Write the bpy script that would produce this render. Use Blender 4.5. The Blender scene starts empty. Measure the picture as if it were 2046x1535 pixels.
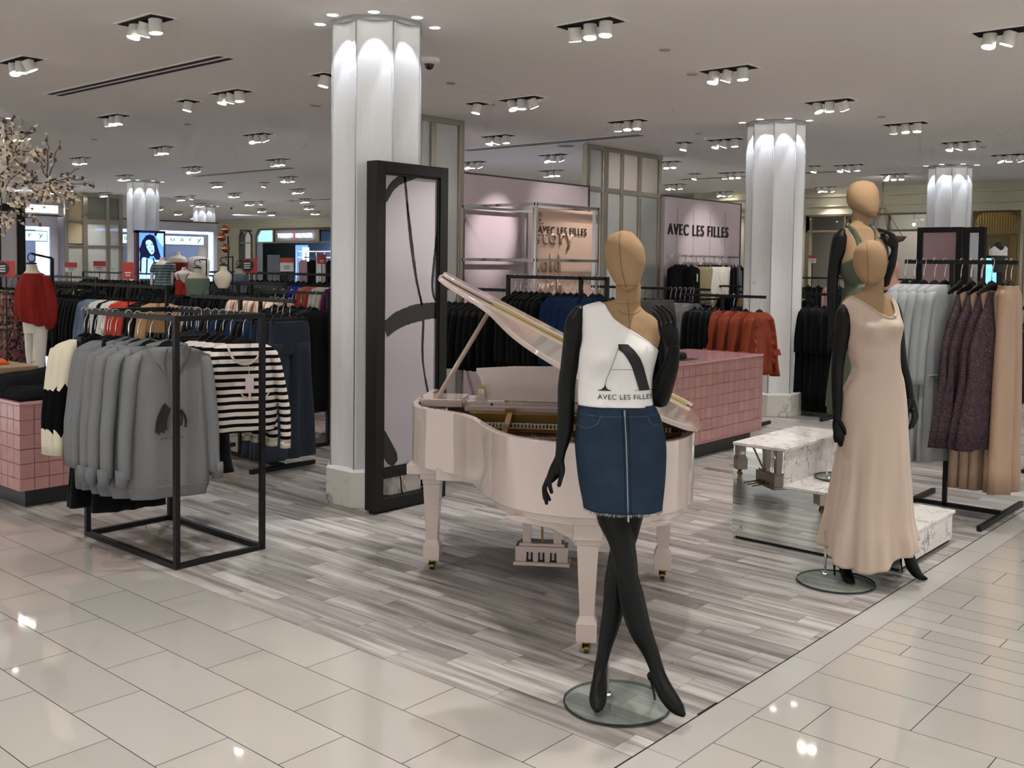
import bpy, bmesh, math, random
from mathutils import Vector, Matrix
from math import sin, cos, pi, radians, sqrt, atan2
random.seed(7)
SC = bpy.context.scene
C = SC.collection
# ------------------------------------------------------------------ camera
FPX, YAW, PITCH, ROLL, PX0, PY0, CAMH = 2027.2143, .8556, .048, .0129, 1023.0, 627.2176, 1.70
def cam_basis():
    f = Vector((sin(YAW)*cos(PITCH), cos(YAW)*cos(PITCH), -sin(PITCH)))
    r = Vector((cos(YAW), -sin(YAW), 0)); u = r.cross(f)
    return cos(ROLL)*r+sin(ROLL)*u, -sin(ROLL)*r+cos(ROLL)*u, f
RI, UP, FW = cam_basis()
cd = bpy.data.cameras.new('camera'); cam = bpy.data.objects.new('camera', cd); C.objects.link(cam)
cam.matrix_world = Matrix(((RI.x, UP.x, -FW.x, 0), (RI.y, UP.y, -FW.y, 0), (RI.z, UP.z, -FW.z, CAMH), (0, 0, 0, 1)))
cd.sensor_fit = 'HORIZONTAL'; cd.sensor_width = 36; cd.lens = FPX*36/2046
cd.shift_y = -(767.5-PY0)/2046; cd.clip_start = .05; cd.clip_end = 200
SC.camera = cam
# ------------------------------------------------------------------ world, exposure
W = bpy.data.worlds.new('world'); SC.world = W; W.use_nodes = True
W.node_tree.nodes['Background'].inputs[0].default_value = (.97, .95, .92, 1)
W.node_tree.nodes['Background'].inputs[1].default_value = 1.7
SC.view_settings.view_transform = 'Standard'; SC.view_settings.look = 'None'
SC.view_settings.exposure = 0.0; SC.view_settings.gamma = 1; SC.view_settings.use_curve_mapping = False
SC.cycles.max_bounces = 5; SC.cycles.diffuse_bounces = 3; SC.cycles.glossy_bounces = 3; SC.cycles.transmission_bounces = 6
SC.cycles.caustics_reflective = False; SC.cycles.caustics_refractive = False
SC.cycles.sample_clamp_indirect = 4; SC.cycles.use_denoising = True; SC.cycles.adaptive_threshold = .12; SC.cycles.adaptive_min_samples = 12
SPOT_W = 62; COLUMN_W = 8.5; CEIL = 3.39
def mm(px, py, D):
    "point seen at a place in the photo, at depth D metres in front of the camera"
    d = FW+RI*((px-PX0)/FPX)-UP*((py-PY0)/FPX)
    return Vector((0, 0, CAMH))+d*D
# ------------------------------------------------------------------ materials
def lin(h):
    if isinstance(h, str):
        h = h.lstrip('#'); c = [int(h[i:i+2], 16)/255 for i in (0, 2, 4)]
        return tuple(x/12.92 if x <= .04045 else ((x+.055)/1.055)**2.4 for x in c)
    return h
MATS = {}
def mat(name, col, rough=.6, metal=0, var=0, scale=20, bump=0, emit=0, trans=0, alpha=1, coat=0, sheen=0, ior=1.5, stretch=None):
    if name in MATS: return MATS[name]
    m = bpy.data.materials.new(name); m.use_nodes = True; nt = m.node_tree; b = nt.nodes['Principled BSDF']
    c = lin(col); b.inputs['Base Color'].default_value = (*c, 1)
    b.inputs['Roughness'].default_value = rough; b.inputs['Metallic'].default_value = metal
    b.inputs['IOR'].default_value = ior
    if rough >= .8: b.inputs['Specular IOR Level'].default_value = .06
    if coat: b.inputs['Coat Weight'].default_value = coat; b.inputs['Coat Roughness'].default_value = .05
    if sheen: b.inputs['Sheen Weight'].default_value = sheen
    if trans: b.inputs['Transmission Weight'].default_value = trans
    if alpha < 1: b.inputs['Alpha'].default_value = alpha
    if emit: b.inputs['Emission Color'].default_value = (*c, 1); b.inputs['Emission Strength'].default_value = emit
    if var or bump:
        tc = nt.nodes.new('ShaderNodeTexCoord'); nz = nt.nodes.new('ShaderNodeTexNoise')
        mp = nt.nodes.new('ShaderNodeMapping'); mp.inputs['Scale'].default_value = stretch or (1, 1, 1)
        nz.inputs['Scale'].default_value = scale; nz.inputs['Detail'].default_value = 4
        nt.links.new(tc.outputs['Object'], mp.inputs[0]); nt.links.new(mp.outputs[0], nz.inputs['Vector'])
        if var:
            mx = nt.nodes.new('ShaderNodeMix'); mx.data_type = 'RGBA'
            mx.inputs['A'].default_value = (*[x*(1-var) for x in c], 1); mx.inputs['B'].default_value = (*[min(1, x*(1+var)) for x in c], 1)
            nt.links.new(nz.outputs[0], mx.inputs['Factor']); nt.links.new(mx.outputs['Result'], b.inputs['Base Color'])
        if bump:
            bp = nt.nodes.new('ShaderNodeBump'); bp.inputs['Strength'].default_value = bump; bp.inputs['Distance'].default_value = .01
            nt.links.new(nz.outputs[0], bp.inputs['Height']); nt.links.new(bp.outputs[0], b.inputs['Normal'])
    MATS[name] = m; return m
def nodes(m): return m.node_tree, m.node_tree.nodes['Principled BSDF']
def ramp(nt, stops):
    r = nt.nodes.new('ShaderNodeValToRGB'); e = r.color_ramp.elements
    while len(e) < len(stops): e.new(.5)
    for k, (p, c) in enumerate(stops): e[k].position = p; e[k].color = (*lin(c), 1)
    return r
def m_marble(name, base, vein, scale=3, rough=.15, width=.06):
    m = mat(name, base, rough); nt, b = nodes(m)
    tc = nt.nodes.new('ShaderNodeTexCoord'); n1 = nt.nodes.new('ShaderNodeTexNoise'); n1.inputs['Scale'].default_value = scale; n1.inputs['Detail'].default_value = 8; n1.inputs['Distortion'].default_value = 1.2
    r = ramp(nt, [(.5-width, base), (.5, vein), (.5+width, base)])
    nt.links.new(tc.outputs['Object'], n1.inputs['Vector']); nt.links.new(n1.outputs[0], r.inputs[0])
    n2 = nt.nodes.new('ShaderNodeTexNoise'); n2.inputs['Scale'].default_value = scale*.7; n2.inputs['Detail'].default_value = 3
    r2 = ramp(nt, [(.4, '#000000'), (.62, '#ffffff')]); nt.links.new(tc.outputs['Object'], n2.inputs['Vector']); nt.links.new(n2.outputs[0], r2.inputs[0])
    mx = nt.nodes.new('ShaderNodeMix'); mx.data_type = 'RGBA'; mx.inputs['A'].default_value = (*lin(base), 1)
    nt.links.new(r2.outputs[0], mx.inputs['Factor']); nt.links.new(r.outputs[0], mx.inputs['B']); nt.links.new(mx.outputs['Result'], b.inputs['Base Color'])
    return m
def m_print(name, cols, scale=30, rough=.8):
    "small all-over fabric print: voronoi cells through a colour ramp"
    m = mat(name, cols[0], rough); nt, b = nodes(m)
    tc = nt.nodes.new('ShaderNodeTexCoord'); v = nt.nodes.new('ShaderNodeTexVoronoi'); v.inputs['Scale'].default_value = scale
    n = nt.nodes.new('ShaderNodeTexNoise'); n.inputs['Scale'].default_value = scale*.4; n.inputs['Detail'].default_value = 3
    vm = nt.nodes.new('ShaderNodeVectorMath'); vm.operation = 'ADD'
    nt.links.new(tc.outputs['Object'], n.inputs['Vector']); nt.links.new(tc.outputs['Object'], vm.inputs[0]); nt.links.new(n.outputs['Color'], vm.inputs[1]); nt.links.new(vm.outputs[0], v.inputs['Vector'])
    sp = nt.nodes.new('ShaderNodeSeparateColor'); nt.links.new(v.outputs['Color'], sp.inputs[0])
    r = ramp(nt, [(i/len(cols), c) for i, c in enumerate(cols)]); r.color_ramp.interpolation = 'CONSTANT'
    nt.links.new(sp.outputs[0], r.inputs[0]); nt.links.new(r.outputs[0], b.inputs['Base Color']); return m
def m_stripes(name, a, bcol, period, duty=.5, rough=.85, axis='Z', off=0):
    m = mat(name, a, rough); nt, b = nodes(m)
    tc = nt.nodes.new('ShaderNodeTexCoord'); s = nt.nodes.new('ShaderNodeSeparateXYZ'); nt.links.new(tc.outputs['Object'], s.inputs[0])
    m1 = nt.nodes.new('ShaderNodeMath'); m1.operation = 'DIVIDE'; m1.inputs[1].default_value = period; nt.links.new(s.outputs[axis], m1.inputs[0])
    m0 = nt.nodes.new('ShaderNodeMath'); m0.operation = 'ADD'; m0.inputs[1].default_value = 100+off; nt.links.new(m1.outputs[0], m0.inputs[0])
    m2 = nt.nodes.new('ShaderNodeMath'); m2.operation = 'FRACT'; nt.links.new(m0.outputs[0], m2.inputs[0])
    m3 = nt.nodes.new('ShaderNodeMath'); m3.operation = 'GREATER_THAN'; m3.inputs[1].default_value = duty; nt.links.new(m2.outputs[0], m3.inputs[0])
    mx = nt.nodes.new('ShaderNodeMix'); mx.data_type = 'RGBA'; mx.inputs['A'].default_value = (*lin(a), 1); mx.inputs['B'].default_value = (*lin(bcol), 1)
    nt.links.new(m3.outputs[0], mx.inputs['Factor']); nt.links.new(mx.outputs['Result'], b.inputs['Base Color']); return m
def m_island(name, stops, rough, streak=None, coat=0, seed_scale=37.0, amt=.5):
    "surface of separate tiles or planks, each with its own shade; streak = stretched grain along y"
    m = mat(name, stops[0][1], rough, coat=coat); nt, b = nodes(m)
    g = nt.nodes.new('ShaderNodeNewGeometry'); tc = nt.nodes.new('ShaderNodeTexCoord')
    r = ramp(nt, stops)
    if streak:
        cx = nt.nodes.new('ShaderNodeCombineXYZ'); ml = nt.nodes.new('ShaderNodeMath'); ml.operation = 'MULTIPLY'; ml.inputs[1].default_value = seed_scale
        nt.links.new(g.outputs['Random Per Island'], ml.inputs[0]); nt.links.new(ml.outputs[0], cx.inputs[0]); nt.links.new(ml.outputs[0], cx.inputs[1])
        ad = nt.nodes.new('ShaderNodeVectorMath'); nt.links.new(tc.outputs['Object'], ad.inputs[0]); nt.links.new(cx.outputs[0], ad.inputs[1])
        mp = nt.nodes.new('ShaderNodeMapping'); mp.inputs['Scale'].default_value = streak; nt.links.new(ad.outputs[0], mp.inputs[0])
        nz = nt.nodes.new('ShaderNodeTexNoise'); nz.inputs['Scale'].default_value = 1; nz.inputs['Detail'].default_value = 6; nz.inputs['Roughness'].default_value = .62; nz.inputs['Distortion'].default_value = .35
        nt.links.new(mp.outputs[0], nz.inputs['Vector'])
        a = nt.nodes.new('ShaderNodeMath'); a.operation = 'MULTIPLY_ADD'; a.inputs[1].default_value = amt; nt.links.new(g.outputs['Random Per Island'], a.inputs[0])
        s = nt.nodes.new('ShaderNodeMath'); s.operation = 'SUBTRACT'; s.inputs[1].default_value = amt/2; nt.links.new(nz.outputs[0], s.inputs[0]); nt.links.new(s.outputs[0], a.inputs[2])
        nt.links.new(a.outputs[0], r.inputs[0])
    else: nt.links.new(g.outputs['Random Per Island'], r.inputs[0])
    nt.links.new(r.outputs[0], b.inputs['Base Color']); return m
# ------------------------------------------------------------------ mesh helpers
class MB:
    def __init__(s): s.v = []; s.f = []; s.m = []; s.mi = 0
    def add(s, vs, fs):
        n = len(s.v); s.v += [tuple(v) for v in vs]; s.f += [tuple(i+n for i in f) for f in fs]; s.m += [s.mi]*len(fs); return s
    def box(s, a, b):
        (x0, y0, z0), (x1, y1, z1) = a, b
        if x0 > x1: x0, x1 = x1, x0
        if y0 > y1: y0, y1 = y1, y0
        if z0 > z1: z0, z1 = z1, z0
        return s.add([(x0, y0, z0), (x1, y0, z0), (x1, y1, z0), (x0, y1, z0), (x0, y0, z1), (x1, y0, z1), (x1, y1, z1), (x0, y1, z1)],
              [(0, 3, 2, 1), (4, 5, 6, 7), (0, 1, 5, 4), (1, 2, 6, 5), (2, 3, 7, 6), (3, 0, 4, 7)])
    def beam(s, p, q, w, h=None, up=(0, 0, 1)):
        p = Vector(p); q = Vector(q); h = h or w; d = (q-p).normalized(); u = Vector(up)
        if abs(d.dot(u)) > .98: u = Vector((1, 0, 0))
        r = d.cross(u).normalized()*w/2; t = r.cross(d).normalized()*h/2
        return s.add([p-r-t, p+r-t, p+r+t, p-r+t, q-r-t, q+r-t, q+r+t, q-r+t], [(0, 3, 2, 1), (4, 5, 6, 7), (0, 1, 5, 4), (1, 2, 6, 5), (2, 3, 7, 6), (3, 0, 4, 7)])
    def tube(s, pts, r, n=10, cap=True, sx=1.0):
        "round tube along points; r number or list"
        pts = [Vector(p) for p in pts]; k = len(pts); rs = r if isinstance(r, (list, tuple)) else [r]*k
        prev = None; vs = []; fs = []
        for i, p in enumerate(pts):
            d = (pts[min(i+1, k-1)]-pts[max(i-1, 0)]).normalized()
            a = Vector((0, 0, 1)) if prev is None else prev
            if abs(d.dot(a)) > .95 and prev is None: a = Vector((1, 0, 0))
            b1 = (a-d*a.dot(d)).normalized(); b2 = d.cross(b1); prev = b1
            ri = rs[i]; ra, rb = (ri if isinstance(ri, (tuple, list)) else (ri, ri))
            vs += [p+b1*cos(2*pi*j/n)*ra+b2*sin(2*pi*j/n)*rb for j in range(n)]
        for i in range(k-1):
            for j in range(n): fs.append((i*n+j, i*n+(j+1) % n, (i+1)*n+(j+1) % n, (i+1)*n+j))
        if cap: fs += [tuple(range(n-1, -1, -1)), tuple((k-1)*n+j for j in range(n))]
        return s.add(vs, fs)
    def rings(s, rr, cap=True, close=True):
        "loft through rings of equal count"
        n = len(rr[0]); vs = [v for r in rr for v in r]; fs = []
        for i in range(len(rr)-1):
            for j in range(n if close else n-1): fs.append((i*n+j, i*n+(j+1) % n, (i+1)*n+(j+1) % n, (i+1)*n+j))
        if cap: fs += [tuple(range(n-1, -1, -1)), tuple((len(rr)-1)*n+j for j in range(n))]
        return s.add(vs, fs)
    def lathe(s, prof, c=(0, 0, 0), n=24, cap=True):
        return s.rings([[(c[0]+r*cos(2*pi*j/n), c[1]+r*sin(2*pi*j/n), c[2]+z) for j in range(n)] for r, z in prof], cap)
    def prism(s, pts, z0, z1):
        "closed outline (x,y) extruded z0..z1"
        n = len(pts); a = sum(pts[i][0]*pts[(i+1) % n][1]-pts[(i+1) % n][0]*pts[i][1] for i in range(n))
        if a < 0: pts = pts[::-1]
        return s.add([(x, y, z0) for x, y in pts]+[(x, y, z1) for x, y in pts], [tuple(range(n-1, -1, -1)), tuple(range(n, 2*n))]+[(i, (i+1) % n, n+(i+1) % n, n+i) for i in range(n)])
    def plate(s, pts3, nrm, th):
        "planar outline of 3-D points thickened along a normal"
        nv = Vector(nrm).normalized()*th; n = len(pts3); P = [Vector(p) for p in pts3]
        return s.add([p for p in P]+[p+nv for p in P], [tuple(range(n-1, -1, -1)), tuple(range(n, 2*n))]+[(i, (i+1) % n, n+(i+1) % n, n+i) for i in range(n)])
    def ball(s, c, r, n=16, m=10, sc=(1, 1, 1)):
        return s.rings([[(c[0]+r*sc[0]*sin(pi*i/m)*cos(2*pi*j/n), c[1]+r*sc[1]*sin(pi*i/m)*sin(2*pi*j/n), c[2]-r*sc[2]*cos(pi*i/m)) for j in range(n)] for i in [.02]+list(range(1, m))+[m-.02]])
    def xf(s, M):
        s.v = [tuple(M @ Vector(v)) for v in s.v]; return s
    def build(s, name, mats, parent=None, smooth=False, bevel=0, seg=2, fix=True, label=None, sub=0):
        me = bpy.data.meshes.new(name)
        vs = s.v
        if parent is not None:
            o = PO.get(parent.name, Vector((0, 0, 0))); vs = [(v[0]-o.x, v[1]-o.y, v[2]-o.z) for v in vs]
        me.from_pydata(vs, [], s.f)
        if not isinstance(mats, (list, tuple)): mats = [mats]
        for m_ in mats: me.materials.append(m_)
        if len(mats) > 1: me.polygons.foreach_set('material_index', s.m)
        if fix:
            bm = bmesh.new(); bm.from_mesh(me); bmesh.ops.recalc_face_normals(bm, faces=bm.faces); bm.to_mesh(me); bm.free()
        if smooth: me.shade_smooth()
        o = bpy.data.objects.new(name, me); C.objects.link(o)
        if parent is not None: o.parent = parent; PO[o.name] = PO.get(parent.name, Vector((0, 0, 0)))
        if bevel:
            b = o.modifiers.new('bevel', 'BEVEL'); b.width = bevel; b.segments = seg; b.limit_method = 'ANGLE'; b.angle_limit = radians(40)
        if sub:
            b = o.modifiers.new('sub', 'SUBSURF'); b.levels = sub; b.render_levels = sub
        if smooth == 'auto':
            bm = bmesh.new(); bm.from_mesh(me)
            for e in bm.edges: e.smooth = not (len(e.link_faces) == 2 and e.calc_face_angle(0) > radians(38))
            bm.to_mesh(me); bm.free()
        if label: o['label'] = label
        return o
PO = {}     # world offset of each parent (children are built in world coordinates and made relative)
def empty(name, loc=(0, 0, 0)):
    o = bpy.data.objects.new(name, None); o.empty_display_size = .1; C.objects.link(o); o.location = loc; PO[o.name] = Vector(loc); return o
def tag(o, label=None, cat=None, group=None, kind=None):
    if label: o['label'] = label
    if cat: o['category'] = cat
    if group: o['group'] = group
    if kind: o['kind'] = kind
    return o
def thing(name, loc, label, cat, group=None): return tag(empty(name, loc), label, cat, group)
KIDS = {}
def copy_tree(o, parent=None):
    c = o.copy(); C.objects.link(c)
    if parent is not None: c.parent = parent
    PO[c.name] = PO.get(o.name, Vector((0, 0, 0)))
    for ch in list(o.children): copy_tree(ch, c)
    return c
def crom(P, n):
    "Catmull-Rom resample of tuples"
    out = []; k = len(P)
    for i in range(k-1):
        p0, p1, p2, p3 = P[max(i-1, 0)], P[i], P[i+1], P[min(i+2, k-1)]
        for t in range(n):
            t = t/n
            out.append(tuple(.5*((2*b)+(c-a)*t+(2*a-5*b+4*c-d)*t*t+(3*b-a-3*c+d)*t**3) for a, b, c, d in zip(p0, p1, p2, p3)))
    out.append(tuple(P[-1])); return out
def text_obj(name, s, size, mat_, M, parent=None, extrude=.004, spacing=1.0, label=None, bold=0):
    cu = bpy.data.curves.new(name, 'FONT'); cu.body = s; cu.size = size; cu.extrude = extrude; cu.space_character = spacing; cu.align_x = 'LEFT'; cu.offset = bold
    t = bpy.data.objects.new(name, cu); C.objects.link(t)
    dg = bpy.context.evaluated_depsgraph_get(); me = bpy.data.meshes.new_from_object(t.evaluated_get(dg)); bpy.data.objects.remove(t)
    me.transform(M)
    if parent is not None:
        o_ = PO.get(parent.name, Vector((0, 0, 0))); me.transform(Matrix.Translation(-o_))
    me.materials.clear(); me.materials.append(mat_)
    o = bpy.data.objects.new(name, me); C.objects.link(o)
    if parent is not None: o.parent = parent; PO[o.name] = PO.get(parent.name, Vector((0, 0, 0)))
    if label: o['label'] = label
    return o
def frame_on(origin, xdir, ydir=(0, 0, 1)):
    x = Vector(xdir).normalized(); y = Vector(ydir).normalized(); z = x.cross(y)
    return Matrix(((x.x, y.x, z.x, origin[0]), (x.y, y.y, z.y, origin[1]), (x.z, y.z, z.z, origin[2]), (0, 0, 0, 1)))
def fit_text(name, s, mat_, org, xdir, width, height, parent=None, extrude=.004, ydir=(0, 0, 1), label=None, bold=0):
    "text whose ink box is width x height, its lower left at org"
    o = text_obj(name, s, 1.0, mat_, Matrix.Identity(4), None, 0.0, 1.22, bold=bold); me = o.data
    xs = [v.co.x for v in me.vertices]; ys = [v.co.y for v in me.vertices]
    sx = width/(max(xs)-min(xs)); sy = height/(max(ys)-min(ys))
    me.transform(Matrix.Diagonal((sx, sy, 1, 1)) @ Matrix.Translation((-min(xs), -min(ys), 0)))
    me.transform(frame_on(org, xdir, ydir))
    if extrude:
        n = Vector(xdir).normalized().cross(Vector(ydir).normalized())*extrude
        bm = bmesh.new(); bm.from_mesh(me); r = bmesh.ops.extrude_face_region(bm, geom=bm.faces[:])
        bmesh.ops.translate(bm, vec=n, verts=[v for v in r['geom'] if isinstance(v, bmesh.types.BMVert)]); bm.to_mesh(me); bm.free()
    if parent is not None:
        me.transform(Matrix.Translation(-PO.get(parent.name, Vector((0, 0, 0))))); o.parent = parent
    if label: o['label'] = label
    return o
BLACK = mat('powder-coated black steel', '#101011', .5, var=.08); BLACK.node_tree.nodes['Principled BSDF'].inputs['Specular IOR Level'].default_value = .3
CHROME = mat('polished chrome', '#c9c9c9', .12, 1)
STEEL = mat('bright hanger wire', '#d8d8d8', .25, 1)
BRASS = mat('brass', '#80683c', .3, 1)
WHITE = mat('white paint', '#e9e7e2', .5)
PLASTIC = mat('black hanger plastic', '#08080a', .5); PLASTIC.node_tree.nodes['Principled BSDF'].inputs['Specular IOR Level'].default_value = .25
GLASS = mat('clear green-edged glass', '#8fa39b', .03, alpha=.2, ior=1.5)
DARK = mat('dark void', '#0a0a0b', .7)
# ================================================================== FLOOR AND CEILING
XMAX, YMAX, XMIN, YMIN = 30.0, 44.0, -7.0, -7.0
def struct(o): o['kind'] = 'structure'; return o
grout = mat('dark tile grout', '#2f2b28', .9)
b = MB(); b.box((XMIN, YMIN, -.12), (XMAX, YMAX, -.0015)); struct(b.build('floor', grout))
tile_m = m_island('polished cream porcelain tile', [(0, '#aaa6a0'), (1, '#b4b0aa')], .035, coat=.6)
nt, bs = nodes(tile_m); bs.inputs['IOR'].default_value = 1.52
wood_m = m_island('grey wood-grain porcelain plank', [(.31, '#65605d'), (.44, '#87837f'), (.54, '#a19d99'), (.66, '#bebab6')], .3, streak=(14, .75, 1), amt=.15)
strip_m = m_island('pale grey stone border', [(0, '#a3a19c'), (1, '#acaaa5')], .3)
def tiles(b, x0, x1, y0, y1, L, off, gap=.0034, lim=None):
    import math as _m
    k0 = _m.floor((y0-off)/L)-1; y = off+k0*L
    while y < y1:
        a, c = max(y, y0), min(y+L, y1)
        if c-a > .01: b.add([(x0+gap/2, a+gap/2, 0), (x1-gap/2, a+gap/2, 0), (x1-gap/2, c-gap/2, 0), (x0+gap/2, c-gap/2, 0)], [(0, 1, 2, 3)])
        y += L
b = MB(); P = .2865; WY1 = 7.8
k = 0; x = 2.887
while x > XMIN:                                   # left of the planked zone
    off = 2.186 if k % 2 == 0 else 2.481
    tiles(b, x-P, x, 1.93, YMAX, .597, off); x -= P; k += 1
k = 0; x = 2.887
while x < XMAX:                                   # aisle beyond the planked zone
    tiles(b, x, x+P, WY1, YMAX, .597, .1+.3*(k % 2)); x += P; k += 1
rows = [2.887, 3.17, 3.463, 3.748, 4.035, 4.323, 4.463, 4.606, 4.735, 4.87, 5.0, 5.167, 5.297, 5.56, 5.835, 6.11]
while rows[-1] < XMAX: rows.append(rows[-1]+P)
offs = [1.583 if (i % 2 == 0) else 1.282 for i in range(len(rows))]
x = 2.887; low = []
while x > XMIN: low.append((x-P, x)); x -= P
for i, (a, c) in enumerate(low): tiles(b, a, c, YMIN, 1.775, .6, 1.282 if i % 2 == 0 else 1.583)
for i in range(len(rows)-1): tiles(b, rows[i], rows[i+1], YMIN, 1.775, .6, offs[i] if i != 4 else 1.283)
struct(b.build('floor', tile_m, fix=False))
b = MB(); x = XMIN+.05
for i in range(80):
    x0, x1 = 2.975+.577*(i-18), 2.975+.577*(i-17)
    if x1 < XMAX: b.add([(x0+.001, 1.776, 0), (x1-.001, 1.776, 0), (x1-.001, 1.924, 0), (x0+.001, 1.924, 0)], [(0, 1, 2, 3)])
struct(b.build('floor', strip_m, fix=False))
b = MB(); x = 2.887; rnd = random.Random(3)
i = 0
while x < XMAX:
    tiles(b, x, x+.148, 1.93, WY1, .6, 2.03+[0, .36, .18, .5, .08, .42, .25][i % 7]+rnd.uniform(-.03, .03), gap=.0012); x += .148; i += 1
struct(b.build('floor', wood_m, fix=False))
ceil_m = mat('matte white ceiling paint', '#f3f0ec', .85)
b = MB(); b.box((XMIN, YMIN, CEIL), (XMAX, YMAX, CEIL+.15)); struct(b.build('ceiling', ceil_m))
# perimeter walls (cream panelled)
wall_m = mat('warm cream wall paint', '#b9b39c', .6)
b = MB(); b.box((27.5, 12, 0), (27.7, YMAX, CEIL)); b.box((20.35, 12.0, 0), (27.7, 12.2, CEIL)); struct(b.build('wall_back', wall_m))
# ================================================================== COLUMNS
col_m = mat('satin white fluted column', '#e3e3e2', .38)
ridge_m = mat('column edge seam', '#9d9d9e', .5)
base_m = m_marble('white column marble with brown veins', '#d8d4ca', '#6b635c', 3.2, .16, .045)
def octring(cx, cy, ap, z, n=10, depth=.034, fl=.014):
    "octagon cross-section with hollowed faces and a narrow flat at each corner"
    pts = []; R = ap/cos(pi/8)
    for k in range(8):
        a0, a1 = pi/8+k*pi/4, pi/8+(k+1)*pi/4
        p0 = Vector((R*cos(a0), R*sin(a0))); p1 = Vector((R*cos(a1), R*sin(a1))); nn = Vector((cos((a0+a1)/2), sin((a0+a1)/2)))
        d = (p1-p0); Ln = d.length; d /= Ln
        pts.append(p0+d*.004)
        for j in range(n+1):
            t = fl+(Ln-2*fl)*j/n; s_ = (j/n*2-1); pts.append(p0+d*t-nn*depth*(1-s_*s_))
        pts.append(p1-d*.004)
    return [(cx+p.x, cy+p.y, z) for p in pts]
def octo(cx, cy, ap, z): return [(cx+ap/cos(pi/8)*cos(pi/8+k*pi/4), cy+ap/cos(pi/8)*sin(pi/8+k*pi/4), z) for k in range(8)]
def make_column():
    t = empty('column', (0, 0, 0))
    MB().rings([octring(0, 0, .305, .262), octring(0, 0, .305, 3.37)], cap=True).build('fluted_shaft', col_m, t)
    b = MB()
    for k in range(8):
        a = pi/8+k*pi/4; R_ = .305/cos(pi/8)+.0015; b.tube([(R_*cos(a), R_*sin(a), .262), (R_*cos(a), R_*sin(a), 3.36)], .0045, 6)
    b.build('corner_bead', ridge_m, t, smooth=True)
    MB().rings([octo(0, 0, .335, 0), octo(0, 0, .335, .25)]).build('marble_base', base_m, t, bevel=.004, label='white marble plinth with dark veins')
    MB().rings([octo(0, 0, .335, .25), octo(0, 0, .31, .265)]).build('base_ledge', col_m, t)
    MB().rings([octo(0, 0, .312, 3.355), octo(0, 0, .312, 3.39)]).build('top_trim', ridge_m, t)
    return t
c0 = make_column()
disc_em = mat('white lamp face', '#ffffff', .5, emit=9)
def make_downlight():
    t = empty('column_downlight', (0, 0, 0))
    MB().lathe([(.040, 3.384), (.048, 3.384), (.048, 3.3905), (.040, 3.3905)], n=20, cap=False).build('trim_ring', WHITE, t)
    MB().lathe([(.001, 3.386), (.040, 3.386), (.040, 3.3885), (.001, 3.3885)], n=20).build('lens', disc_em, t)
    return t
d0 = make_downlight(); used = [False, False]
sp = bpy.data.lights.new('column_spot', 'SPOT'); sp.energy = COLUMN_W; sp.spot_size = radians(46); sp.spot_blend = .1; sp.shadow_soft_size = .012; sp.color = (.8, .87, 1)
COLS = [(4.87, 5.53, 'large white fluted column beside the black framed panel, nearest the camera'), (10.98, 5.5, 'white fluted column behind the pink sales counter'), (17.1, 5.5, 'white fluted column behind the two black frames on the right'),
        (5.02, 12.95, 'white fluted column at the far left edge behind the blossom branches'), (11.3, 20.35, 'white fluted column behind the lit portrait poster'), (17.4, 27.7, 'distant white fluted column above the white boutique wall')]
for i, (x, y, lb) in enumerate(COLS):
    c = c0 if i == 0 else copy_tree(c0); c.location = (x, y, 0); tag(c, lb, 'column')
    near = ['nearest column', 'column behind the pink counter', 'column behind the two black frames', 'far left column', 'column behind the poster', 'most distant column'][i]
    for k in range(8):
        a = k*pi/4
        vis = cos(a-atan2(-y, -x)) > -.25
        if not vis: continue
        d = d0 if not used[0] else copy_tree(d0); used[0] = True
        dx, dy = cos(a)*.405, sin(a)*.405; d.location = (x+dx, y+dy, 0)
        tag(d, 'small round white downlight in the ceiling ring around the '+near, 'ceiling light', 'downlights around the '+near)
        L = bpy.data.objects.new('column_spot', sp); C.objects.link(L); L.parent = d; L.location = (-cos(a)*.035, -sin(a)*.035, 3.38)
        L.rotation_euler = (Vector((-cos(a)*.20, -sin(a)*.20, -1))*-1).to_track_quat('Z', 'X').to_euler()
# ================================================================== CEILING LIGHT FIXTURES
recess_m = mat('dark recess', '#2b2826', .8)
head_m = mat('white lamp housing', '#d9d6d0', .45)
lamp_em = mat('bright lamp face', '#fff6e8', .5, emit=32)
def head(b, e, x, y, tilt, az):
    ax = Vector((sin(tilt)*cos(az), sin(tilt)*sin(az), -cos(tilt)))
    p0 = Vector((x, y, 3.36)); p1 = p0+ax*.075
    b.tube([p0-ax*.02, p1], .047, 18)
    e.tube([p1, p1+ax*.004], .043, 18)
def fixture(nh, seedv):
    r = random.Random(seedv); t = empty('ceiling_light', (0, 0, 0)); L = .14*nh
    b = MB(); b.box((-.085, -L/2-.02, 3.380), (.085, L/2+.02, 3.3895)); b.build('recessed_tray', recess_m, t)
    b = MB()
    for (a0, a1) in (((-.105, -L/2-.04, 3.384), (-.085, L/2+.04, 3.3895)), ((.085, -L/2-.04, 3.384), (.105, L/2+.04, 3.3895)), ((-.085, -L/2-.04, 3.384), (.085, -L/2-.02, 3.3895)), ((-.085, L/2+.02, 3.384), (.085, L/2+.04, 3.3895))): b.box(a0, a1)
    b.build('trim_frame', ceil_m, t)
    for k in range(nh):
        b = MB(); e = MB(); head(b, e, 0, (k-(nh-1)/2)*.135, r.uniform(0, .45), r.uniform(0, 6.28))
        h = b.build('lamp_head', head_m, t, smooth='auto'); e.build('lens', lamp_em, h)
    return t
protos = {3: [fixture(3, s) for s in (1, 2, 3)], 1: [fixture(1, 9)]}
usedp = set()
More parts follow.
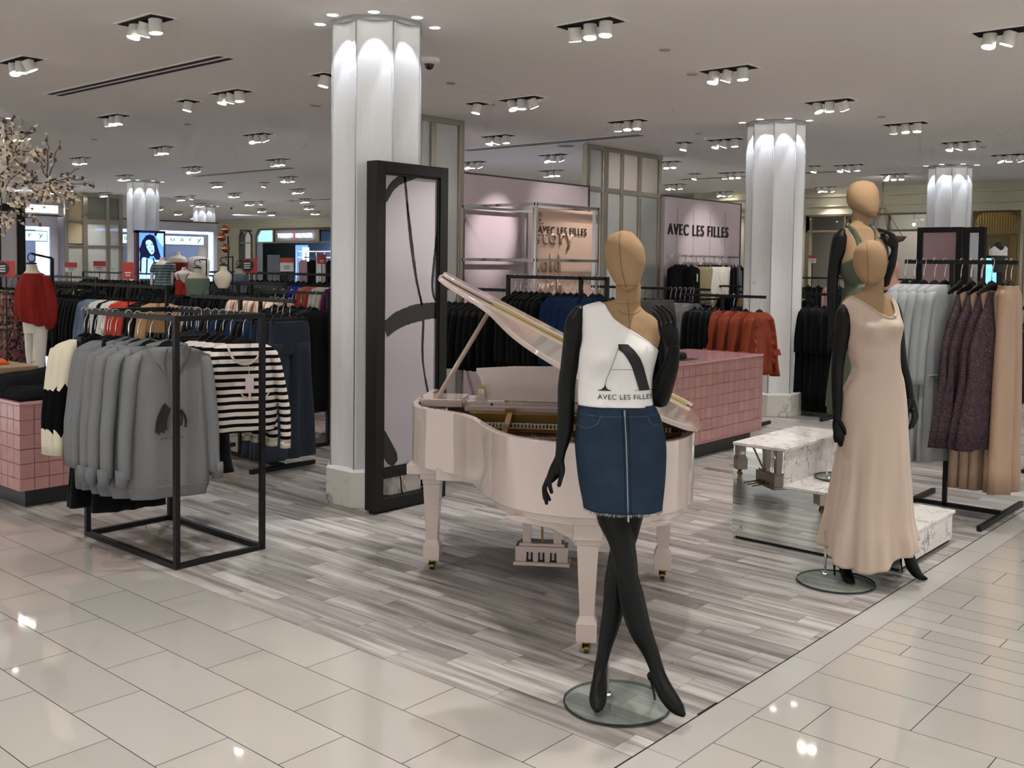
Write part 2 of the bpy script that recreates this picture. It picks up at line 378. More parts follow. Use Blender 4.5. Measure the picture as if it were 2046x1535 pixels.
spd = bpy.data.lights.new('fixture_spot', 'SPOT'); spd.energy = SPOT_W; spd.spot_size = radians(100); spd.spot_blend = .75; spd.shadow_soft_size = .04; spd.color = (1, .96, .92)
FX = [(3.76, 6.73), (3.84, 8.92), (5.98, 11.44), (5.86, 8.84), (6.01, 14.01), (8.04, 13.95), (8.08, 16.58), (8.0, 11.46), (10.13, 13.95), (10.24, 19.16), (10.06, 16.4), (12.3, 19.1), (12.29, 16.59), (14.44, 19.14), (12.56, 24.54), (10.3, 24.2), (11.27, 24.41), (14.48, 24.17), (14.45, 21.68), (16.75, 24.4), (16.73, 21.86), (18.89, 24.47), (19.2, 27.3), (20.75, 28.94), (21.05, 26.93), (18.93, 31.8), (20.93, 34.05), (16.45, 26.4), (16.84, 29.4),
      (5.74, 4.3), (7.77, 4.35), (7.89, 6.76), (9.83, 6.8), (9.97, 8.94), (12.23, 11.53), (14.13, 11.38), (11.97, 6.72), (9.85, 4.36), (11.86, 4.33), (13.95, 4.36), (15.84, 4.28), (17.95, 6.73), (16.0, 6.73), (20.0, 8.9), (16.17, 8.94), (17.83, 11.15), (20.1, 11.3), (13.98, 8.9), (7.7, 2.1), (12.14, 9.76), (19.81, 4.6)]
FX1 = [(5.9, 9.69), (5.84, 7.34), (7.84, 7.33), (11.95, 7.33), (15.86, 7.25), (16.0, 9.58), (10.47, 23.9), (14.42, 23.52), (12.87, 18.19), (16.8, 23.88), (11.1, 23.2)]
BEH = [(3.76, 4.3), (1.7, 4.3), (1.7, 2.1), (3.76, 2.1), (5.74, 2.1), (5.74, -.1), (3.76, -.1), (1.7, -.1), (1.7, 6.7), (-.4, 2.1), (-.4, 4.3), (-.4, 6.7), (7.7, -.1), (9.8, 2.1), (11.9, 2.1), (9.8, -.1), (-.4, -.1), (1.7, 9.0), (3.8, 11.4), (-2.5, 4.3), (3.76, -2.5), (7.7, -2.5)]
for i, (x, y) in enumerate(FX+FX1+BEH):
    nh = 1 if (x, y) in FX1 else 3
    pr = protos[nh][i % len(protos[nh])]
    t = pr if pr.name not in usedp else copy_tree(pr)
    usedp.add(pr.name); t.location = (x, y, 0)
    tag(t, 'white three-lamp spotlight fixture recessed in the ceiling' if nh == 3 else 'white single-lamp spotlight recessed in the ceiling', 'ceiling light', 'three-lamp ceiling spotlights' if nh == 3 else 'single-lamp ceiling spotlights')
    r = random.Random(i*13+5)
    if nh == 3 or i % 2 == 0:
        L = bpy.data.objects.new('fixture_spot', spd); C.objects.link(L); L.parent = t; L.location = (0, 0, 3.27)
        ax = Vector((r.uniform(-.18, .18), r.uniform(-.18, .18), -1)); L.rotation_euler = (-ax).to_track_quat('Z', 'X').to_euler()
def wash(src, tgt, W, ang, col=(1, .95, .9), blend=.8):
    "an aimed spot"
    ld = bpy.data.lights.new('aimed_spot', 'SPOT'); ld.energy = W; ld.spot_size = radians(ang); ld.spot_blend = blend; ld.shadow_soft_size = .035; ld.color = col
    L = bpy.data.objects.new('aimed_spot', ld); C.objects.link(L); L.location = src; L.rotation_euler = (Vector(src)-Vector(tgt)).to_track_quat('Z', 'X').to_euler()
wash((9.97, 6.8, 3.27), (9.36, 8.45, 2.08), 230, 28, (1, .9, .92)); wash((7.89, 6.9, 3.27), (8.3, 8.45, 1.9), 50, 60); wash((9.83, 6.66, 3.27), (9.5, 7.3, 1.7), 34, 60, (1, .9, .8)); wash((9.97, 6.9, 3.27), (10.7, 8.45, 2.2), 60, 50, (1, .92, .9))
wash((14.0, 6.75, 3.27), (14.4, 8.45, 1.9), 110, 45); wash((16.0, 6.7, 3.27), (15.1, 8.45, 2.2), 16, 70); wash((11.97, 6.72, 3.27), (12.3, 8.5, 2.3), 60, 70)
wash((5.74, 4.3, 3.27), (4.1, 5.7, 0), 230, 42); wash((5.86, 8.84, 3.27), (4.3, 6.3, 0), 190, 40, (.95, .97, 1))  # spots added to brighten the floor around the nearest column
wash((3.76, 2.1, 3.27), (3.2, 2.25, 1.4), 40, 42); wash((5.74, 2.1, 3.27), (5.4, 2.2, 1.4), 26, 50); wash((7.7, 2.1, 3.27), (6.4, 2.4, .8), 55, 42); wash((5.74, 4.45, 3.27), (4.2, 3.4, 1.2), 45, 50)
wash((3.76, 6.8, 3.27), (3.1, 5.3, .9), 22, 55); wash((1.7, 2.1, 3.27), (2.2, 2.4, 0), 60, 60)
wash((21.8, 8.0, 3.3), (23.5, 8.2, 1), 160, 130); wash((21.6, 5.8, 3.3), (21.0, 5.7, 1), 50, 120, (1, .85, .6)); wash((25.6, 32, 3.3), (26.5, 32, 1), 160, 130, (.8, .9, 1))  # added spots that light the shop interiors; no fixtures stand there
wash((17.9, 6.73, 3.27), (20.3, 8, 3.1), 60, 110); wash((21, 31.6, 3.27), (24, 32, 3.1), 70, 120)  # extra spots added to brighten the far walls just below the ceiling
# linear air diffusers in the ceiling
for i, (x, y0, y1) in enumerate([(4.84, 7.35, 10.51), (10.95, 7.33, 10.5), (11.17, 14.93, 18.15), (16.95, 7.2, 10.5), (17.2, 19.9, 23.2)]):
    t = thing('air_diffuser', (x, (y0+y1)/2, CEIL), ['long double-slot black air diffuser in the ceiling, left of the nearest column', 'long thin air diffuser above the chrome shelving frame', 'thin air diffuser above the left clothing racks', 'thin air diffuser right of the second column', 'most distant air diffuser over the left side'][i], 'air vent')
    MB().box((x-.10, y0, CEIL-.004), (x+.10, y1, CEIL)).build('trim_frame', ceil_m, t)
    for s in (-.048, .048): MB().box((x+s-.026, y0+.03, CEIL-.006), (x+s+.026, y1-.03, CEIL-.003)).build('slot', DARK, t)
# sprinkler covers, speakers, dome cameras
def puck(name, x, y, r, h, m_, label, cat, group=None):
    t = MB().lathe([(.001, -h), (r*.9, -h), (r, -h*.6), (r, 0), (.001, 0)], (x, y, CEIL), 24).build(name, m_, smooth='auto'); return tag(t, label, cat, group)
for x, y in [(6.79, 4.36), (6.9, 8.85), (6.82, 6.72), (7.78, 4.71), (11.19, 4.35), (11.25, 6.7), (6.9, 11.35), (6.97, 13.88), (14.7, 4.3)]:
    puck('sprinkler_cover', x, y, .045, .008, mat('off-white ceiling disc', '#a9a39b', .5), 'small round sprinkler cover disc in the ceiling', 'sprinkler cover', 'round sprinkler covers in the ceiling')
puck('ceiling_speaker', 11.36, 8.9, .12, .006, mat('speaker grille', '#8f8a83', .6), 'flat round speaker grille in the ceiling above the chrome shelving frame', 'speaker')
for x, y, lb in [(5.92, 6.08, 'white dome security camera right of the nearest column'), (10.81, 21.7, 'small dome security camera on the far left ceiling'), (17.9, 27.0, 'most distant dome security camera')]:
    t = thing('security_camera', (x, y, CEIL), lb, 'security camera')
    MB().lathe([(.001, -.045), (.06, -.045), (.085, -.03), (.085, 0), (.001, 0)], (x, y, CEIL), 24).build('housing', WHITE, t, smooth='auto')
    MB().ball((x, y, CEIL-.05), .04, 16, 8).build('dome', mat('smoked dome', '#101012', .08), t, smooth=True)
# ================================================================== BLACK FRAMED GRAPHIC PANEL
frame_m = mat('black painted timber frame', '#141515', .5); frame_m.node_tree.nodes['Principled BSDF'].inputs['Specular IOR Level'].default_value = .25
panel_m = mat('pale mauve backlit-look panel', '#9d969d', .10)
stroke_m = mat('black brush stroke paint', '#1a1718', .7)
def panel_frame(name, x0, x1, y0, y1, zt, zb, label, cat, art=True, face=-1):
    t = thing(name, ((x0+x1)/2, (y0+y1)/2, 0), label, cat)
    w = .075; b = MB()
    b.box((x0, y0, .02), (x0+w, y1, zt)); b.box((x1-w, y0, .02), (x1, y1, zt)); b.box((x0+w, y0, zt-w), (x1-w, y1, zt)); b.box((x0+w, y0, .02), (x1-w, y1, .02+w)); b.box((x0+w, y0, zb), (x1-w, y1, zb+.06))
    b.box((x0+.02, y0+.02, 0), (x1-.02, y1-.02, .02))
    b.build('frame', frame_m, t, bevel=.003)
    b = MB(); g = .014
    for a, c in (((x0+w, zb+.06), (x0+w+g, zt-w)), ((x1-w-g, zb+.06), (x1-w, zt-w)), ((x0+w, zt-w-g), (x1-w, zt-w)), ((x0+w, zb+.06), (x1-w, zb+.06+g))): b.box((a[0], y0+.012, a[1]), (c[0], y0+.026, c[1]))
    b.build('inner_bead', frame_m, t)
    MB().box((x0+w, y0+.03, zb+.06), (x1-w, y0+.045, zt-w)).build('graphic_panel', panel_m, t, label='pale mauve glossy panel with black brush strokes')
    return t
FY = 5.124; fp = panel_frame('framed_panel', 4.517, 5.19, FY, FY+.107, 2.385, .235, 'tall black-framed mauve panel with black brush strokes, in front of the nearest column', 'display panel')
panel = [o for o in fp.children if o.name.startswith('graphic_panel')][0]
def fpx(px, py, y=FY+.03):
    d = FW+RI*((px-PX0)/FPX)-UP*((py-PY0)/FPX); k = y/d.y; return (d.x*k, CAMH+d.z*k)
def stroke(pts, ws, rough=0, seed=0, yy=FY+.0285, name='brush_stroke'):
    r = random.Random(seed); P = crom([(a, c, w) for (a, c), w in zip(pts, ws)], 14); n = len(P); up, dn = [], []
    for i, (x, z, w) in enumerate(P):
        x2, z2, _ = P[min(i+1, n-1)]; x1, z1, _ = P[max(i-1, 0)]; d = Vector((x2-x1, z2-z1)).normalized(); nn = Vector((-d.y, d.x))
        up.append((x+nn.x*(w/2+r.uniform(0, rough)), yy, z+nn.y*(w/2+r.uniform(0, rough)))); dn.append((x-nn.x*(w/2+r.uniform(0, rough)), yy, z-nn.y*(w/2+r.uniform(0, rough))))
    b = MB(); b.add(up+dn, [(i, i+1, n+i+1, n+i) for i in range(n-1)]); return b.build(name, stroke_m, fp, fix=False)
def pxs(l): return [fpx(*p) for p in l]
xL, xR, zB, zT = 4.592, 5.115, .295, 2.31
def clampx(l): return [(min(max(x, xL), xR), min(max(z, zB), zT)) for x, z in l]
stroke(clampx(pxs([(768, 660), (800, 637), (840, 624), (882, 620)])), [.10, .11, .115, .10], .008, 1)
stroke(clampx(pxs([(808, 344), (813, 400), (818, 460), (828, 540), (843, 610)])), [.02, .016, .018, .012, .018], .003, 2)
stroke(clampx(pxs([(812, 400), (820, 455), (832, 550), (843, 610)])), [.006, .010, .006, .006], .003, 3)
stroke(clampx(pxs([(846, 640), (844, 700), (847, 740), (855, 785)])), [.016, .018, .012, .016], .003, 4)
stroke(clampx(pxs([(768, 400), (782, 375), (800, 360), (830, 348)])), [.045, .05, .05, .03], .006, 5)
stroke(clampx(pxs([(882, 455), (870, 495), (864, 560), (866, 590), (876, 603)])), [.016, .014, .018, .014, .01], .004, 6)
stroke(clampx(pxs([(760, 866), (770, 890), (783, 915), (790, 925)])), [.07, .10, .10, .05], .006, 7)
# strip of cable and adaptor below the panel
cb = MB(); cb.tube(crom([tuple(mm(*p)) for p in ((797, 938, 7.0), (801, 960, 7.05), (804, 985, 7.1), (820, 993, 7.15), (835, 985, 7.2), (848, 972, 7.25))], 6), .005, 8); tag(cb.build('power_cable', PLASTIC, smooth=True), 'thin black cable drooping in front of the marble column base', 'cable')
t = thing('adaptor_spotlight', (5.17, 5.33, 0), 'small black floor uplight with round head behind the piano leg', 'spotlight')
MB().box((5.05, 5.28, .0), (5.30, 5.38, .03)).build('base_plate', PLASTIC, t, bevel=.004)
MB().tube([(5.13, 5.33, .12), (5.20, 5.25, .14)], .05, 18).build('lamp_head', PLASTIC, t, smooth='auto')
MB().tube([(5.20, 5.245, .14), (5.203, 5.242, .141)], .04, 18).build('lens', mat('dark lens', '#303236', .1), t)
MB().beam((5.2, 5.34, .03), (5.18, 5.33, .21), .02).build('bracket', PLASTIC, t)
# ================================================================== PINK WALLS
pink_m = mat('pale pink wall laminate', '#cfc0c6', .28)
edge_m = mat('dark bronze wall edge', '#3b2a27', .4)
let_m = mat('black raised lettering', '#121112', .4)
def pink_wall(x0, x1, y, zt, label):
    t = thing('display_wall', ((x0+x1)/2, y, 0), label, 'wall panel')
    xs = x0; k = 0
    b = MB(); b.box((x0, y, 0), (x1, y+.12, zt-.012)); b.build('wall_panel', pink_m, t)
    b = MB(); b.box((x0, y-.006, zt-.012), (x1+.03, y+.126, zt+.006)); b.box((x1, y-.006, 0), (x1+.03, y+.126, zt)); b.build('edge_trim', edge_m, t)
    return t
w1 = pink_wall(7.2, 11.30, 8.45, 2.80, 'long pale pink display wall behind the chrome shelving frame')
w2 = pink_wall(13.26, 15.62, 8.45, 2.79, 'pink display wall with black shop lettering, left of the second column')
fit_text('lettering', 'AVEC LES FILLES', let_m, (13.34, 8.45, 2.20), (1, 0, 0), 1.86, .175, w2, .02, bold=0)
b = MB()
for x in (13.62, 14.1, 14.62, 15.12): b.box((x-.003, 8.447, .2), (x+.003, 8.4495, 2.62))
b.build('joint_lines', mat('shadow gap', '#8c7880', .6), w2)
for i, (x0, x1) in enumerate([(13.28, 13.72), (13.82, 14.27), (14.37, 14.82), (14.93, 15.38)]):
    t = thing('hanging_rail', ((x0+x1)/2, 8.44, 1.84), ['leftmost', 'second', 'third', 'rightmost'][i]+' short steel hanging rail on the pink wall below the lettering', 'rail')
    b = MB(); z = 1.86
    b.box((x0, 8.30, z), (x1, 8.33, z+.03)); b.build('crossbar', CHROME, t)
    b = MB(); b.box((x0+.05, 8.32, z), (x0+.075, 8.45, z+.025)); b.box((x1-.075, 8.32, z), (x1-.05, 8.45, z+.025)); b.build('bracket', CHROME, t)
# ================================================================== METAL AND GLASS PARTITIONS
met_m = mat('aged nickel channel', '#a39e93', .3, .75)
ripg = mat('rippled translucent glass', '#dfe1df', .22, trans=.35, bump=.6, scale=7, stretch=(5, 5, .7))
smk = mat('smoked mirror panel', '#a9aaa7', .15, .4)
def partition(name, x0, x1, y, zt, cols, rails, label, panes):
    t = thing(name, ((x0+x1)/2, y, 0), label, 'partition')
    b = MB()
    for x, w in cols: b.box((x-w/2, y-.03, 0), (x+w/2, y+.05, zt))
    for z, h in rails: b.box((x0, y-.026, z-h/2), (x1, y+.046, z+h/2))
    b.build('frame', met_m, t, bevel=.004)
    for i, (a, c, z0, z1, m_) in enumerate(panes): MB().box((a, y+.004, z0), (c, y+.016, z1)).build('pane', m_, t)
    return t
cream = mat('cream transom panel', '#cfc6bd', .5)
grey = mat('grey lacquered panel', '#b9b6b0', .3)
partition('glass_partition', 7.4, 8.74, 8.40, CEIL, [(8.02, .05), (8.24, .08), (8.70, .08)], [(3.36, .06)], 'nickel framed rippled glass partition right of the nearest column', [(7.4, 8.0, 0, 3.33, cream), (8.05, 8.2, 0, 3.33, ripg), (8.28, 8.66, 0, 3.33, ripg)])
partition('glass_partition', 11.33, 13.26, 8.53, CEIL, [(11.37, .09), (11.76, .09), (11.82, .05), (12.2, .05), (12.66, .07), (13.2, .07)], [(3.36, .06), (2.78, .07), (1.2, .06)], 'tall nickel framed partition with rippled glass door behind the front mannequin head',
          [(11.41, 11.72, 0, 3.33, ripg), (11.85, 12.18, 0, 2.75, ripg), (11.85, 12.62, 2.81, 3.33, cream), (12.22, 12.63, 0, 2.75, grey), (12.69, 13.17, 2.81, 3.33, cream), (12.69, 13.17, 0, 2.75, smk)])
t = thing('blue_light_panel', (12.05, 9.3, 1.9), 'blue glowing light box seen through the rippled glass door', 'light box')
MB().box((11.95, 9.3, 0), (12.5, 9.34, 2.5)).build('light_face', mat('blue glow', '#5c8fe6', .5, emit=1.6), t)
tag(MB().box((11.85, 8.36, 0), (13.2, 8.46, 1.18)).build('low_cabinet', mat('olive grey cabinet', '#4b4a3c', .5), bevel=.005), 'low olive grey cabinet in front of the nickel partition', 'cabinet')
# ================================================================== CHROME SHELVING FRAME WITH PEACH PANEL
t = thing('chrome_display_frame', (9.0, 7.7, 0), 'open chrome display frame in front of the pink wall', 'display frame')
EX0, EX1, EY0, EY1, EZ = 8.72, 9.88, 7.24, 8.36, 2.40
b = MB(); w = .032
for x in (EX0, EX1):
    for y in (EY0, EY1): b.box((x-w/2, y-w/2, 0), (x+w/2, y+w/2, EZ))
for z in (EZ-w/2, 1.76, .95):
    b.beam((EX0, EY0, z), (EX1, EY0, z), w); b.beam((EX0, EY1, z), (EX1, EY1, z), w)
    b.beam((EX0, EY0, z), (EX0, EY1, z), w); b.beam((EX1, EY0, z), (EX1, EY1, z), w)
b.build('chrome_frame', CHROME, t)
peach = mat('peach perforated back panel', '#c3a695', .35)
pp = MB().box((EX0+.03, EY0+.06, .3), (EX1-.03, EY0+.075, EZ-.05)).build('back_panel', peach, t, label='peach panel with embossed words and black lettering')
fit_text('lettering', 'AVEC LES FILLES', let_m, (EX0+.11, EY0+.055, 2.06), (1, 0, 0), .90, .085, t, .006, bold=0)
rel = mat('embossed peach lettering', '#ab8e7b', .4)
for s, z, h, w_, x_ in (('a', 2.17, .13, .13, EX0+.07), ('story', 1.88, .22, .70, EX0+.05), ('told', 1.62, .22, .46, EX0+.05), ('with', 1.36, .2, .5, EX0+.05)):
    fit_text('relief_lettering', s, rel, (x_, EY0+.06, z), (1, 0, 0), w_, h, t, .018, bold=.012)
# ================================================================== PINK TILED COUNTERS
ptile = m_island('glossy pink wall tile', [(0, '#b28482'), (1, '#ba8b88')], .1)
pgr = mat('rose tile grout', '#8a5c5e', .7)
ptop = mat('glossy pink counter top', '#c3959a', .08)
def counter(x0, x1, y0, y1, zt, toe, label, TS=.1):
    t = thing('pink_counter', ((x0+x1)/2, (y0+y1)/2, 0), label, 'counter')
    MB().box((x0+.006, y0+.006, toe), (x1-.006, y1-.006, zt-.02)).build('carcass', pgr, t)
    b = MB(); g = .005
    def face(ax, fix, a0, a1):
        z = zt-.02
        while z > toe+.005:
            zl = max(z-TS, toe); a = a0
            while a < a1-.004:
                e = min(a+TS, a1)
                P_ = [(a+g/2, zl+g/2), (e-g/2, zl+g/2), (e-g/2, z-g/2), (a+g/2, z-g/2)]
                b.add([(p[0], fix, p[1]) if ax == 'x' else (fix, p[0], p[1]) for p in P_], [(0, 1, 2, 3)]); a += TS
            z -= TS
    face('x', y0+.003, x0, x1); face('y', x0+.003, y0, y1); face('y', x1-.003, y0, y1); face('x', y1-.003, x0, x1)
    b.build('tile_cladding', ptile, t, fix=False)
    MB().box((x0, y0, zt-.02), (x1, y1, zt)).build('counter_top', ptop, t, bevel=.003)
    MB().box((x0+.06, y0+.06, 0), (x1-.12, y1-.06, toe)).build('toe_kick', mat('black plinth', '#161616', .4), t)
    return t
counter(6.95, 9.015, 4.59, 5.43, .868, .13, 'large pink tiled sales counter behind the piano')
counter(2.96, 3.85, 6.96, 8.9, .726, .12, 'low pink tiled display counter at the left edge')
# till terminal on the counter
t = thing('till_monitor', (7.55, 4.95, .868), 'black tilted till monitor on the pink sales counter behind the raised hand', 'monitor')
MB().lathe([(.001, 0), (.1, 0), (.1, .015), (.02, .02), (.02, .42), (.001, .42)], (7.62, 5.0, .868), 20).build('stand', PLASTIC, t)
MB().plate([(7.42, 4.95, 1.22), (7.72, 4.77, 1.22), (7.75, 4.83, 1.41), (7.45, 5.01, 1.41)], (.5, .8, -.2), .03).build('screen', mat('black screen', '#17181a', .25), t, bevel=.004)
t = thing('card_reader', (7.85, 4.85, .868), 'small black card reader lying on the pink sales counter', 'card reader')
MB().rings([[(7.87+rx*cos(2*pi*k/18), 4.84+ry*sin(2*pi*k/18), z) for k in range(18)] for rx, ry, z in ((.11, .05, .872), (.115, .055, .89), (.105, .05, .92), (.07, .035, .935))]).build('body', PLASTIC, t, smooth='auto')
MB().box((7.80, 4.74, .869), (8.05, 4.82, .874)).build('mat_pad', mat('black rubber', '#1b1b1b', .7), t)
MB().beam((7.72, 4.9, .92), (7.74, 4.88, .98), .06, .02).build('handset', PLASTIC, t, bevel=.004)
# folded black jeans on the left counter
t = thing('folded_jeans', (3.15, 7.35, .726), 'folded black jeans lying on the low pink counter', 'jeans')
jm = mat('washed black denim', '#17181a', .9, var=.25, scale=60)
def slab(x0, x1, y0, y1, z0, z1, amp, sd, n=18, m=10):
    r = random.Random(sd); ph = [r.uniform(0, 6) for _ in range(4)]; top = []; 
    def hh(u, v): e = min(1, 7*min(u, 1-u, v, 1-v)+.15)**.5; return z0+(z1-z0)*e*(1+amp*(sin(u*6+ph[0])+sin(v*9+ph[1]+u*3)+.5*sin(u*17+v*5+ph[2])))
    T = [[(x0+(x1-x0)*i/n, y0+(y1-y0)*j/m, hh(i/n, j/m)) for j in range(m+1)] for i in range(n+1)]
    vs = [p for row in T for p in row]; N = len(vs); vs += [(p[0], p[1], z0) for p in vs[:N]]; f = []
    for i in range(n):
        for j in range(m):
            a = i*(m+1)+j; f.append((a, a+m+1, a+m+2, a+1)); f.append((N+a, N+a+1, N+a+m+2, N+a+m+1))
    for i in range(n): a = i*(m+1); f.append((a, N+a, N+a+m+1, a+m+1)); a += m; f.append((a, a+m+1, N+a+m+1, N+a))
    for j in range(m): f.append((j, j+1, N+j+1, N+j)); a = n*(m+1)+j; f.append((a, N+a, N+a+1, a+1))
    return MB().add(vs, f)
slab(2.99, 3.62, 7.02, 7.38, .727, .80, .06, 4).build('leg_panel', jm, t, smooth=True)
slab(3.0, 3.66, 7.3, 7.72, .727, .87, .06, 5).build('leg_panel', jm, t, smooth=True)
# ================================================================== STEPPED MARBLE AND MIRROR PLINTH
mar = m_marble('white terrazzo marble', '#e6e2de', '#807a78', 9, .14, .035)
mir = mat('mirror', '#dfe3df', .015, 1)
t = thing('stepped_plinth', (6.1, 2.55, 0), 'stepped white marble plinth with mirrored side behind the long dress mannequin', 'plinth')
X0, X1 = 5.705, 6.585; prof = [(3.085, .61), (2.75, .61), (2.75, .385), (2.40, .385), (2.40, .2), (2.03, .2)]
b = MB(); b.box((X0, 2.75, .02), (X1, 3.085, .59)); b.box((X0, 2.40, .02), (X1, 2.7501, .365)); b.box((X0, 2.035, .02), (X1, 2.4001, .18)); b.build('marble_body', mar, t)
b = MB(); b.box((X0-.012, 2.735, .59), (X1+.012, 3.095, .61)); b.box((X0-.012, 2.385, .365), (X1+.012, 2.75, .385)); b.box((X0-.012, 2.02, .18), (X1+.012, 2.4, .2)); b.build('marble_tread', mar, t, bevel=.003)
MB().plate([(X0-.001, 3.088, .018), (X0-.001, 2.032, .018), (X0-.001, 2.032, .178), (X0-.001, 2.40, .178), (X0-.001, 2.40, .363), (X0-.001, 2.75, .363), (X0-.001, 2.75, .588), (X0-.001, 3.088, .588)], (-1, 0, 0), .006).build('mirror_panel', mir, t, label='mirror glass side reflecting the planked floor')
b = MB(); b.box((X0+.005, 2.045, 0), (X1-.02, 3.07, .02)); b.build('dark_base', DARK, t)
for y, z in ((3.03, .545), (2.82, .545), (3.03, .07), (2.12, .07), (2.12, .14)): MB().tube([(X0-.007, y, z), (X0-.016, y, z)], .012, 16).build('mirror_screw', CHROME, t)
# ================================================================== BLACK FRAMED MIRRORS BY THE THIRD COLUMN
for (x, y0, y1, zt, lb, m_) in ((14.0, 4.33, 4.907, 2.28, 'black framed pink panel in front of the third column', mat('dusty pink panel', '#b3949a', .15)), (13.4, 3.87, 4.13, 2.25, 'narrow black framed panel right of the pink framed panel', mat('grey mirror panel', '#77777a', .1, .6))):
    t = thing('framed_panel', (x, (y0+y1)/2, 0), lb, 'display panel'); b = MB(); w = .07
    b.box((x, y0, 0), (x+.1, y0+w, zt)); b.box((x, y1-w, 0), (x+.1, y1, zt)); b.box((x, y0+w, zt-w), (x+.1, y1-w, zt)); b.box((x, y0+w, 0), (x+.1, y1-w, .1)); b.build('frame', frame_m, t, bevel=.003)
    MB().box((x+.03, y0+w, .1), (x+.045, y1-w, zt-w)).build('panel', m_, t)
# ================================================================== FAR STOREFRONTS
brz = mat('bronze shopfront trim', '#6d604b', .35, .6)
creamw = mat('cream moulded plaster', '#b3ae9a', .55)
shopin = mat('grey shop interior', '#a09c94', .6)
XW = 20.35
# right-hand wall with transom windows, storefront behind
b = MB(); b.box((XW, -7, 2.84), (XW+.3, 12, CEIL)); b.box((XW, 9.45, 0), (XW+.3, 12, 2.84)); b.box((XW, 6.1, 0), (XW+.3, 6.88, 2.84)); b.box((XW, -7, 0), (XW+.3, 5.26, 2.84)); 
struct(b.build('wall_right', creamw))
b = MB(); b.box((XW-.05, -7, 3.0), (XW, 12, 3.03)); b.box((XW-.08, -7, 3.2), (XW, 12, 3.25)); b.box((XW-.03, -7, 2.84), (XW, 12, 2.88))
for y in (9.5, 9.95, 5.1, 4.7): b.box((XW-.04, y, 0), (XW, y+.06, 3.0))
struct(b.build('trim_1', creamw))
struct(MB().box((23.6, -7, 0), (23.7, 12, CEIL)).build('wall_back', shopin))
t = thing('shop_window', (XW, 8.16, 0), 'wide bronze framed shop window left of the third column', 'shop window')
b = MB()
for z in (2.82, 2.49): b.box((XW-.02, 6.88, z-.02), (XW+.06, 9.45, z+.02))
for y in (6.9, 7.7, 8.6, 9.43): b.box((XW-.02, y-.02, 2.49), (XW+.06, y+.02, 2.82))
for y in (6.9, 9.43): b.box((XW-.02, y-.02, 0), (XW+.06, y+.02, 2.82))
b.build('frame', brz, t)
MB().box((XW+.02, 6.9, 2.5), (XW+.03, 9.43, 2.8)).build('glass', mat('window glass', '#e8ecea', .02, trans=1, ior=1.3), t)
# arched lattice doorway
t = thing('arched_doorway', (XW, 5.68, 0), 'round-cornered doorway with gold lattice screen at the right edge', 'doorway')
def arch(y0, y1, z1, r, n=8):
    P = [(y0, 0), (y0, z1-r)]; P += [(y0+r-r*cos(pi/2*k/n), z1-r+r*sin(pi/2*k/n)) for k in range(1, n+1)]; P += [(y1-r+r*sin(pi/2*k/n), z1-r+r*cos(pi/2*k/n)) for k in range(0, n+1)]; P += [(y1, 0)]; return P
b = MB(); b.tube([(XW-.01, y, z) for y, z in arch(5.28, 6.09, 2.83, .2)], .022, 8); b.box((XW-.02, 5.28, 2.37), (XW+.02, 6.09, 2.40)); b.build('bronze_surround', brz, t)
gold = mat('gold lattice', '#b89a55', .3, .9)
b = MB(); r = random.Random(2)
for i in range(17):
    y = 5.32+.046*i; b.box((XW+.02, y-.004, 2.4), (XW+.03, y+.004, 2.62+.2*sin(pi*min(1, max(0, (i+.5)/17)))**.5))
for i in range(9): z = 2.42+.046*i; b.box((XW+.018, 5.3, z-.004), (XW+.032, 6.07, z+.004))
for i in range(50): z = 2.34-.046*i; b.box((XW+.02, 5.28, z-.004), (XW+.03, 5.42, z+.004))
for y in (5.30, 5.34, 5.38, 5.42): b.box((XW+.018, y-.004, 0), (XW+.032, y+.004, 2.36))
b.build('lattice', gold, t)
MB().plate([(XW+.5, y, z) for y, z in arch(5.2, 6.2, 2.9, .2)], (1, 0, 0), .05).build('backdrop', mat('warm backdrop', '#9b8a62', .6), t)
t = thing('blue_screen', (XW+.35, 5.9, 1.6), 'bright blue lit shop screen behind the white bust at the right edge', 'screen')
MB().box((XW+.4, 5.75, 1.1), (XW+.42, 6.12, 1.95)).build('screen_face', mat('pale blue glow', '#6fb4ff', .5, emit=2.2), t)
MB().box((XW+.42, 5.7, 1.05), (XW+.46, 6.15, 2.0)).build('bezel', frame_m, t)
t = tag(MB().rings([[(14.5, 5.0+.045*cos(2*pi*k/12), 1.0+1.2*sin(2*pi*k/12)*.83) for k in range(12)], [(14.53, 5.0+.045*cos(2*pi*k/12), 1.0+1.2*sin(2*pi*k/12)*.83) for k in range(12)]]).build('light_pod', mat('cyan glow', '#4fa8ff', .5, emit=3)), 'thin vertical blue light left of the framed pink panel', 'light')
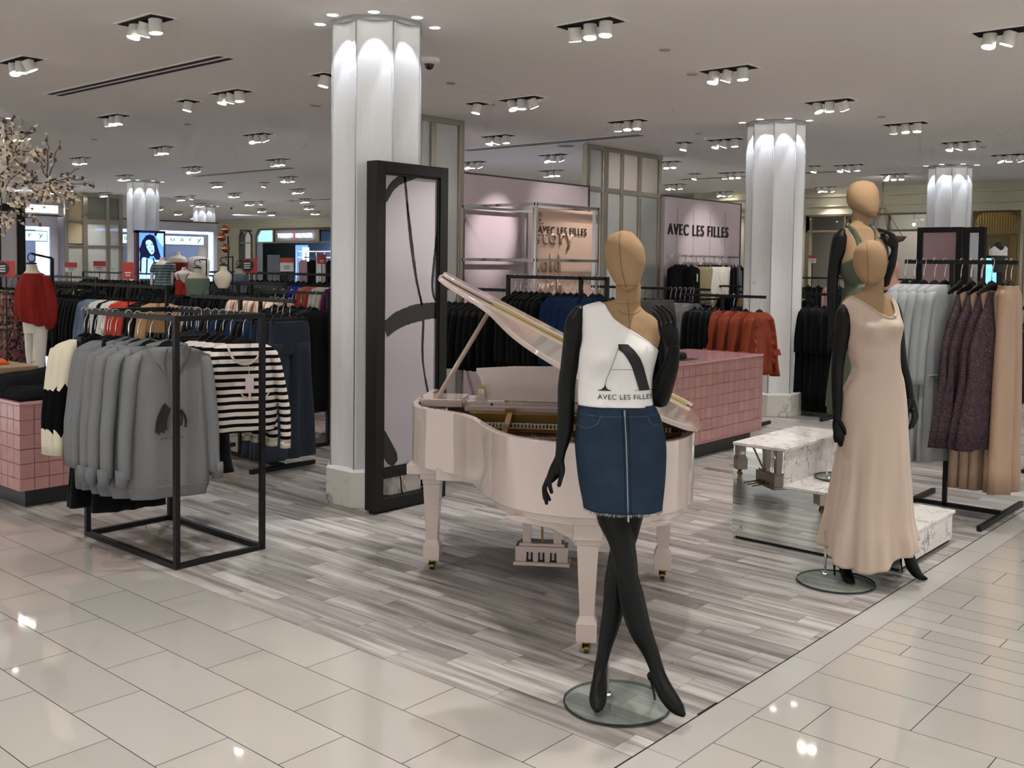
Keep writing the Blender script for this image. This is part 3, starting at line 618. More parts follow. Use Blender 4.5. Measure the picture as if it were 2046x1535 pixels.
# hanging lamp bowl with rods
t = thing('pendant_lamp', (19.6, 7.6, 2.3), 'wide shallow hanging basket lamp seen through the shop window', 'pendant lamp')
wick = mat('woven brown wicker', '#6e4d38', .7, var=.3, scale=40)
MB().lathe([(.001, 2.20), (.22, 2.20), (.40, 2.26), (.46, 2.34), (.44, 2.35), (.36, 2.30), (.001, 2.27)], (19.6, 7.55, 0), 28).build('basket', wick, t, smooth=True)
b = MB()
for k in range(6): a = k*pi/3; b.tube([(19.6+.4*cos(a), 7.55+.4*sin(a), 2.33), (19.6+.05*cos(a), 7.55+.05*sin(a), 2.9)], .006, 6)
b.tube([(19.6, 7.55, 2.88), (19.6, 7.55, CEIL)], .01, 6); b.build('suspension_rods', brz, t)
for k, (y, z) in enumerate([(7.5, 2.62), (8.35, 2.55), (8.55, 2.55), (7.05, 2.70), (6.98, 2.72)]):
    _b = MB().ball((21.2, y, z+.02), .035, 12, 8).build('lamp_bulb', lamp_em, smooth=True); PO[_b.name] = Vector((0, 0, 0)); MB().tube([(21.2, y, z+.05), (21.2, y, CEIL)], .004, 6).build('cord', PLASTIC, _b); tag(_b, 'small bright bulb inside the shop beyond the window', 'bulb', 'bulbs beyond the right shop window')
# left far wall with shopfront signs
XL = 24.0
b = MB(); b.box((XL, 12.2, 3.0), (XL+.3, YMAX, CEIL)); b.box((XL, 34.45, 0), (XL+.3, 34.75, 3.0)); b.box((XL, 35.6, 0), (XL+.3, YMAX, 3.0)); b.box((XL, 12.2, 0), (XL+.3, 29.6, 3.0)); b.box((XL-4, YMAX-.2, 0), (XL+6, YMAX, CEIL))
struct(b.build('wall_left', creamw))
b = MB(); b.box((XL-.06, 12.2, 3.08), (XL, YMAX, 3.12)); b.box((XL-.1, 12.2, 3.25), (XL, YMAX, 3.3)); struct(b.build('trim_2', creamw))
t = thing('shopfront', (XL, 32, 0), 'distant lit shopfront with illuminated white name sign', 'shopfront')
b = MB(); b.tube([(XL-.02, y, z) for y, z in arch(29.6, 34.45, 2.98, .35)], .04, 8); b.box((XL-.03, 29.6, 2.44), (XL+.03, 34.45, 2.49))
for y in (33.3, 30.45): b.box((XL-.03, y-.04, 2.46), (XL+.03, y+.04, 2.97))
b.build('bronze_surround', brz, t)
MB().box((XL+.03, 30.45, 2.5), (XL+.06, 33.3, 2.96)).build('sign_fascia', mat('grey fascia', '#8d8a85', .5), t)
MB().plate([(XL+.05, y, z) for y, z in ((33.35, 2.5), (34.4, 2.5), (34.4, 2.7), (34.2, 2.95), (33.35, 2.95))], (1, 0, 0), .03).build('corner_light', mat('aqua light glass', '#8fe0e8', .4, emit=1.6), t)
sg = mat('white neon letters', '#dfe6ff', .4, emit=3.2)
fit_text('sign_lettering', 'TOMMY', sg, (XL-.02, 33.0, 2.64), (0, -1, 0), .88, .17, t, .03, bold=.012)
fit_text('sign_lettering', 'HILFIGER', sg, (XL-.02, 31.83, 2.64), (0, -1, 0), 1.0, .17, t, .03, bold=.012)
b = MB(); b.box((XL-.04, 31.99, 2.66), (XL-.02, 32.05, 2.80)); b.build('logo_flag', mat('red flag light', '#e0407a', .4, emit=3), t, label='red half of the small flag emblem'); MB().box((XL-.04, 32.05, 2.66), (XL-.02, 32.10, 2.80)).build('logo_flag', sg, t)
MB().box((XL+2.9, 29.4, 0), (XL+3.0, 35, 3.0)).build('interior_wall', mat('blue-grey shop wall', '#8f97a3', .6), t)
MB().box((XL+1.5, 33.1, 0), (XL+1.52, 33.9, 2.4)).build('light_wall', mat('blue white light wall', '#6a9cf0', .5, emit=1.5), t)
MB().box((XL+1.48, 33.0, .8), (XL+1.5, 33.42, 2.3)).build('light_window', mat('white blue window', '#dcebff', .5, emit=2.2), t)
MB().box((XL-.3, 32.5, .2), (XL-.27, 33.3, 1.98)).build('poster_stand', mat('navy poster', '#232b4a', .4), t)
b = MB()
for y in (30.0, 31.4, 32.6):
    for x in (XL+.6, XL+1.0): b.box((x, y-.02, 0), (x+.03, y+.02, 2.15))
for z in (2.13, 1.9): b.box((XL+.6, 30, z-.02), (XL+.63, 32.6, z+.02)); b.box((XL+1, 30, z-.02), (XL+1.03, 32.6, z+.02))
b.build('display_rack', CHROME, t)
for k, (y, c) in enumerate([(32.3, '#c9a0a8'), (31.75, '#17171a'), (31.2, '#e5e0dc'), (30.6, '#17171a')]):
    MB().rings([[(XL+.7+.12*cos(a*pi/6), y+w_*sin(a*pi/6), z) for a in range(12)] for w_, z in ((.08, 1.8), (.3, 1.7), (.28, 1.2), (.3, .7))]).build('garment', mat('shop garment '+c, c, .8), t, smooth=True)
t = thing('shopfront', (XL, 35.1, 0), 'narrow arched shop window left of the illuminated name sign', 'shop window')
b = MB(); b.tube([(XL-.02, y, z) for y, z in arch(34.76, 35.6, 2.95, .3)], .04, 8); b.box((XL-.03, 34.76, 2.44), (XL+.03, 35.6, 2.48)); b.build('bronze_surround', brz, t)
MB().box((XL+.1, 34.7, 0), (XL+.14, 35.65, 3)).build('pane', mat('grey green glass', '#8d938c', .1, .3), t)
# ------------------------------------------------------------------ white boutique walls with blue light coves
bw = mat('pale lilac boutique wall', '#b9b8c4', .5); cove = mat('blue white cove light', '#9cc4ff', .5, emit=4.5); signw = mat('pale aqua sign face', '#dffaf6', .5, emit=1.3); sign_e = mat('teal sign edge', '#2a7f93', .4)
def boutique(x0, x1, y, zt, cx0, cx1, ctop, sx0, sx1, label, txt, tx):
    t = thing('boutique_wall', ((x0+x1)/2, y, 0), label, 'boutique wall')
    b = MB(); b.box((x0, y, ctop), (x1, y+.3, zt)); b.box((cx1, y, 0), (x1, y+.3, ctop)); b.box((x0, y, 0), (cx0, y+.3, ctop)) if cx0 > x0 else None; b.build('outer_wall', bw, t)
    MB().box((cx0, y+.8, 0), (cx1, y+.9, ctop)).build('back_wall', bw, t)
    b = MB(); b.box((x0, y-.02, zt-.02), (x1+.03, y+.3, zt+.01)); b.build('top_trim', edge_m, t)
    MB().box((cx0, y+.06, ctop-.07), (cx1-.1, y+.12, ctop)).build('cove_light', cove, t, label='glowing blue white horizontal light strip')
    MB().box((cx1-.1, y+.06, 0), (cx1, y+.12, ctop)).build('cove_light', cove, t, label='glowing blue white vertical light strip')
    MB().box((sx0, y+.02, 2.13), (sx1, y+.05, 2.40)).build('sign_board', sign_e, t)
    MB().box((sx0+.02, y+.01, 2.15), (sx1-.02, y+.021, 2.38)).build('sign_face', signw, t)
    fit_text('sign_lettering', txt, mat('teal sign text', '#3fae9f', .5), (tx[0], y+.008, 2.2), (1, 0, 0), tx[1], .14, t, .003)
    return t
boutique(11.9, 16.3, 25.3, 2.79, 12.7, 16.2, 2.52, 13.4, 15.9, 'white boutique wall with blue cove light and long sign, behind the poster', 's a n c t u a r y', (13.5, 2.3))
boutique(7.6, 11.75, 25.3, 2.79, 8.2, 11.55, 2.50, 9.0, 11.5, 'white boutique wall with blue cove light and sign at the left edge', 's a n c t u a r y', (9.1, 2.3))
tag(MB().box((9.5, 25.6, 2.86), (11.9, 25.66, 3.05)).build('light_box', mat('white strip light', '#ffffff', .5, emit=3.5)), 'bright white horizontal light box above the left boutique wall', 'light box')
partition('glass_partition', 11.85, 13.3, 25.1, CEIL, [(11.87, .08), (12.35, .12), (12.95, .1), (13.3, .1)], [(3.33, .08), (2.68, .1), (2.05, .04)], 'distant nickel framed partition left of the column behind the poster', [(11.9, 12.3, 2.1, 3.3, mat('tan transom', '#b0a284', .5)), (11.9, 12.3, 0, 2.03, mat('pale pane', '#a9a9a2', .3)), (12.4, 12.9, 0, 2.63, ripg), (13.0, 13.25, 0, 2.63, ripg), (12.4, 13.25, 2.73, 3.3, mat('grey transom', '#6c706b', .4))])
tag(panel_frame('framed_panel', 5.0, 5.37, 12.4, 12.52, 2.35, .25, 'black framed panel at the left edge behind the red blouse', 'display panel'), None)
# portrait poster light box
t = thing('portrait_poster', (11.22, 19.9, 0), 'tall lit blue portrait poster of a long haired woman in a brown frame', 'poster')
PX, PX1, PZ0, PZ1 = 10.89, 11.56, .6, 2.33
b = MB(); b.box((PX, 19.9, 0), (PX+.07, 20.0, PZ1)); b.box((PX1-.03, 19.9, 0), (PX1, 20.0, PZ1)); b.box((PX, 19.9, PZ1-.05), (PX1, 20.0, PZ1)); b.box((PX, 19.9, 0), (PX1, 20.0, PZ0)); b.build('frame', mat('dark brown frame', '#4a2f2b', .4), t)
def glow(n, c, e): return mat(n, c, .5, emit=e)
MB().box((PX+.07, 19.93, PZ0), (PX1-.03, 19.95, PZ1-.05)).build('light_panel', glow('poster blue', '#5b93ff', 1.5), t)
def pic(name, pts, m_, dy):
    n = len(pts); MB().plate([(PX+.07+x*.57, 19.93-dy, PZ1-.05-z*.57) for x, z in pts], (0, -1, 0), .0015).build(name, m_, t)
hair = glow('poster hair', '#0c1440', .5); skin = glow('poster skin', '#8fb8ff', 2.1); shade = glow('poster shade', '#3358c8', 1.0)
pic('poster_hair', [(.22, .2), (.3, .1), (.45, .05), (.62, .1), (.7, .25), (.76, .5), (.86, .8), (.98, 1.12), (.84, 1.05), (.86, 1.3), (.74, 1.05), (.68, .98), (.6, .85), (.45, .86), (.38, 1.0), (.34, 1.35), (.28, 1.05), (.2, 1.4), (.14, 1.02), (.02, 1.12), (.06, .8), (.02, .62), (.1, .45), (.14, .3)], hair, 0)
pic('poster_clothing', [(.05, 1.0), (.2, .9), (.5, .98), (.8, 1.0), (1, .95), (1, 2.6), (0, 2.6), (0, 1.2)], skin, .002)
pic('poster_face', [(.27, .34), (.33, .27), (.44, .25), (.54, .33), (.61, .5), (.63, .66), (.57, .78), (.5, .8), (.41, .70), (.31, .52)], skin, .004)
for pts in ([(.28, .45), (.38, .42), (.39, .45), (.30, .48)], [(.48, .40), (.57, .40), (.57, .43), (.49, .44)], [(.48, .66), (.58, .63), (.57, .68), (.5, .69)], [(.44, .5), (.47, .57), (.44, .58), (.42, .57)]): pic('poster_feature', pts, shade, .006)
pic('poster_hair', [(.30, .95), (.36, .95), (.34, 1.5), (.28, 1.6)], hair, .004); pic('poster_hair', [(.05, .95), (.12, .95), (.1, 1.5), (.03, 1.4)], hair, .004); pic('poster_hair', [(.55, .95), (.6, .92), (.7, 1.25), (.66, 1.3)], hair, .004)
pic('poster_second_face', [(.6, 0), (1, 0), (1, .5), (.85, .35), (.72, .15)], skin, .0035); pic('poster_hair', [(.62, 0), (.75, 0), (.7, .12), (.64, .1)], hair, .006)
# copper balls on a thin stand
cop = mat('polished copper', '#c98a6d', .12, 1)
t = thing('copper_lamp', (6.87, 10.45, 0), 'three polished copper balls on a thin black pole', 'lamp')
for px, py in ((451, 458), (443, 474), (451, 496)): p = mm(px, py, 12); MB().ball(p, .052, 24, 16).build('copper_ball', cop, t, smooth=True)
p = mm(456, 470, 12.05); MB().tube([(p.x, p.y, 0), (p.x, p.y, 2.0)], .009, 8).build('pole', BLACK, t); MB().lathe([(.001, 0), (.12, 0), (.12, .015), (.001, .015)], (p.x, p.y, 0), 20).build('base', BLACK, t)
# ================================================================== HANGERS AND GARMENTS
# local frame of every hanging garment: origin on top of the rail, x across the shoulders, y along the rail, z up
HDROP = .05
def hanger_mb(w=.2, clip=False, n=10):
    h = MB(); pts = [(-.002, 0, -.11), (0, 0, -.055), (.003, 0, -.02), (.014, 0, .005), (.022, 0, .025), (.021, 0, .045), (.012, 0, .058), (0, 0, .062), (-.012, 0, .058), (-.02, 0, .044)]
    h.tube(pts, .0022, 6); return h
def hanger_body(w=.2, thick=.014, clip=False):
    b = MB()
    if clip: b.box((-w, -.008, -.125), (w, .008, -.112)); b.box((-w-.004, -.012, -.16), (-w+.02, .012, -.105)); b.box((w-.02, -.012, -.16), (w+.004, .012, -.105)); return b
    top = [(-w, -.175), (-w*.8, -.152), (-w*.35, -.125), (-.035, -.105), (0, -.092), (.035, -.105), (w*.35, -.125), (w*.8, -.152), (w, -.175)]
    bot = [(w*.97, -.19), (w*.55, -.17), (0, -.155), (-w*.55, -.17), (-w*.97, -.19)]
    return b.plate([(x, -thick/2, z) for x, z in top+bot], (0, 1, 0), thick)
def cloth_ring(w, d, z, n, amp, k, ph, slope=0, e=.8, dip=0):
    r = []
    for j in range(n):
        a = 2*pi*j/n; cx, sy = cos(a), sin(a)
        x = w*(abs(cx)**e)*(1 if cx >= 0 else -1); y = d*(abs(sy)**e)*(1 if sy >= 0 else -1)
        fold = amp*(sin(k*x+ph)+.5*sin(k*1.7*x+ph*2.1))
        xx = x+amp*.35*sin(k*2*x+ph*1.3)
        r.append((xx, y+fold, z-slope*abs(x)-(dip*(1-min(1, abs(x)/.09)**2) if sy < 0 and dip else 0)))
    return r
def body_mb(rows, n=40, k=26, ph=0, sub=3):
    "rows: (z, half width, half depth, fold amplitude)"
    R_ = crom(rows, sub); b = MB(); return b.rings([cloth_ring(w, d, z, n, a, k, ph) for z, w, d, a in R_])
def sleeve_mb(side, sw, z0, L, out=.05, r0=(.075, .03), r1=(.045, .028), fwd=-.01, n=12, amp=.006, flare=None, ph=0):
    pts, rs = [(side*(sw-.085), 0, z0+.004)], [(.022, .03)]
    m = 10
    for i in range(m+1):
        t = i/m; x = side*(sw-.035+(out+.035)*min(1, t*1.6)**.8); z = z0-.03-L*t; y = fwd*t+amp*.4*sin(t*9+ph)
        a = r0[0]+(r1[0]-r0[0])*t; c = r0[1]+(r1[1]-r0[1])*t
        if flare and t > flare[0]: a *= 1+flare[1]*(t-flare[0])/(1-flare[0])
        pts.append((x+amp*.35*sin(t*6+ph), y, z)); rs.append((c, a))
    b = MB(); b.tube(pts, rs, n); return b
def rackline(pts): pass
def mk(name, label, cat, group=None): return thing(name, (0, 0, 0), label, cat, group)
def add_hanger(t, w=.2, clip=False):
    if not clip: w *= .86
    h = hanger_body(w, clip=clip).build('hanger', PLASTIC, t, label='black plastic hanger'); o = hanger_mb().build('hook', STEEL, h, smooth=True); return h
# materials
heather = mat('heather grey jersey', '#75777a', .95, var=.16, scale=350, bump=.15)
ribgrey = mat('heather grey rib knit', '#6d6f72', .95, var=.1, scale=200, bump=.2)
bstripe = m_stripes('cream and black stripe knit', '#0f0f12', '#d8cec6', .045, .46)
creamk = mat('cream knit', '#cfc8b4', .95, var=.08, scale=80); blackk = mat('black fabric', '#0c0c0e', .92, sheen=.08)
blackv = mat('black crepe', '#111114', .85, sheen=.1); navy = mat('slate navy crepe', '#2f3845', .85, sheen=.15); denim = mat('indigo denim', '#1d2f4a', .9, var=.3, scale=90, bump=.1)
denimd = mat('dark indigo denim', '#1c2f49', .9, var=.25, scale=90); rust = mat('rust orange crepe', '#8a3f2a', .85, sheen=.1); greyf = mat('mid grey jersey', '#6c6e70', .9); palegrey = mat('pale grey pleated satin', '#94989b', .7)
floral = m_print('dark plum floral chiffon', ['#26242a', '#302c34', '#252b3c', '#4d332f', '#2b2a34', '#7d5244', '#565c6c'], 48); tan = mat('champagne tan satin', '#a78b74', .5, var=.06, scale=6)
peachf = mat('pale peach cotton', '#e0c5b4', .85); royal = mat('royal blue crepe', '#1d2580', .8); orange = mat('orange red silk', '#a83c28', .7); coral = mat('coral red cotton', '#b84436', .8); whitef = mat('white cotton', '#d9d5cf', .85); purple = mat('magenta purple crepe', '#6f2a63', .8)
khaki = mat('khaki satin', '#8f8562', .55, sheen=.2); offw = mat('ivory blouse cotton', '#dcd8ce', .8); ldenim = mat('light blue denim', '#76889e', .9, var=.15, scale=50); tanc = mat('camel cotton', '#b08e69', .85); camo = m_print('brown pink floral print', ['#3c2d29', '#7d6b5a', '#5b4a40', '#a08a78', '#8a4f63', '#2c2523', '#6b5a4e'], 14)
darkprint = m_print('dark green black print', ['#15191a', '#1d2524', '#2f3a36', '#101213', '#3f4a45', '#4f5a55'], 22); sequin = m_print('bronze gold sequins', ['#7a4a30', '#a86c40', '#c9a070', '#5e3424', '#b98650'], 40, .45); speck = m_print('cream black speckle', ['#8b887c', '#6e6b62', '#a5a295', '#3c3a36', '#94917f'], 90)
BOLD = [(blackk, 'black'), (darkprint, 'dark print')]
# ---- pieces
def hoodie(label, front=False, group=None):
    t = mk('hoodie_dress', label, 'hoodie dress', group)
    rows = [(-.13, .10, .03, .0), (-.148, .155, .036, .001), (-.17, .195, .042, .002), (-.22, .216, .048, .003), (-.32, .222, .052, .004), (-.48, .218, .05, .007), (-.68, .225, .05, .012), (-.84, .232, .05, .014), (-.905, .222, .046, .012), (-.97, .20, .042, .01)]
    body_mb(rows, 48, 22, 1.0).build('body', heather, t, smooth=True)
    body_mb([(-.905, .226, .049, .012), (-.94, .213, .047, .011), (-.975, .203, .045, .01)], 48, 22, 1.0).build('hem_band', ribgrey, t, smooth=True)
    for s in (-1, 1):
        o = sleeve_mb(s, .225, -.175, .645, .015, (.062, .042), (.048, .034), -.03, amp=.007, ph=s).build('sleeve', heather, t, smooth=True)
        q = sleeve_mb(s, .225, -.175, .645, .015, (.062, .042), (.048, .034), -.03, amp=.007, ph=s)
        x = s*(.225-.035+.07); MB().tube([(x, -.028, -.80), (x-.002*s, -.032, -.845), (x, -.034, -.89)], [(.034, .047), (.036, .05), (.03, .043)], 14).build('cuff', ribgrey, o, smooth=True)
    # hood: two folded lapels and a back fold
    b = MB()
    for s in (-1, 1):
        b.rings([[(s*(.016+u*.10*(1-v*.75))+s*.02*sin(v*3), -.062-.026*sin(pi*u)*(1-v)+.03*u*(1-v), -.105-.055*u*.5-.185*v*(1-u*.35)-.02*(1-u)) for u in [i/6 for i in range(7)]]+[(s*(.016+u*.10*(1-v*.75))+s*.02*sin(v*3), -.03+.03*u*(1-v), -.115-.055*u*.5-.185*v*(1-u*.35)-.02*(1-u)) for u in [1-i/6 for i in range(7)]] for v in [0, .2, .4, .6, .8, 1]])
    b.build('hood', heather, t, smooth=True)
    MB().rings([[(.115*cos(a), .045+.03*sin(a), z+.03*abs(cos(a))*-1) for a in [2*pi*i/16 for i in range(16)]] for z in (-.09, -.11, -.16, -.2)]).build('hood_back', heather, t, smooth=True)
    for s in (-1, 1): MB().tube([(s*.022, -.062, -.30), (s*.02, -.066, -.40), (s*.026, -.062, -.47)], .003, 6).build('drawcord', ribgrey, t)
    if front:
        r = random.Random(4)
        for i, (x0, zt, x1, zb) in enumerate([(-.045, -.45, -.085, -.60), (-.036, -.44, -.072, -.61), (-.027, -.45, -.058, -.60), (-.018, -.46, -.045, -.605), (-.008, -.47, -.032, -.59), (.035, -.47, .048, -.57), (.05, -.48, .075, -.58)]):
            pts = crom([(x0, -.066, zt), ((x0+x1)/2-.012*(1 if x0 < 0 else -1), -.068, (zt+zb)/2), (x1, -.067, zb)], 5); MB().tube(pts, [(.006, .0015)]*len(pts), 6).build('print_stroke', BLACKINK, t)
        fit_text('lettering', 'AVEC LES FILLES', BLACKINK, (-.062, -.066, -.64), (1, 0, 0), .125, .010, t, .001)
    add_hanger(t, .19); return t
BLACKINK = mat('black print ink', '#121214', .7)
def striped(label, front=False, group=None):
    t = mk('striped_sweater', label, 'sweater', group)
    rows = [(-.13, .095, .03, .0), (-.148, .145, .036, .001), (-.168, .18, .042, .002), (-.22, .20, .048, .003), (-.36, .205, .05, .006), (-.52, .205, .048, .010), (-.62, .20, .045, .012), (-.665, .185, .04, .012)]
    body_mb(rows, 48, 24, 2.0).build('body', bstripe, t, smooth=True)
    for s in (-1, 1):
        o = sleeve_mb(s, .205, -.18, .535, .045, (.058, .04), (.042, .03), -.02, amp=.006, ph=s*2).build('sleeve', bstripe, t, smooth=True)
        x = s*(.205+.045); MB().tube([(x, -.018, -.735), (x, -.02, -.775)], [(.031, .044), (.031, .045)], 14).build('cuff', creamk, o, smooth=True)
    pts = [(.098*cos(a), -.054-.01*sin(a), -.135-.12*sin(a)) for a in [pi*i/16 for i in range(17)]]
    MB().tube(pts, .007, 8).build('neckband', creamk, t, smooth=True)
    pts = [(-.02+.08*cos(a), -.056, -.43-.03*sin(a)) for a in [pi*i/10 for i in range(11)]]
    if front:
        MB().tube([(x+.08, y, z) for x, y, z in pts], .004, 6).build('pocket_edge', creamk, t, smooth=True)
        g = MB().box((.0, -.068, -.42), (.048, -.065, -.33)).build('price_tag', mat('pale pink swing tag', '#d6c1c8', .5), t)
        MB().box((.018, -.07, -.47), (.032, -.067, -.40)).build('tag_strip', mat('pale pink swing tag', '#d6c1c8', .5), t)
        MB().tube([(.024, -.064, -.33), (.02, -.05, -.26), (.018, -.04, -.2)], .0015, 5).build('tag_string', whitef, t)
    add_hanger(t, .185); return t
def top(label, m_, L=.6, sw=.2, slv=.5, name='top', cat='top', group=None, amp=.008, ph=0, flare=None, hem=1.05, n=28, k=24, neck=.09, m2=None, strap=False, depth=.045):
    t = mk(name, label, cat, group); z0 = -.125
    if strap: rows = [(-.17, .025, .012, 0), (-.24, .055, .02, .002), (-.33, .10, .03, .004), (-.45, sw*.75, .04, amp)]
    else: rows = [(z0, neck, .026, 0), (z0-.02, sw*.74, .032, .001), (z0-.042, sw*.92, .038, .002), (z0-.085, sw, depth, .003), (z0-.22, sw*1.0, depth, amp*.6)]
    rows += [(z0-L*.55, sw*(1+(hem-1)*.5), depth, amp), (z0-L, sw*hem, depth*.95, amp*1.3)]
    body_mb(rows, n, k, ph).build('body', m_, t, smooth=True)
    if slv:
        for s in (-1, 1): sleeve_mb(s, sw, z0-.05, slv, .04, (.055, .036), (.038, .026), -.02, 10, amp=.006, flare=flare, ph=ph+s).build('sleeve', m2 or m_, t, smooth=True)
    add_hanger(t, sw*.92); return t
def trousers(label, m_, L=1.05, w=.19, name='trousers', cat='trousers', group=None, hemw=.13, ph=0):
    t = mk(name, label, cat, group)
    body_mb([(-.13, w, .02, .0), (-.2, w*1.02, .03, .004), (-.4, w*1.08, .04, .008)], 32, 18, ph).build('waist', m_, t, smooth=True)
    for s in (-1, 1):
        rows = [(-.3, w*.52, .035, .002), (-.6, w*.56, .04, .01), (-.9, hemw*.85, .04, .014), (-.13-L, hemw, .04, .016)]
        body_mb(rows, 24, 30, ph+s).xf(Matrix.Translation((s*w*.54, 0, 0))).build('leg', m_, t, smooth=True)
    add_hanger(t, w*.95, True); return t
def simple(label, m_, L=.9, sw=.19, group=None, ph=0, hem=1.15, name='garment', cat='garment', slv=.45, hanger=True):
    "garment of a dense distant rack: body with sleeves, and its hanger"
    b = body_mb([(-.122, .075, .022, 0), (-.145, sw*.78, .03, .001), (-.19, sw, .04, .003), (-.18-L*.5, sw*(1+hem)/2, .04, .010), (-.18-L, sw*hem, .04, .014)], 16, 24, ph, 2)
    if slv:
        for s in (-1, 1):
            q = sleeve_mb(s, sw, -.155, slv, .03, (.05, .032), (.036, .025), n=8, ph=ph+s); b.add(q.v, q.f)
    t = b.build(name, m_, None, smooth=True); tag(t, label, cat, group); PO[t.name] = Vector((0, 0, 0))
    if hanger:
        q = hanger_body(sw*.8); h = hanger_mb(); q.add(h.v, h.f); q.build('hanger', PLASTIC, t)
    return t
def place(t, x, y, z, rz=0, label=None, group=None, copy=True, sc=None):
    o = copy_tree(t) if copy else t
    o.location = (x, y, z-HDROP); o.rotation_euler = (0, 0, rz)
    if label: o['label'] = label
    if group: o['group'] = group
    elif label and 'group' in o: del o['group']
    if sc: o.scale = sc
    return o
def spread(pos, protos_, z, rng, group_, jitter=.06, x=None, axis='y'):
    "hang copies along a rail; the first use of each prototype is the prototype itself"
    for i, (c, k) in enumerate(pos):
        pr, lb = protos_[k]; first = not pr.get('placed'); pr['placed'] = 1
        o = pr if first else copy_tree(pr)
        rz = rng.uniform(-jitter, jitter)
        if axis == 'y': o.location = (x, c, z-HDROP)
        else: o.location = (c, x, z-HDROP); rz += pi/2
        o.rotation_euler = (0, 0, rz); o['label'] = lb; o['group'] = group_+', '+lb.split(' ')[0]+' ones'
RNG = random.Random(11)
# ================================================================== RACKS
def box_rack(x0, x1, y0, y1, zt, label, w=.03, name='clothing_rack'):
    t = thing(name, ((x0+x1)/2, (y0+y1)/2, 0), label, 'clothing rack'); h = w/2
    for x in (x0, x1):
        for y in (y0, y1): MB().box((x-h, y-h, 0), (x+h, y+h, zt)).build('post', BLACK, t, bevel=.002)
    for z in (h, zt-h):
        nm = 'base_rail' if z < .5 else 'hanging_rail'
        for x in (x0, x1): MB().box((x-h, y0+h, z-h), (x+h, y1-h, z+h)).build(nm, BLACK, t, bevel=.002)
        for y in (y0, y1): MB().box((x0+h, y-h, z-h), (x1-h, y+h, z+h)).build('base_rail' if z < .5 else 'top_rail', BLACK, t, bevel=.002)
    return t
def t_rack(x, y0, y1, zt, foot, label, post=None, w=.03, fl=.5):
    t = thing('clothing_rack', (x, (y0+y1)/2, 0), label, 'clothing rack'); h = w/2; yp = post or (y0+y1)/2
    MB().box((x-h, y0, zt-w), (x+h, y1, zt)).build('hanging_rail', BLACK, t, bevel=.002)
    MB().box((x-h, yp-h, .03), (x+h, yp+h, zt-w)).build('post', BLACK, t, bevel=.002)
    for y in foot: MB().box((x-fl, y-h, .004), (x+fl, y+h, .036)).build('foot', BLACK, t, bevel=.002)
    MB().box((x-h, foot[0], .02), (x+h, foot[-1], .05)).build('base_bar', BLACK, t, bevel=.002)
    return t
def goal_rack(x, y0, y1, zt, label, axis='y', w=.03, fl=.25):
    "two posts and a rail"
    P_ = (lambda a, b_, c: (x+a, b_, c)) if axis == 'y' else (lambda a, b_, c: (b_, x+a, c))
    c = P_(0, (y0+y1)/2, 0); t = thing('clothing_rack', c, label, 'clothing rack'); h = w/2
    MB().box(P_(-h, y0, zt-w), P_(h, y1, zt)).build('hanging_rail', BLACK, t)
    for y in (y0, y1):
        MB().box(P_(-h, y-h, .03), P_(h, y+h, zt)).build('post', BLACK, t); MB().box(P_(-fl, y-h, 0), P_(fl, y+h, .03)).build('foot', BLACK, t)
    return t
# ---- front cube rack
RX0, RX1, RY0, RY1, RZ = 2.966, 3.524, 5.0, 6.02, 1.40
box_rack(RX0, RX1, RY0, RY1, RZ, 'black open cube clothing rack with grey hoodies and striped sweaters at the left front')
h1 = hoodie('frontmost grey hoodie dress with black brush logo on the cube rack', True); place(h1, RX0+.05, 5.16, RZ, -.30, copy=False)
h2 = hoodie('grey hoodie dress directly behind the frontmost one on the cube rack'); place(h2, RX0+.0, 5.27, RZ, -.26, copy=False)
for i, (dx, y, lb) in enumerate([(-.0, 5.37, 'third grey hoodie dress from the front of the cube rack'), (.0, 5.47, 'fourth grey hoodie dress with folded collar on the cube rack')]): place(h2, RX0+dx-.02, y, RZ, [-.28, -.22][i], lb)
gs = top('grey knit dress with round shoulders, nearest of three in the middle of the cube rack', heather, .86, .19, .64, 'knit_dress', 'dress', n=32, amp=.008)
place(gs, RX0+.0, 5.66, RZ, -.15, copy=False); place(gs, RX0-.005, 5.715, RZ, -.12, 'grey knit dress, second of three in the middle of the cube rack'); place(gs, RX0+.005, 5.765, RZ, -.13, 'grey knit dress, rearmost of three in the middle of the cube rack')
bt = trousers('black trousers on a clip hanger between the grey hoodies and the grey knit dresses', blackk, .98, .15); place(bt, RX0+.03, 5.57, RZ, -.2, copy=False)
place(bt, RX0+.0, 5.81, RZ, .05, 'black trousers on a clip hanger between the grey dresses and the cream and black sweaters'); place(bt, RX0+.01, 5.85, RZ, .0, 'second black trousers beside the cream and black sweaters')
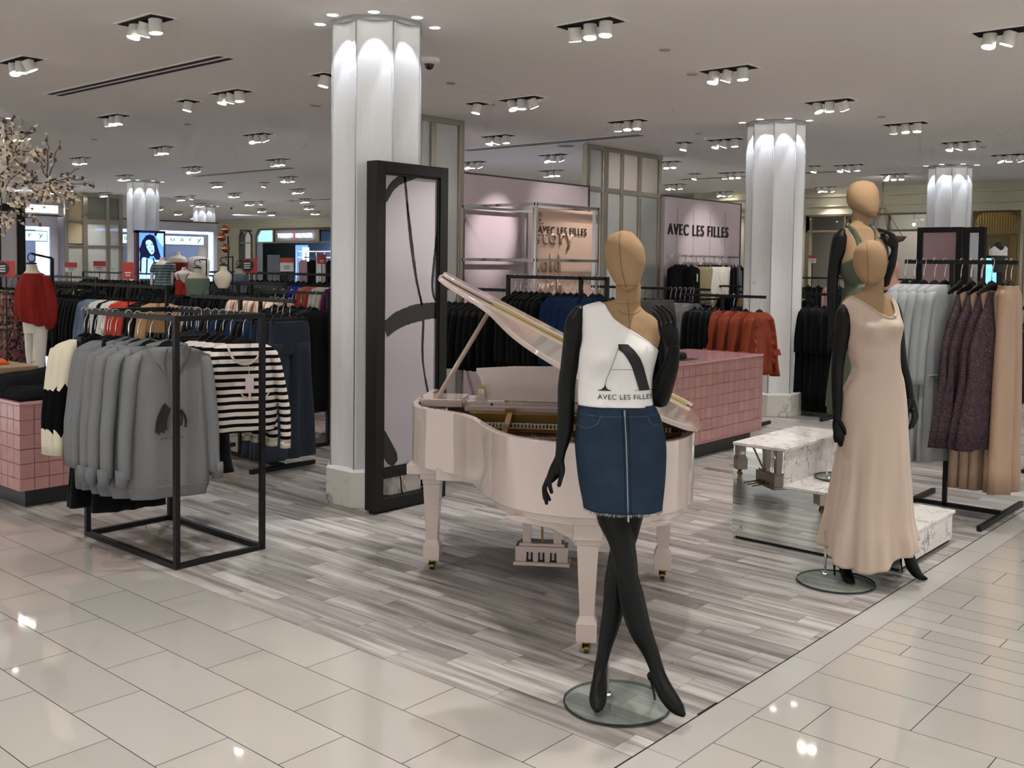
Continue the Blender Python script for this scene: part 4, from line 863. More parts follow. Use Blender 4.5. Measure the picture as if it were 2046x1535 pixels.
# colour-block sweater: cream yoke, black middle, cream hem
def block(label):
    t = mk('colour_block_sweater', label, 'sweater')
    cb_ = mat('cream black colour block knit', '#cfc8b4', .95); nt, bs = nodes(cb_)
    if not nt.nodes.get('zig'):
        tc = nt.nodes.new('ShaderNodeTexCoord'); s = nt.nodes.new('ShaderNodeSeparateXYZ'); nt.links.new(tc.outputs['Object'], s.inputs[0])
        w = nt.nodes.new('ShaderNodeTexWave'); w.name = 'zig'; w.wave_profile = 'TRI'; w.inputs['Scale'].default_value = 6; nt.links.new(tc.outputs['Object'], w.inputs['Vector'])
        a = nt.nodes.new('ShaderNodeMath'); a.operation = 'MULTIPLY_ADD'; a.inputs[1].default_value = .05; nt.links.new(w.outputs['Fac'], a.inputs[0]); nt.links.new(s.outputs['Z'], a.inputs[2])
        r = ramp(nt, [(0, '#cfc8b4'), (.28, '#0b0b0c'), (.69, '#cfc8b4')]); r.color_ramp.interpolation = 'CONSTANT'
        mp = nt.nodes.new('ShaderNodeMapRange'); mp.inputs['From Min'].default_value = -.83; mp.inputs['From Max'].default_value = -.17; nt.links.new(a.outputs[0], mp.inputs['Value']); nt.links.new(mp.outputs[0], r.inputs[0]); nt.links.new(r.outputs[0], bs.inputs['Base Color'])
    body_mb([(-.13, .09, .03, 0), (-.15, .155, .036, .002), (-.175, .185, .045, .003), (-.22, .20, .05, .004), (-.5, .21, .05, .012), (-.8, .2, .045, .016)], 36, 24, 1).build('body', cb_, t, smooth=True)
    for s in (-1, 1): sleeve_mb(s, .2, -.17, .60, .03, (.06, .04), (.042, .03), -.01, ph=s).build('sleeve', cb_, t, smooth=True)
    add_hanger(t, .18); return t
cbs = block('cream and black colour block sweater, nearest of three on the cube rack'); place(cbs, RX0-.01, 5.89, RZ, .0, copy=False)
place(cbs, RX0-.03, 5.935, RZ, .03, 'cream and black colour block sweater, middle of three on the cube rack'); place(cbs, RX0-.035, 5.975, RZ, .0, 'cream and black colour block sweater, rearmost of three on the cube rack')
s1 = striped('frontmost cream and black striped sweater with pink price tag on the cube rack', True); place(s1, RX1-.03, 5.15, RZ, -.38, copy=False)
s2 = striped('cream and black striped sweater directly behind the frontmost one'); place(s2, RX1-.05, 5.25, RZ, -.32, copy=False)
for i, y in enumerate((5.33, 5.41, 5.5)): place(s2, RX1-.05, y, RZ, [-.28, -.25, -.2][i], ['third', 'fourth', 'rearmost'][i]+' cream and black striped sweater from the front of the cube rack')
vb = trousers('black velvet trousers, nearest behind the striped sweaters on the cube rack', blackv, .86, .17, hemw=.14); place(vb, RX1-.05, 5.60, RZ, -.15, copy=False)
for i, y in enumerate((5.655, 5.71, 5.765, 5.82, 5.87, 5.915, 5.96)): place(vb, RX1-.03, y, RZ, [.05, -.05, .03, 0, .06, -.04, .02][i], 'black velvet trousers hanging behind the striped sweaters', 'black velvet trousers on the cube rack')
# ---- slate navy trouser rack
t_rack(5.02, 6.68, 8.2, 1.40, (6.83, 8.0), 'black rail rack with slate navy trousers behind the cube rack', fl=.32)
nv = trousers('slate navy wide trousers nearest the aisle on the rack behind the striped sweaters', navy, 1.12, .2, hemw=.17); place(nv, 5.03, 6.76, 1.40, .08, copy=False)
for i, y in enumerate((6.84, 6.91, 6.99)): place(nv, 5.02, y, 1.40, [.0, .06, -.04][i], 'slate navy wide trousers behind the nearest pair', 'slate navy trousers on the rack behind the cube rack')
gbt = simple('black blouse hanging on the navy trouser rack', blackk, .7, .19); nt1 = simple('dark navy top hanging on the navy trouser rack', denimd, .6, .19)
spread([(7.1+.082*i, 0 if i % 3 else 1) for i in range(12)], [(gbt, 'black blouse hanging on the navy trouser rack'), (nt1, 'dark navy top hanging on the navy trouser rack')], 1.40, RNG, 'tops on the navy trouser rack', x=5.02)
# ---- tall black rack at the left of the nearest column
goal_rack(5.97, 7.44, 8.5, 1.43, 'black rack with long black coats just left of the nearest column')
bc = top('long black coat nearest the column on the rack left of it', blackv, .95, .22, .55, 'coat', 'coat', n=28, amp=.008); place(bc, 5.9, 7.56, 1.43, .0, copy=False)
MB().box((.1, -.06, -.42), (.14, -.055, -.32)).build('price_tag', whitef, bc)
for i in range(5): place(bc, 5.95, 7.68+i*.14, 1.43, .05*(-1)**i, 'long black coat further back on the rack left of the nearest column', 'long black coats left of the nearest column')
# ---- rack behind the piano with denim shirts
goal_rack(7.0, 5.02, 6.13, 1.61, 'black rack with blue denim shirts behind the piano')
tag(MB().box((6.985, 5.28, .03), (7.015, 5.31, 1.6)).build('rack_post', BLACK), 'extra upright of the black rack behind the piano', 'rack post')
ds = top('nearest dark denim shirt with open collar, behind the shoulder of the front mannequin', denimd, .72, .2, .5, 'denim_shirt', 'shirt', n=28); place(ds, 6.98, 5.09, 1.61, -.35, copy=False)
MB().plate([(-.07, -.052, -.12), (-.015, -.06, -.24), (-.09, -.058, -.21)], (0, 1, 0), .01).build('collar', denimd, ds); MB().plate([(.06, -.052, -.16), (.015, -.06, -.24), (.09, -.058, -.21)], (0, 1, 0), .01).build('collar', denimd, ds)
d2 = top('blue denim shirt, second on the rack behind the piano', denim, .72, .2, .5, 'denim_shirt', 'shirt', n=28); place(d2, 7.0, 5.17, 1.61, .05, copy=False)
for i in range(5): place(d2, 7.0, 5.27+.07*i, 1.61, [.0, .05, -.05, .02, .04][i], 'blue denim shirt in the row on the black rack behind the piano', 'blue denim shirts behind the piano')
bk = top('black blouse on the black rack behind the piano', blackk, .75, .2, .52, 'blouse', 'blouse', group='black blouses on the rack behind the piano', n=24); place(bk, 7.0, 5.66, 1.61, 0, copy=False)
for i in range(6): place(bk, 7.0, 5.73+.063*i, 1.61, [.05, -.03, .02, .06, -.05, 0][i], 'black blouse on the black rack behind the piano', 'black blouses on the rack behind the piano')
bj = trousers('black trousers hanging low under the black blouses behind the piano', blackv, .9, .2, hemw=.16, group='black trousers on the rack behind the piano'); place(bj, 7.05, 5.12, 1.50, 0, copy=False)
for i in range(9): place(bj, 7.04, 5.23+.1*i, 1.50, [.03, -.04, .02][i % 3], 'black trousers hanging low under the black blouses behind the piano', 'black trousers on the rack behind the piano')
# ---- black cardigans left of it, speckled dress beside the framed panel
goal_rack(7.25, 6.35, 7.35, 1.475, 'low black rack with black cardigans behind the raised piano lid')
ck = top('black cardigan nearest on the low rack behind the piano lid', blackk, .62, .2, .5, 'cardigan', 'cardigan', n=24); place(ck, 7.25, 6.42, 1.475, 0, copy=False)
for i in range(9): place(ck, 7.25, 6.51+.09*i, 1.475, [.04, -.04, .0][i % 3], 'black cardigan in the row behind the raised piano lid', 'black cardigans behind the piano lid')
goal_rack(6.75, 7.25, 7.75, 1.43, 'short black rack holding speckled dresses right of the framed panel')
sd = top('cream and black speckled long dress nearest on the rack right of the framed panel', speck, 1.0, .17, .45, 'speckled_dress', 'dress', n=28, amp=.012, hem=1.2, flare=(.6, .8)); place(sd, 6.78, 7.3, 1.43, .05, copy=False)
for i in range(3): place(sd, 6.75, 7.4+.09*i, 1.43, .04*(-1)**i, 'cream and black speckled long dress further back right of the framed panel', 'speckled dresses right of the framed panel')
# ---- red blouse rack behind the pink counter
t_rack(9.7, 4.93, 5.95, 1.415, (5.1, 5.85), 'black rack with rust red blouses behind the pink sales counter')
def redb(label):
    t = top(label, rust, .66, .19, .6, 'ruffled_blouse', 'blouse', n=32, amp=.007, flare=(.72, .9))
    for s in (-1, 1):
        pts = crom([(s*.06, -.06, -.2), (s*.11, -.075, -.35), (s*.09, -.07, -.5), (s*.12, -.07, -.66)], 6); b = MB(); n_ = len(pts)
        b.add([p for p in pts]+[(p[0]+s*(.035+.012*sin(i*1.7)), p[1]-.025-.012*cos(i*1.9), p[2]-.01) for i, p in enumerate(pts)], [(i, i+1, n_+i+1, n_+i) for i in range(n_-1)])
        b.build('ruffle', rust, t, smooth=True)
        b = MB(); x = s*.235; b.rings([[(x+(r_+.012*cos(5*a))*cos(a), -.02+(r_*.7+.01*cos(5*a))*sin(a), z) for a in [2*pi*k/20 for k in range(20)]] for r_, z in ((.045, -.52), (.062, -.56), (.07, -.58))], cap=False); b.build('sleeve_frill', rust, t, smooth=True)
    MB().tube([(.05*cos(a), -.052+.004*sin(a), -.19-.05*sin(a)) for a in [pi*i/10 for i in range(11)]], .006, 6).build('neckband', rust, t, smooth=True)
    b = MB()
    for i in range(6): b.ball((0, -.066, -.28-.08*i), .005, 8, 6)
    return t
rb = redb('nearest rust red ruffled blouse at the right end of the rack behind the counter'); place(rb, 9.7, 5.0, 1.415, -.3, copy=False)
for i in range(3): place(rb, 9.7, 5.16+.14*i, 1.415, [-.25, -.2, -.2][i], ['second', 'third', 'rearmost'][i]+' rust red ruffled blouse behind the pink sales counter')
bd = simple('black long garment between the rust blouses and the grey tops behind the counter', blackk, .85, .19, 'black garments behind the pink sales counter'); place(bd, 9.7, 5.5, 1.415, copy=False)
for i in range(4): place(bd, 9.7, 5.57+.07*i, 1.415, .04*(-1)**i)
t_rack(10.5, 6.05, 8.1, 1.455, (6.3, 7.9), 'black rack with grey tops and black garments behind the counter')
gt = top('grey round neck top with black neckline, nearest on the rack behind the raised hand', greyf, .8, .17, .5, 'jersey_blouse', 'blouse', n=24); place(gt, 10.3, 6.16, 1.455, -.15, copy=False)
for i in range(5): place(gt, 10.33, 6.22+.065*i, 1.455, -.1, 'grey top in the row behind the raised hand of the front mannequin', 'grey tops behind the counter')
for i in range(12): place(bd, 10.5, 6.6+.12*i, 1.455, .04*(-1)**i)
# upper rails of the second pink wall
ut = top('sleeveless black top with white swing tag on the leftmost rail of the pink wall', blackk, .62, .24, .0, 'sleeveless_blouse', 'blouse', n=24); 
MB().box((.06, -.06, -.36), (.1, -.056, -.24)).build('price_tag', whitef, ut); place(ut, 13.72, 8.24, 1.89, 0, copy=False)
ub = top('sleeveless black top on the leftmost rail of the pink wall', blackk, .62, .22, .0, 'sleeveless_blouse', 'blouse', group='black tops on the pink wall rails', n=20); place(ub, 13.62, 8.29, 1.89, 0, copy=False)
for x in (13.34, 13.43, 13.52): place(ub, x, 8.29, 1.89)
kh = top('khaki satin draped top on the second rail of the pink wall', khaki, .6, .2, .0, 'draped_blouse', 'blouse', group='khaki tops on the pink wall rails', n=24, amp=.014); place(kh, 14.0, 8.27, 1.89, copy=False)
for x in (14.1, 14.2, 14.3): place(kh, x, 8.28, 1.89, .1)
iv = top('nearest ivory blouse with gathered yoke on the third rail of the pink wall', offw, .62, .17, .45, 'ivory_blouse', 'blouse', n=24); place(iv, 14.82, 8.25, 1.89, -.1, copy=False)
for i in range(5): place(iv, 14.45+.06*i, 8.29, 1.89, -.1, 'ivory blouse in the row on the third rail of the pink wall', 'ivory blouses on the pink wall rails')
for i, x in enumerate((15.03, 15.13, 15.25, 15.36)): place([ub, ub, gt, ub][i], x, 8.27, 1.89, .6, ['black top', 'black top', 'grey top', 'black top'][i]+' on the rightmost rail of the pink wall', 'dark tops on the rightmost pink wall rail' if i != 2 else None)
# lower garments of the second pink wall
goal_rack(8.1, 13.2, 15.5, 1.22, 'low black rack of black garments below the tops on the pink wall', axis='x')
for i in range(12): place(bd, 13.3+.18*i, 8.1, 1.22, 0, 'black garment on the low rack under the pink wall rails', 'black garments under the pink wall rails')
# ---- right hand dress rack
t_rack(7.45, 1.93, 2.69, 1.777, (1.98, 2.60), 'tall black rack with grey and floral dresses at the right', post=2.36)
gd = top('nearest long sleeved pale grey pleated dress on the right hand rack', palegrey, 1.25, .19, .62, 'grey_dress', 'dress', n=44, amp=.012, k=60, hem=1.15)
MB().tube([(-.19+.38*i/10, -.062+.01*sin(i), -.76) for i in range(11)], .006, 6).build('waist_seam', palegrey, gd, smooth=True)
place(gd, 7.42, 2.40, 1.777, -.42, copy=False)
for i, (y, rz) in enumerate([(2.47, -.32), (2.535, -.3), (2.59, -.27), (2.645, -.25)]): place(gd, 7.42-.03*i, y, 1.777, rz, ['second', 'third', 'fourth', 'leftmost'][i]+' long sleeved pale grey pleated dress on the right hand rack')
fd = top('nearest dark floral halter dress on the right hand rack', floral, 1.12, .2, .0, 'floral_dress', 'dress', n=44, amp=.016, k=34, hem=1.5, strap=True); place(fd, 7.40, 2.08, 1.777, -.3, copy=False)
for i, (y, rz) in enumerate([(2.15, -.25), (2.22, -.3), (2.29, -.2)]): place(fd, 7.42, y, 1.777, rz, ['second', 'third', 'leftmost'][i]+' dark floral halter dress on the right hand rack')
td = top('long champagne tan satin gown at the right end of the right hand rack', tan, 1.42, .115, .0, 'satin_gown', 'gown', n=44, amp=.018, k=34, hem=1.45); place(td, 7.44, 1.97, 1.777, -.25, copy=False)
for i, (y, rz) in enumerate([(2.02, -.2), (2.11, -.25), (2.18, -.2), (2.25, -.2)]): place(td, 7.5, y, 1.777, rz, ['second', 'third', 'fourth', 'fifth'][i]+' long champagne tan satin gown from the right end of the right hand rack')
# ---- black rack beyond the second mannequin
t_rack(11.3, 4.72, 6.1, 1.42, (4.76, 5.9), 'black rack of black coats between the second column and the long dress mannequin', fl=.55)
cj = simple('black coat on the rack right of the second column', blackk, 1.12, .24, 'black coats right of the second column', hem=1.25); place(cj, 11.3, 4.8, 1.42, copy=False)
for i in range(12): place(cj, 11.3, 4.9+.1*i, 1.42, .05*(-1)**i)
# ================================================================== CROWDED RACKS ON THE LEFT
def proto(m_, lb, L=.6, slv=.45, sw=.19): o = simple(lb, m_, L, sw, slv=slv); return (o, lb)
def row_items(n, pick, rng): return [pick[rng.randrange(len(pick))] for _ in range(n)]
# rack with peach shirts
goal_rack(6.8, 9.85, 12.3, 1.46, 'long black rack crowded with black garments behind the navy trouser rack')
g = 'garments on the long black rack behind the navy trousers'
PK = [proto(blackk, 'black garment on the long crowded rack behind the navy trousers', .6, .4), proto(denimd, 'dark blue garment on the long crowded rack behind the navy trousers', .6, .4), proto(darkprint, 'patterned dark garment on the long crowded rack behind the navy trousers', .6, .4)]
spread([(9.95+.063*i, [0, 0, 2, 0, 1, 0][i % 6]) for i in range(36)], PK, 1.46, RNG, g, x=6.8)
goal_rack(6.45, 8.75, 9.6, 1.48, 'black rack with pale peach blouses')
PP = [proto(peachf, 'pale peach blouse with rounded shoulders behind the navy trousers', .6, .4, .2)]
spread([(8.85+.13*i, 0) for i in range(6)], PP, 1.48, RNG, 'peach blouses behind the navy trousers', x=6.45, jitter=.25)
# rack with royal blue, orange red, white and purple dresses
goal_rack(8.2, 9.9, 13.4, 1.56, 'long black rack with blue orange white and purple dresses left of the nearest column')
D = [proto(purple, 'purple dress on the colourful rack left of the nearest column', .9, .3), proto(whitef, 'white dress on the colourful rack left of the nearest column', .95, .3), proto(orange, 'orange red dress on the colourful rack left of the nearest column', 1.05, .3), proto(royal, 'royal blue dress on the colourful rack left of the nearest column', .8, .4), (PK[2][0], 'patterned dark garment on the colourful rack left of the nearest column')]
seq = [0, 0, 1, 1, 1, 2, 2, 2, 3, 3, 3]+[4]*20
spread([(9.97+.09*i, k) for i, k in enumerate(seq)], D, 1.56, RNG, 'dresses on the colourful rack', x=8.2)
# rack with denim, white, coral tops seen above the cube rack
goal_rack(5.3, 9.1, 12.3, 1.45, 'black rack with denim jackets and coral tops behind the cube rack')
E_ = [proto(coral, 'coral red top on the rack behind the cube rack', .6, .45), proto(whitef, 'white top on the rack behind the cube rack', .6, .45), proto(ldenim, 'light blue denim jacket on the rack behind the cube rack', .65, .45), proto(tanc, 'camel top on the rack behind the cube rack', .6, .4), (PK[0][0], 'black top on the rack behind the cube rack')]
seq = [3, 3, 4, 4, 4, 0, 0, 0, 0, 1, 1, 4, 1, 1, 2, 2, 2]+[4]*17
spread([(9.2+.085*i, k) for i, k in enumerate(seq)], E_, 1.45, RNG, 'tops on the rack behind the cube rack', x=5.3)
# far rows
goal_rack(6.6, 13.1, 16.5, 1.47, 'black rack of dark print dresses behind the red blouse mannequin')
F_ = [(PK[2][0], 'patterned dark dress behind the red blouse mannequin'), proto(sequin, 'bronze sequin dress behind the red blouse mannequin', .9, 0, .16), (PK[0][0], 'black dress behind the red blouse mannequin')]
spread([(13.2+.13*i, [0, 2, 1, 0, 0, 2][i % 6]) for i in range(26)], F_, 1.47, RNG, 'dresses behind the red blouse mannequin', x=6.6)
goal_rack(9.6, 15.0, 19.6, 1.47, 'distant black rack right of the portrait poster')
spread([(15.1+.15*i, [0, 2, 0][i % 3]) for i in range(30)], [(PK[0][0], 'black garment on the distant rack right of the portrait poster'), PK[1], (PK[2][0], 'patterned garment on the distant rack right of the portrait poster')], 1.47, RNG, 'garments on the distant rack by the poster', x=9.6)
goal_rack(11.6, 13.0, 18.0, 1.5, 'most distant black rack left of the nearest column')
spread([(13.1+.16*i, [0, 2, 1][i % 3]) for i in range(30)], [(PK[0][0], 'black garment on the most distant left rack'), (PK[1][0], 'blue garment on the most distant left rack'), (PK[2][0], 'patterned garment on the most distant left rack')], 1.5, RNG, 'garments on the most distant left rack', x=11.6)
# long floral dresses at the left edge
goal_rack(4.95, 11.4, 13.0, 1.52, 'black rack with long floral dresses at the left edge')
cd_ = simple('brown and pink floral long dress at the left edge', camo, 1.15, .2, 'floral dresses at the left edge', hem=1.3, slv=0); place(cd_, 4.95, 11.5, 1.52, copy=False)
for i in range(9): place(cd_, 4.93, 11.6+.14*i, 1.52, .1*(-1)**i)
# single sequin dress seen between racks
sq = simple('flared bronze sequin dress between the red blouse mannequin and the cube rack', sequin, .95, .07, None, hem=3.0, slv=0); place(sq, 5.45, 11.45, 1.42, .1, copy=False)
goal_rack(5.45, 11.3, 12.5, 1.42, 'short black rack holding the flared bronze sequin dress')
for i in range(6): place(PK[2][0], 5.45, 11.65+.13*i, 1.42, .05, 'patterned dark garment behind the flared sequin dress', 'garments behind the flared sequin dress')
# wooden table with orange clothing
wt = mat('pale oak', '#9a8462', .5, var=.15, scale=8, stretch=(1, 12, 1))
t = thing('display_table', (3.6, 9.3, 0), 'pale wooden display table at the left edge behind the pink counter', 'table')
MB().box((3.1, 9.0, .70), (4.0, 9.9, .76)).build('tabletop', wt, t, bevel=.003)
for x, y in ((3.15, 9.05), (3.95, 9.05), (3.15, 9.85), (3.95, 9.85)): MB().box((x-.035, y-.035, 0), (x+.035, y+.035, .70)).build('leg', wt, t, bevel=.003)
tag(slab(3.45, 3.85, 9.25, 9.6, .761, .82, .15, 8).build('folded_knitwear', mat('bright orange knit', '#e0704a', .9), smooth=True), 'folded orange top on the wooden table at the left edge', 'knitwear')
# sale signs
redp = mat('red sign card', '#b33a34', .5); blk = mat('black sign disc', '#1a1a1c', .5); wht = mat('white sign card', '#dcd9d8', .5)
def sign(px, py, D_, w, h, label, red=.55, disc=False, post=1.45, all_red=False):
    p = mm(px, py, D_); t = thing('sale_sign', (p.x, p.y, 0), label, 'sign'); xd = Vector((cos(YAW), -sin(YAW), 0)); yd = Vector((sin(YAW), cos(YAW), 0))
    def card(x0, x1, z0, z1, m_, dy, nm): c = [p+xd*x0+yd*dy, p+xd*x1+yd*dy]; MB().plate([(c[0].x, c[0].y, p.z+z0), (c[1].x, c[1].y, p.z+z0), (c[1].x, c[1].y, p.z+z1), (c[0].x, c[0].y, p.z+z1)], yd, .003).build(nm, m_, t)
    card(-w/2, w/2, -h/2, h/2, redp if (all_red or disc) else wht, 0, 'card')
    if not all_red and not disc: card(-w/2, w/2, h/2-h*red, h/2, redp, -.004, 'red_band')
    if disc:
        c = p-xd*w*.2-yd*.006; MB().plate([tuple(c+xd*(h*.42*cos(a))+Vector((0, 0, h*.42*sin(a)))) for a in [2*pi*k/24 for k in range(24)]], yd, .003).build('black_disc', blk, t)
    for k, (zz, ww) in enumerate(((-.12, .5), (-.28, .38))):
        if not disc: c = p-yd*.007; MB().plate([tuple(c+xd*(w*ww*s)+Vector((0, 0, h*(zz+dz)))) for s, dz in ((-.5, -.04), (.5, -.04), (.5, .04), (-.5, .04))], yd, .001).build('sign_text', wht if all_red else mat('grey print', '#8a8888', .6), t)
    if disc:
        for k in range(3): c = p-xd*w*.2-yd*.011; MB().plate([tuple(c+xd*(h*.25*s)+Vector((0, 0, h*(.16-.16*k+dz)))) for s, dz in ((-.9, -.05), (.9, -.03), (.9, .05), (-.9, .03))], yd, .001).build('sign_text', wht, t)
    MB().tube([(p.x, p.y, post), (p.x, p.y, p.z-h/2)], .006, 8).build('stem', BLACK, t); MB().lathe([(.001, 0), (.09, 0), (.09, .012), (.006, .02), (.006, post), (.001, post)], (p.x, p.y, 0), 16).build('stand', BLACK, t)
sign(142, 534, 14, .17, .13, 'red and white sale card left of the distant nickel partition', .5); sign(199, 532, 14, .17, .14, 'red and white sale card in front of the distant nickel partition', .5)
sign(256, 541, 9, .11, .15, 'upright red sale card left of the portrait poster', all_red=True); sign(12, 537, 9, .16, .14, 'black disc and red sale sign at the left edge', disc=True)
sign(500, 531, 12, .17, .17, 'black disc and red sale sign right of the fabric busts', disc=True); sign(573, 529, 12, .16, .16, 'red and white sale card below the shopfront name sign', .35); sign(643, 518, 15, .13, .14, 'square red sale card just left of the nearest column', all_red=True)
sign(1623, 518, 16, .12, .12, 'red and white sale card right of the second column', .4)
# distant floor racks on the right beyond the column
goal_rack(14.6, 6.6, 8.6, 1.42, 'distant rack of mixed tops right of the second column')
spread([(6.7+.12*i, [0, 1, 2, 0][i % 4]) for i in range(15)], [(PK[0][0], 'black top on the distant rack right of the second column'), proto(tanc, 'camel top on the distant rack right of the second column', .6, .3), (PK[1][0], 'blue top on the distant rack right of the second column')], 1.42, RNG, 'tops on the distant rack right of the second column', x=14.6)
goal_rack(17.8, 5.5, 9.2, 1.55, 'most distant rack in front of the right shop window')
spread([(5.6+.2*i, [0, 1, 2][i % 3]) for i in range(17)], [(PK[0][0], 'black garment in front of the right shop window'), (PK[2][0], 'patterned garment in front of the right shop window'), proto(mat('dusty pink cotton', '#b58a84', .85), 'dusty pink garment in front of the right shop window', .6, .3)], 1.55, RNG, 'garments in front of the right shop window', x=17.8)
goal_rack(9.5, 2.3, 3.6, 1.40, 'low rack of dark tops behind the right hand dresses')
spread([(2.4+.1*i, i % 2) for i in range(12)], [(PK[0][0], 'black top behind the right hand dress rack'), (PK[1][0], 'blue top behind the right hand dress rack')], 1.40, RNG, 'tops behind the right hand dress rack', x=9.5)
# ================================================================== BLOSSOM BRANCHES
stem_m = mat('dry brown twig', '#5a463a', .8); petal = mat('pale silk blossom', '#ddd0be', .8, trans=.0); bud = mat('brown bud', '#6b5244', .8)
r = random.Random(21)
t = thing('blossom_branches', (2.3, 5.9, 0), 'spray of pale silk blossom branches at the upper left edge', 'blossom branches')
DB = 6.0; base = mm(-170, 690, DB)
segs = MB(); pet = MB(); bd_ = MB()
def twig(p0, p1, r0, r1, n=6, wob=.03):
    pts = [Vector(p0).lerp(Vector(p1), i/n)+Vector((r.uniform(-wob, wob), r.uniform(-wob, wob), r.uniform(-wob, wob)))*(0 if i in (0, n) else 1) for i in range(n+1)]
    segs.tube(pts, [r0+(r1-r0)*i/n for i in range(n+1)], 5); return pts
def petalf(c, s):
    a = r.uniform(0, 6.3); tl = r.uniform(-1, 1); u = Vector((cos(a), sin(a), tl)).normalized(); v = u.cross(Vector((r.uniform(-1, 1), r.uniform(-1, 1), r.uniform(-1, 1)))).normalized()
    c = Vector(c); m_ = u.cross(v)*s*.2
    pet.add([c, c+u*s*.5+v*s*.32+m_, c+u*s, c+u*s*.5-v*s*.32+m_], [(0, 1, 2, 3)])
hub = mm(96, 362, DB)
main = [((-120, 640), (0, 380), 6.0), ((0, 380), (20, 300), 6.0), ((-120, 640), (96, 362), 5.9)]
twig(mm(-170, 690, 6), mm(0, 390, 6), .012, .008); twig(mm(0, 390, 6), mm(20, 310, 5.9), .007, .004); twig(mm(-170, 690, 6), mm(20, 420, 6.1), .01, .006); twig(mm(20, 420, 6.1), mm(96, 362, 6), .006, .004)
ends = [((96, 362), (95, 270)), ((96, 362), (120, 280)), ((96, 362), (158, 337)), ((96, 362), (172, 355)), ((96, 362), (128, 415)), ((96, 362), (75, 315)), ((96, 362), (187, 371)), ((20, 310), (28, 230)), ((20, 310), (65, 253)), ((20, 310), (75, 360)), ((20, 310), (5, 240)), ((75, 360), (20, 375)), ((96, 362), (30, 372)), ((0, 390), (45, 330)), ((20, 420), (78, 443)), ((20, 310), (60, 300)), ((0, 390), (12, 470)), ((60, 300), (85, 318)), ((96, 362), (140, 400))]
cl = [(20, 305, 90, .8), (75, 310, 50, .6), (10, 345, 80, 1), (85, 385, 90, .9), (40, 405, 60, .6), (128, 385, 32, .5), (140, 395, 16, .4), (10, 260, 20, .5), (60, 350, 26, .7), (15, 440, 18, .5), (110, 372, 30, .6), (5, 385, 30, .6), (35, 290, 30, .5)]
for a, b_ in ends:
    d1 = 6+r.uniform(-.15, .15); pts = twig(mm(*a, 6), mm(*b_, d1), .004, .0018, 7, .012)
    for p in pts[3:]:
        if r.random() < .5: bd_.ball(p+Vector((r.uniform(-.02, .02), 0, r.uniform(-.02, .02))), .009, 7, 5, (1, 1, 1.4))
        if r.random() < .6: petalf(p, .035)
for cx, cy, n, sp_ in cl:
    for _ in range(n):
        p = mm(cx+r.gauss(0, 13*sp_+4), cy+r.gauss(0, 10*sp_+3), 6+r.gauss(0, .08)); petalf(p, r.uniform(.022, .05))
        if r.random() < .3: bd_.ball(p, .008, 6, 5)
segs.build('twigs', stem_m, t); o = pet.build('blossoms', petal, t); o['kind'] = 'stuff'; o = bd_.build('buds', bud, t); o['kind'] = 'stuff'
MB().lathe([(.001, 0), (.16, 0), (.2, .3), (.17, .62), (.13, .7), (.13, .72), (.001, .7)], (base.x, base.y, 0), 24).build('vase', mat('grey ceramic', '#6d6a66', .4), t, smooth=True)
MB().tube([(base.x, base.y, .7), tuple(base)], .012, 8).build('main_stem', stem_m, t)
# ================================================================== MANNEQUINS
linen = mat('tan linen mannequin covering', '#957b5f', .85, var=.08, scale=60, bump=.06)
skin_b = mat('matte black mannequin limb', '#0b0c0d', .42); nt_, bs_ = nodes(skin_b); bs_.inputs['Specular IOR Level'].default_value = .16
seam_m = mat('brown stitched seam', '#7d5c3c', .9)
UH = Vector((cos(YAW), -sin(YAW), 0)); WH = Vector((sin(YAW), cos(YAW), 0))
def depth(p): return (Vector(p)-Vector((0, 0, CAMH))).dot(FW)
def floor_pt(px, py, z=0):
    d = FW+RI*((px-PX0)/FPX)-UP*((py-PY0)/FPX); k = (z-CAMH)/d.z; return Vector((0, 0, CAMH))+d*k
def interp(L, t):
    if t <= L[0][0]: return L[0][1]
    for (a, va), (b, vb) in zip(L, L[1:]):
        if t <= b:
            s = (t-a)/(b-a) if b > a else 0; return va+(vb-va)*s
    return L[-1][1]
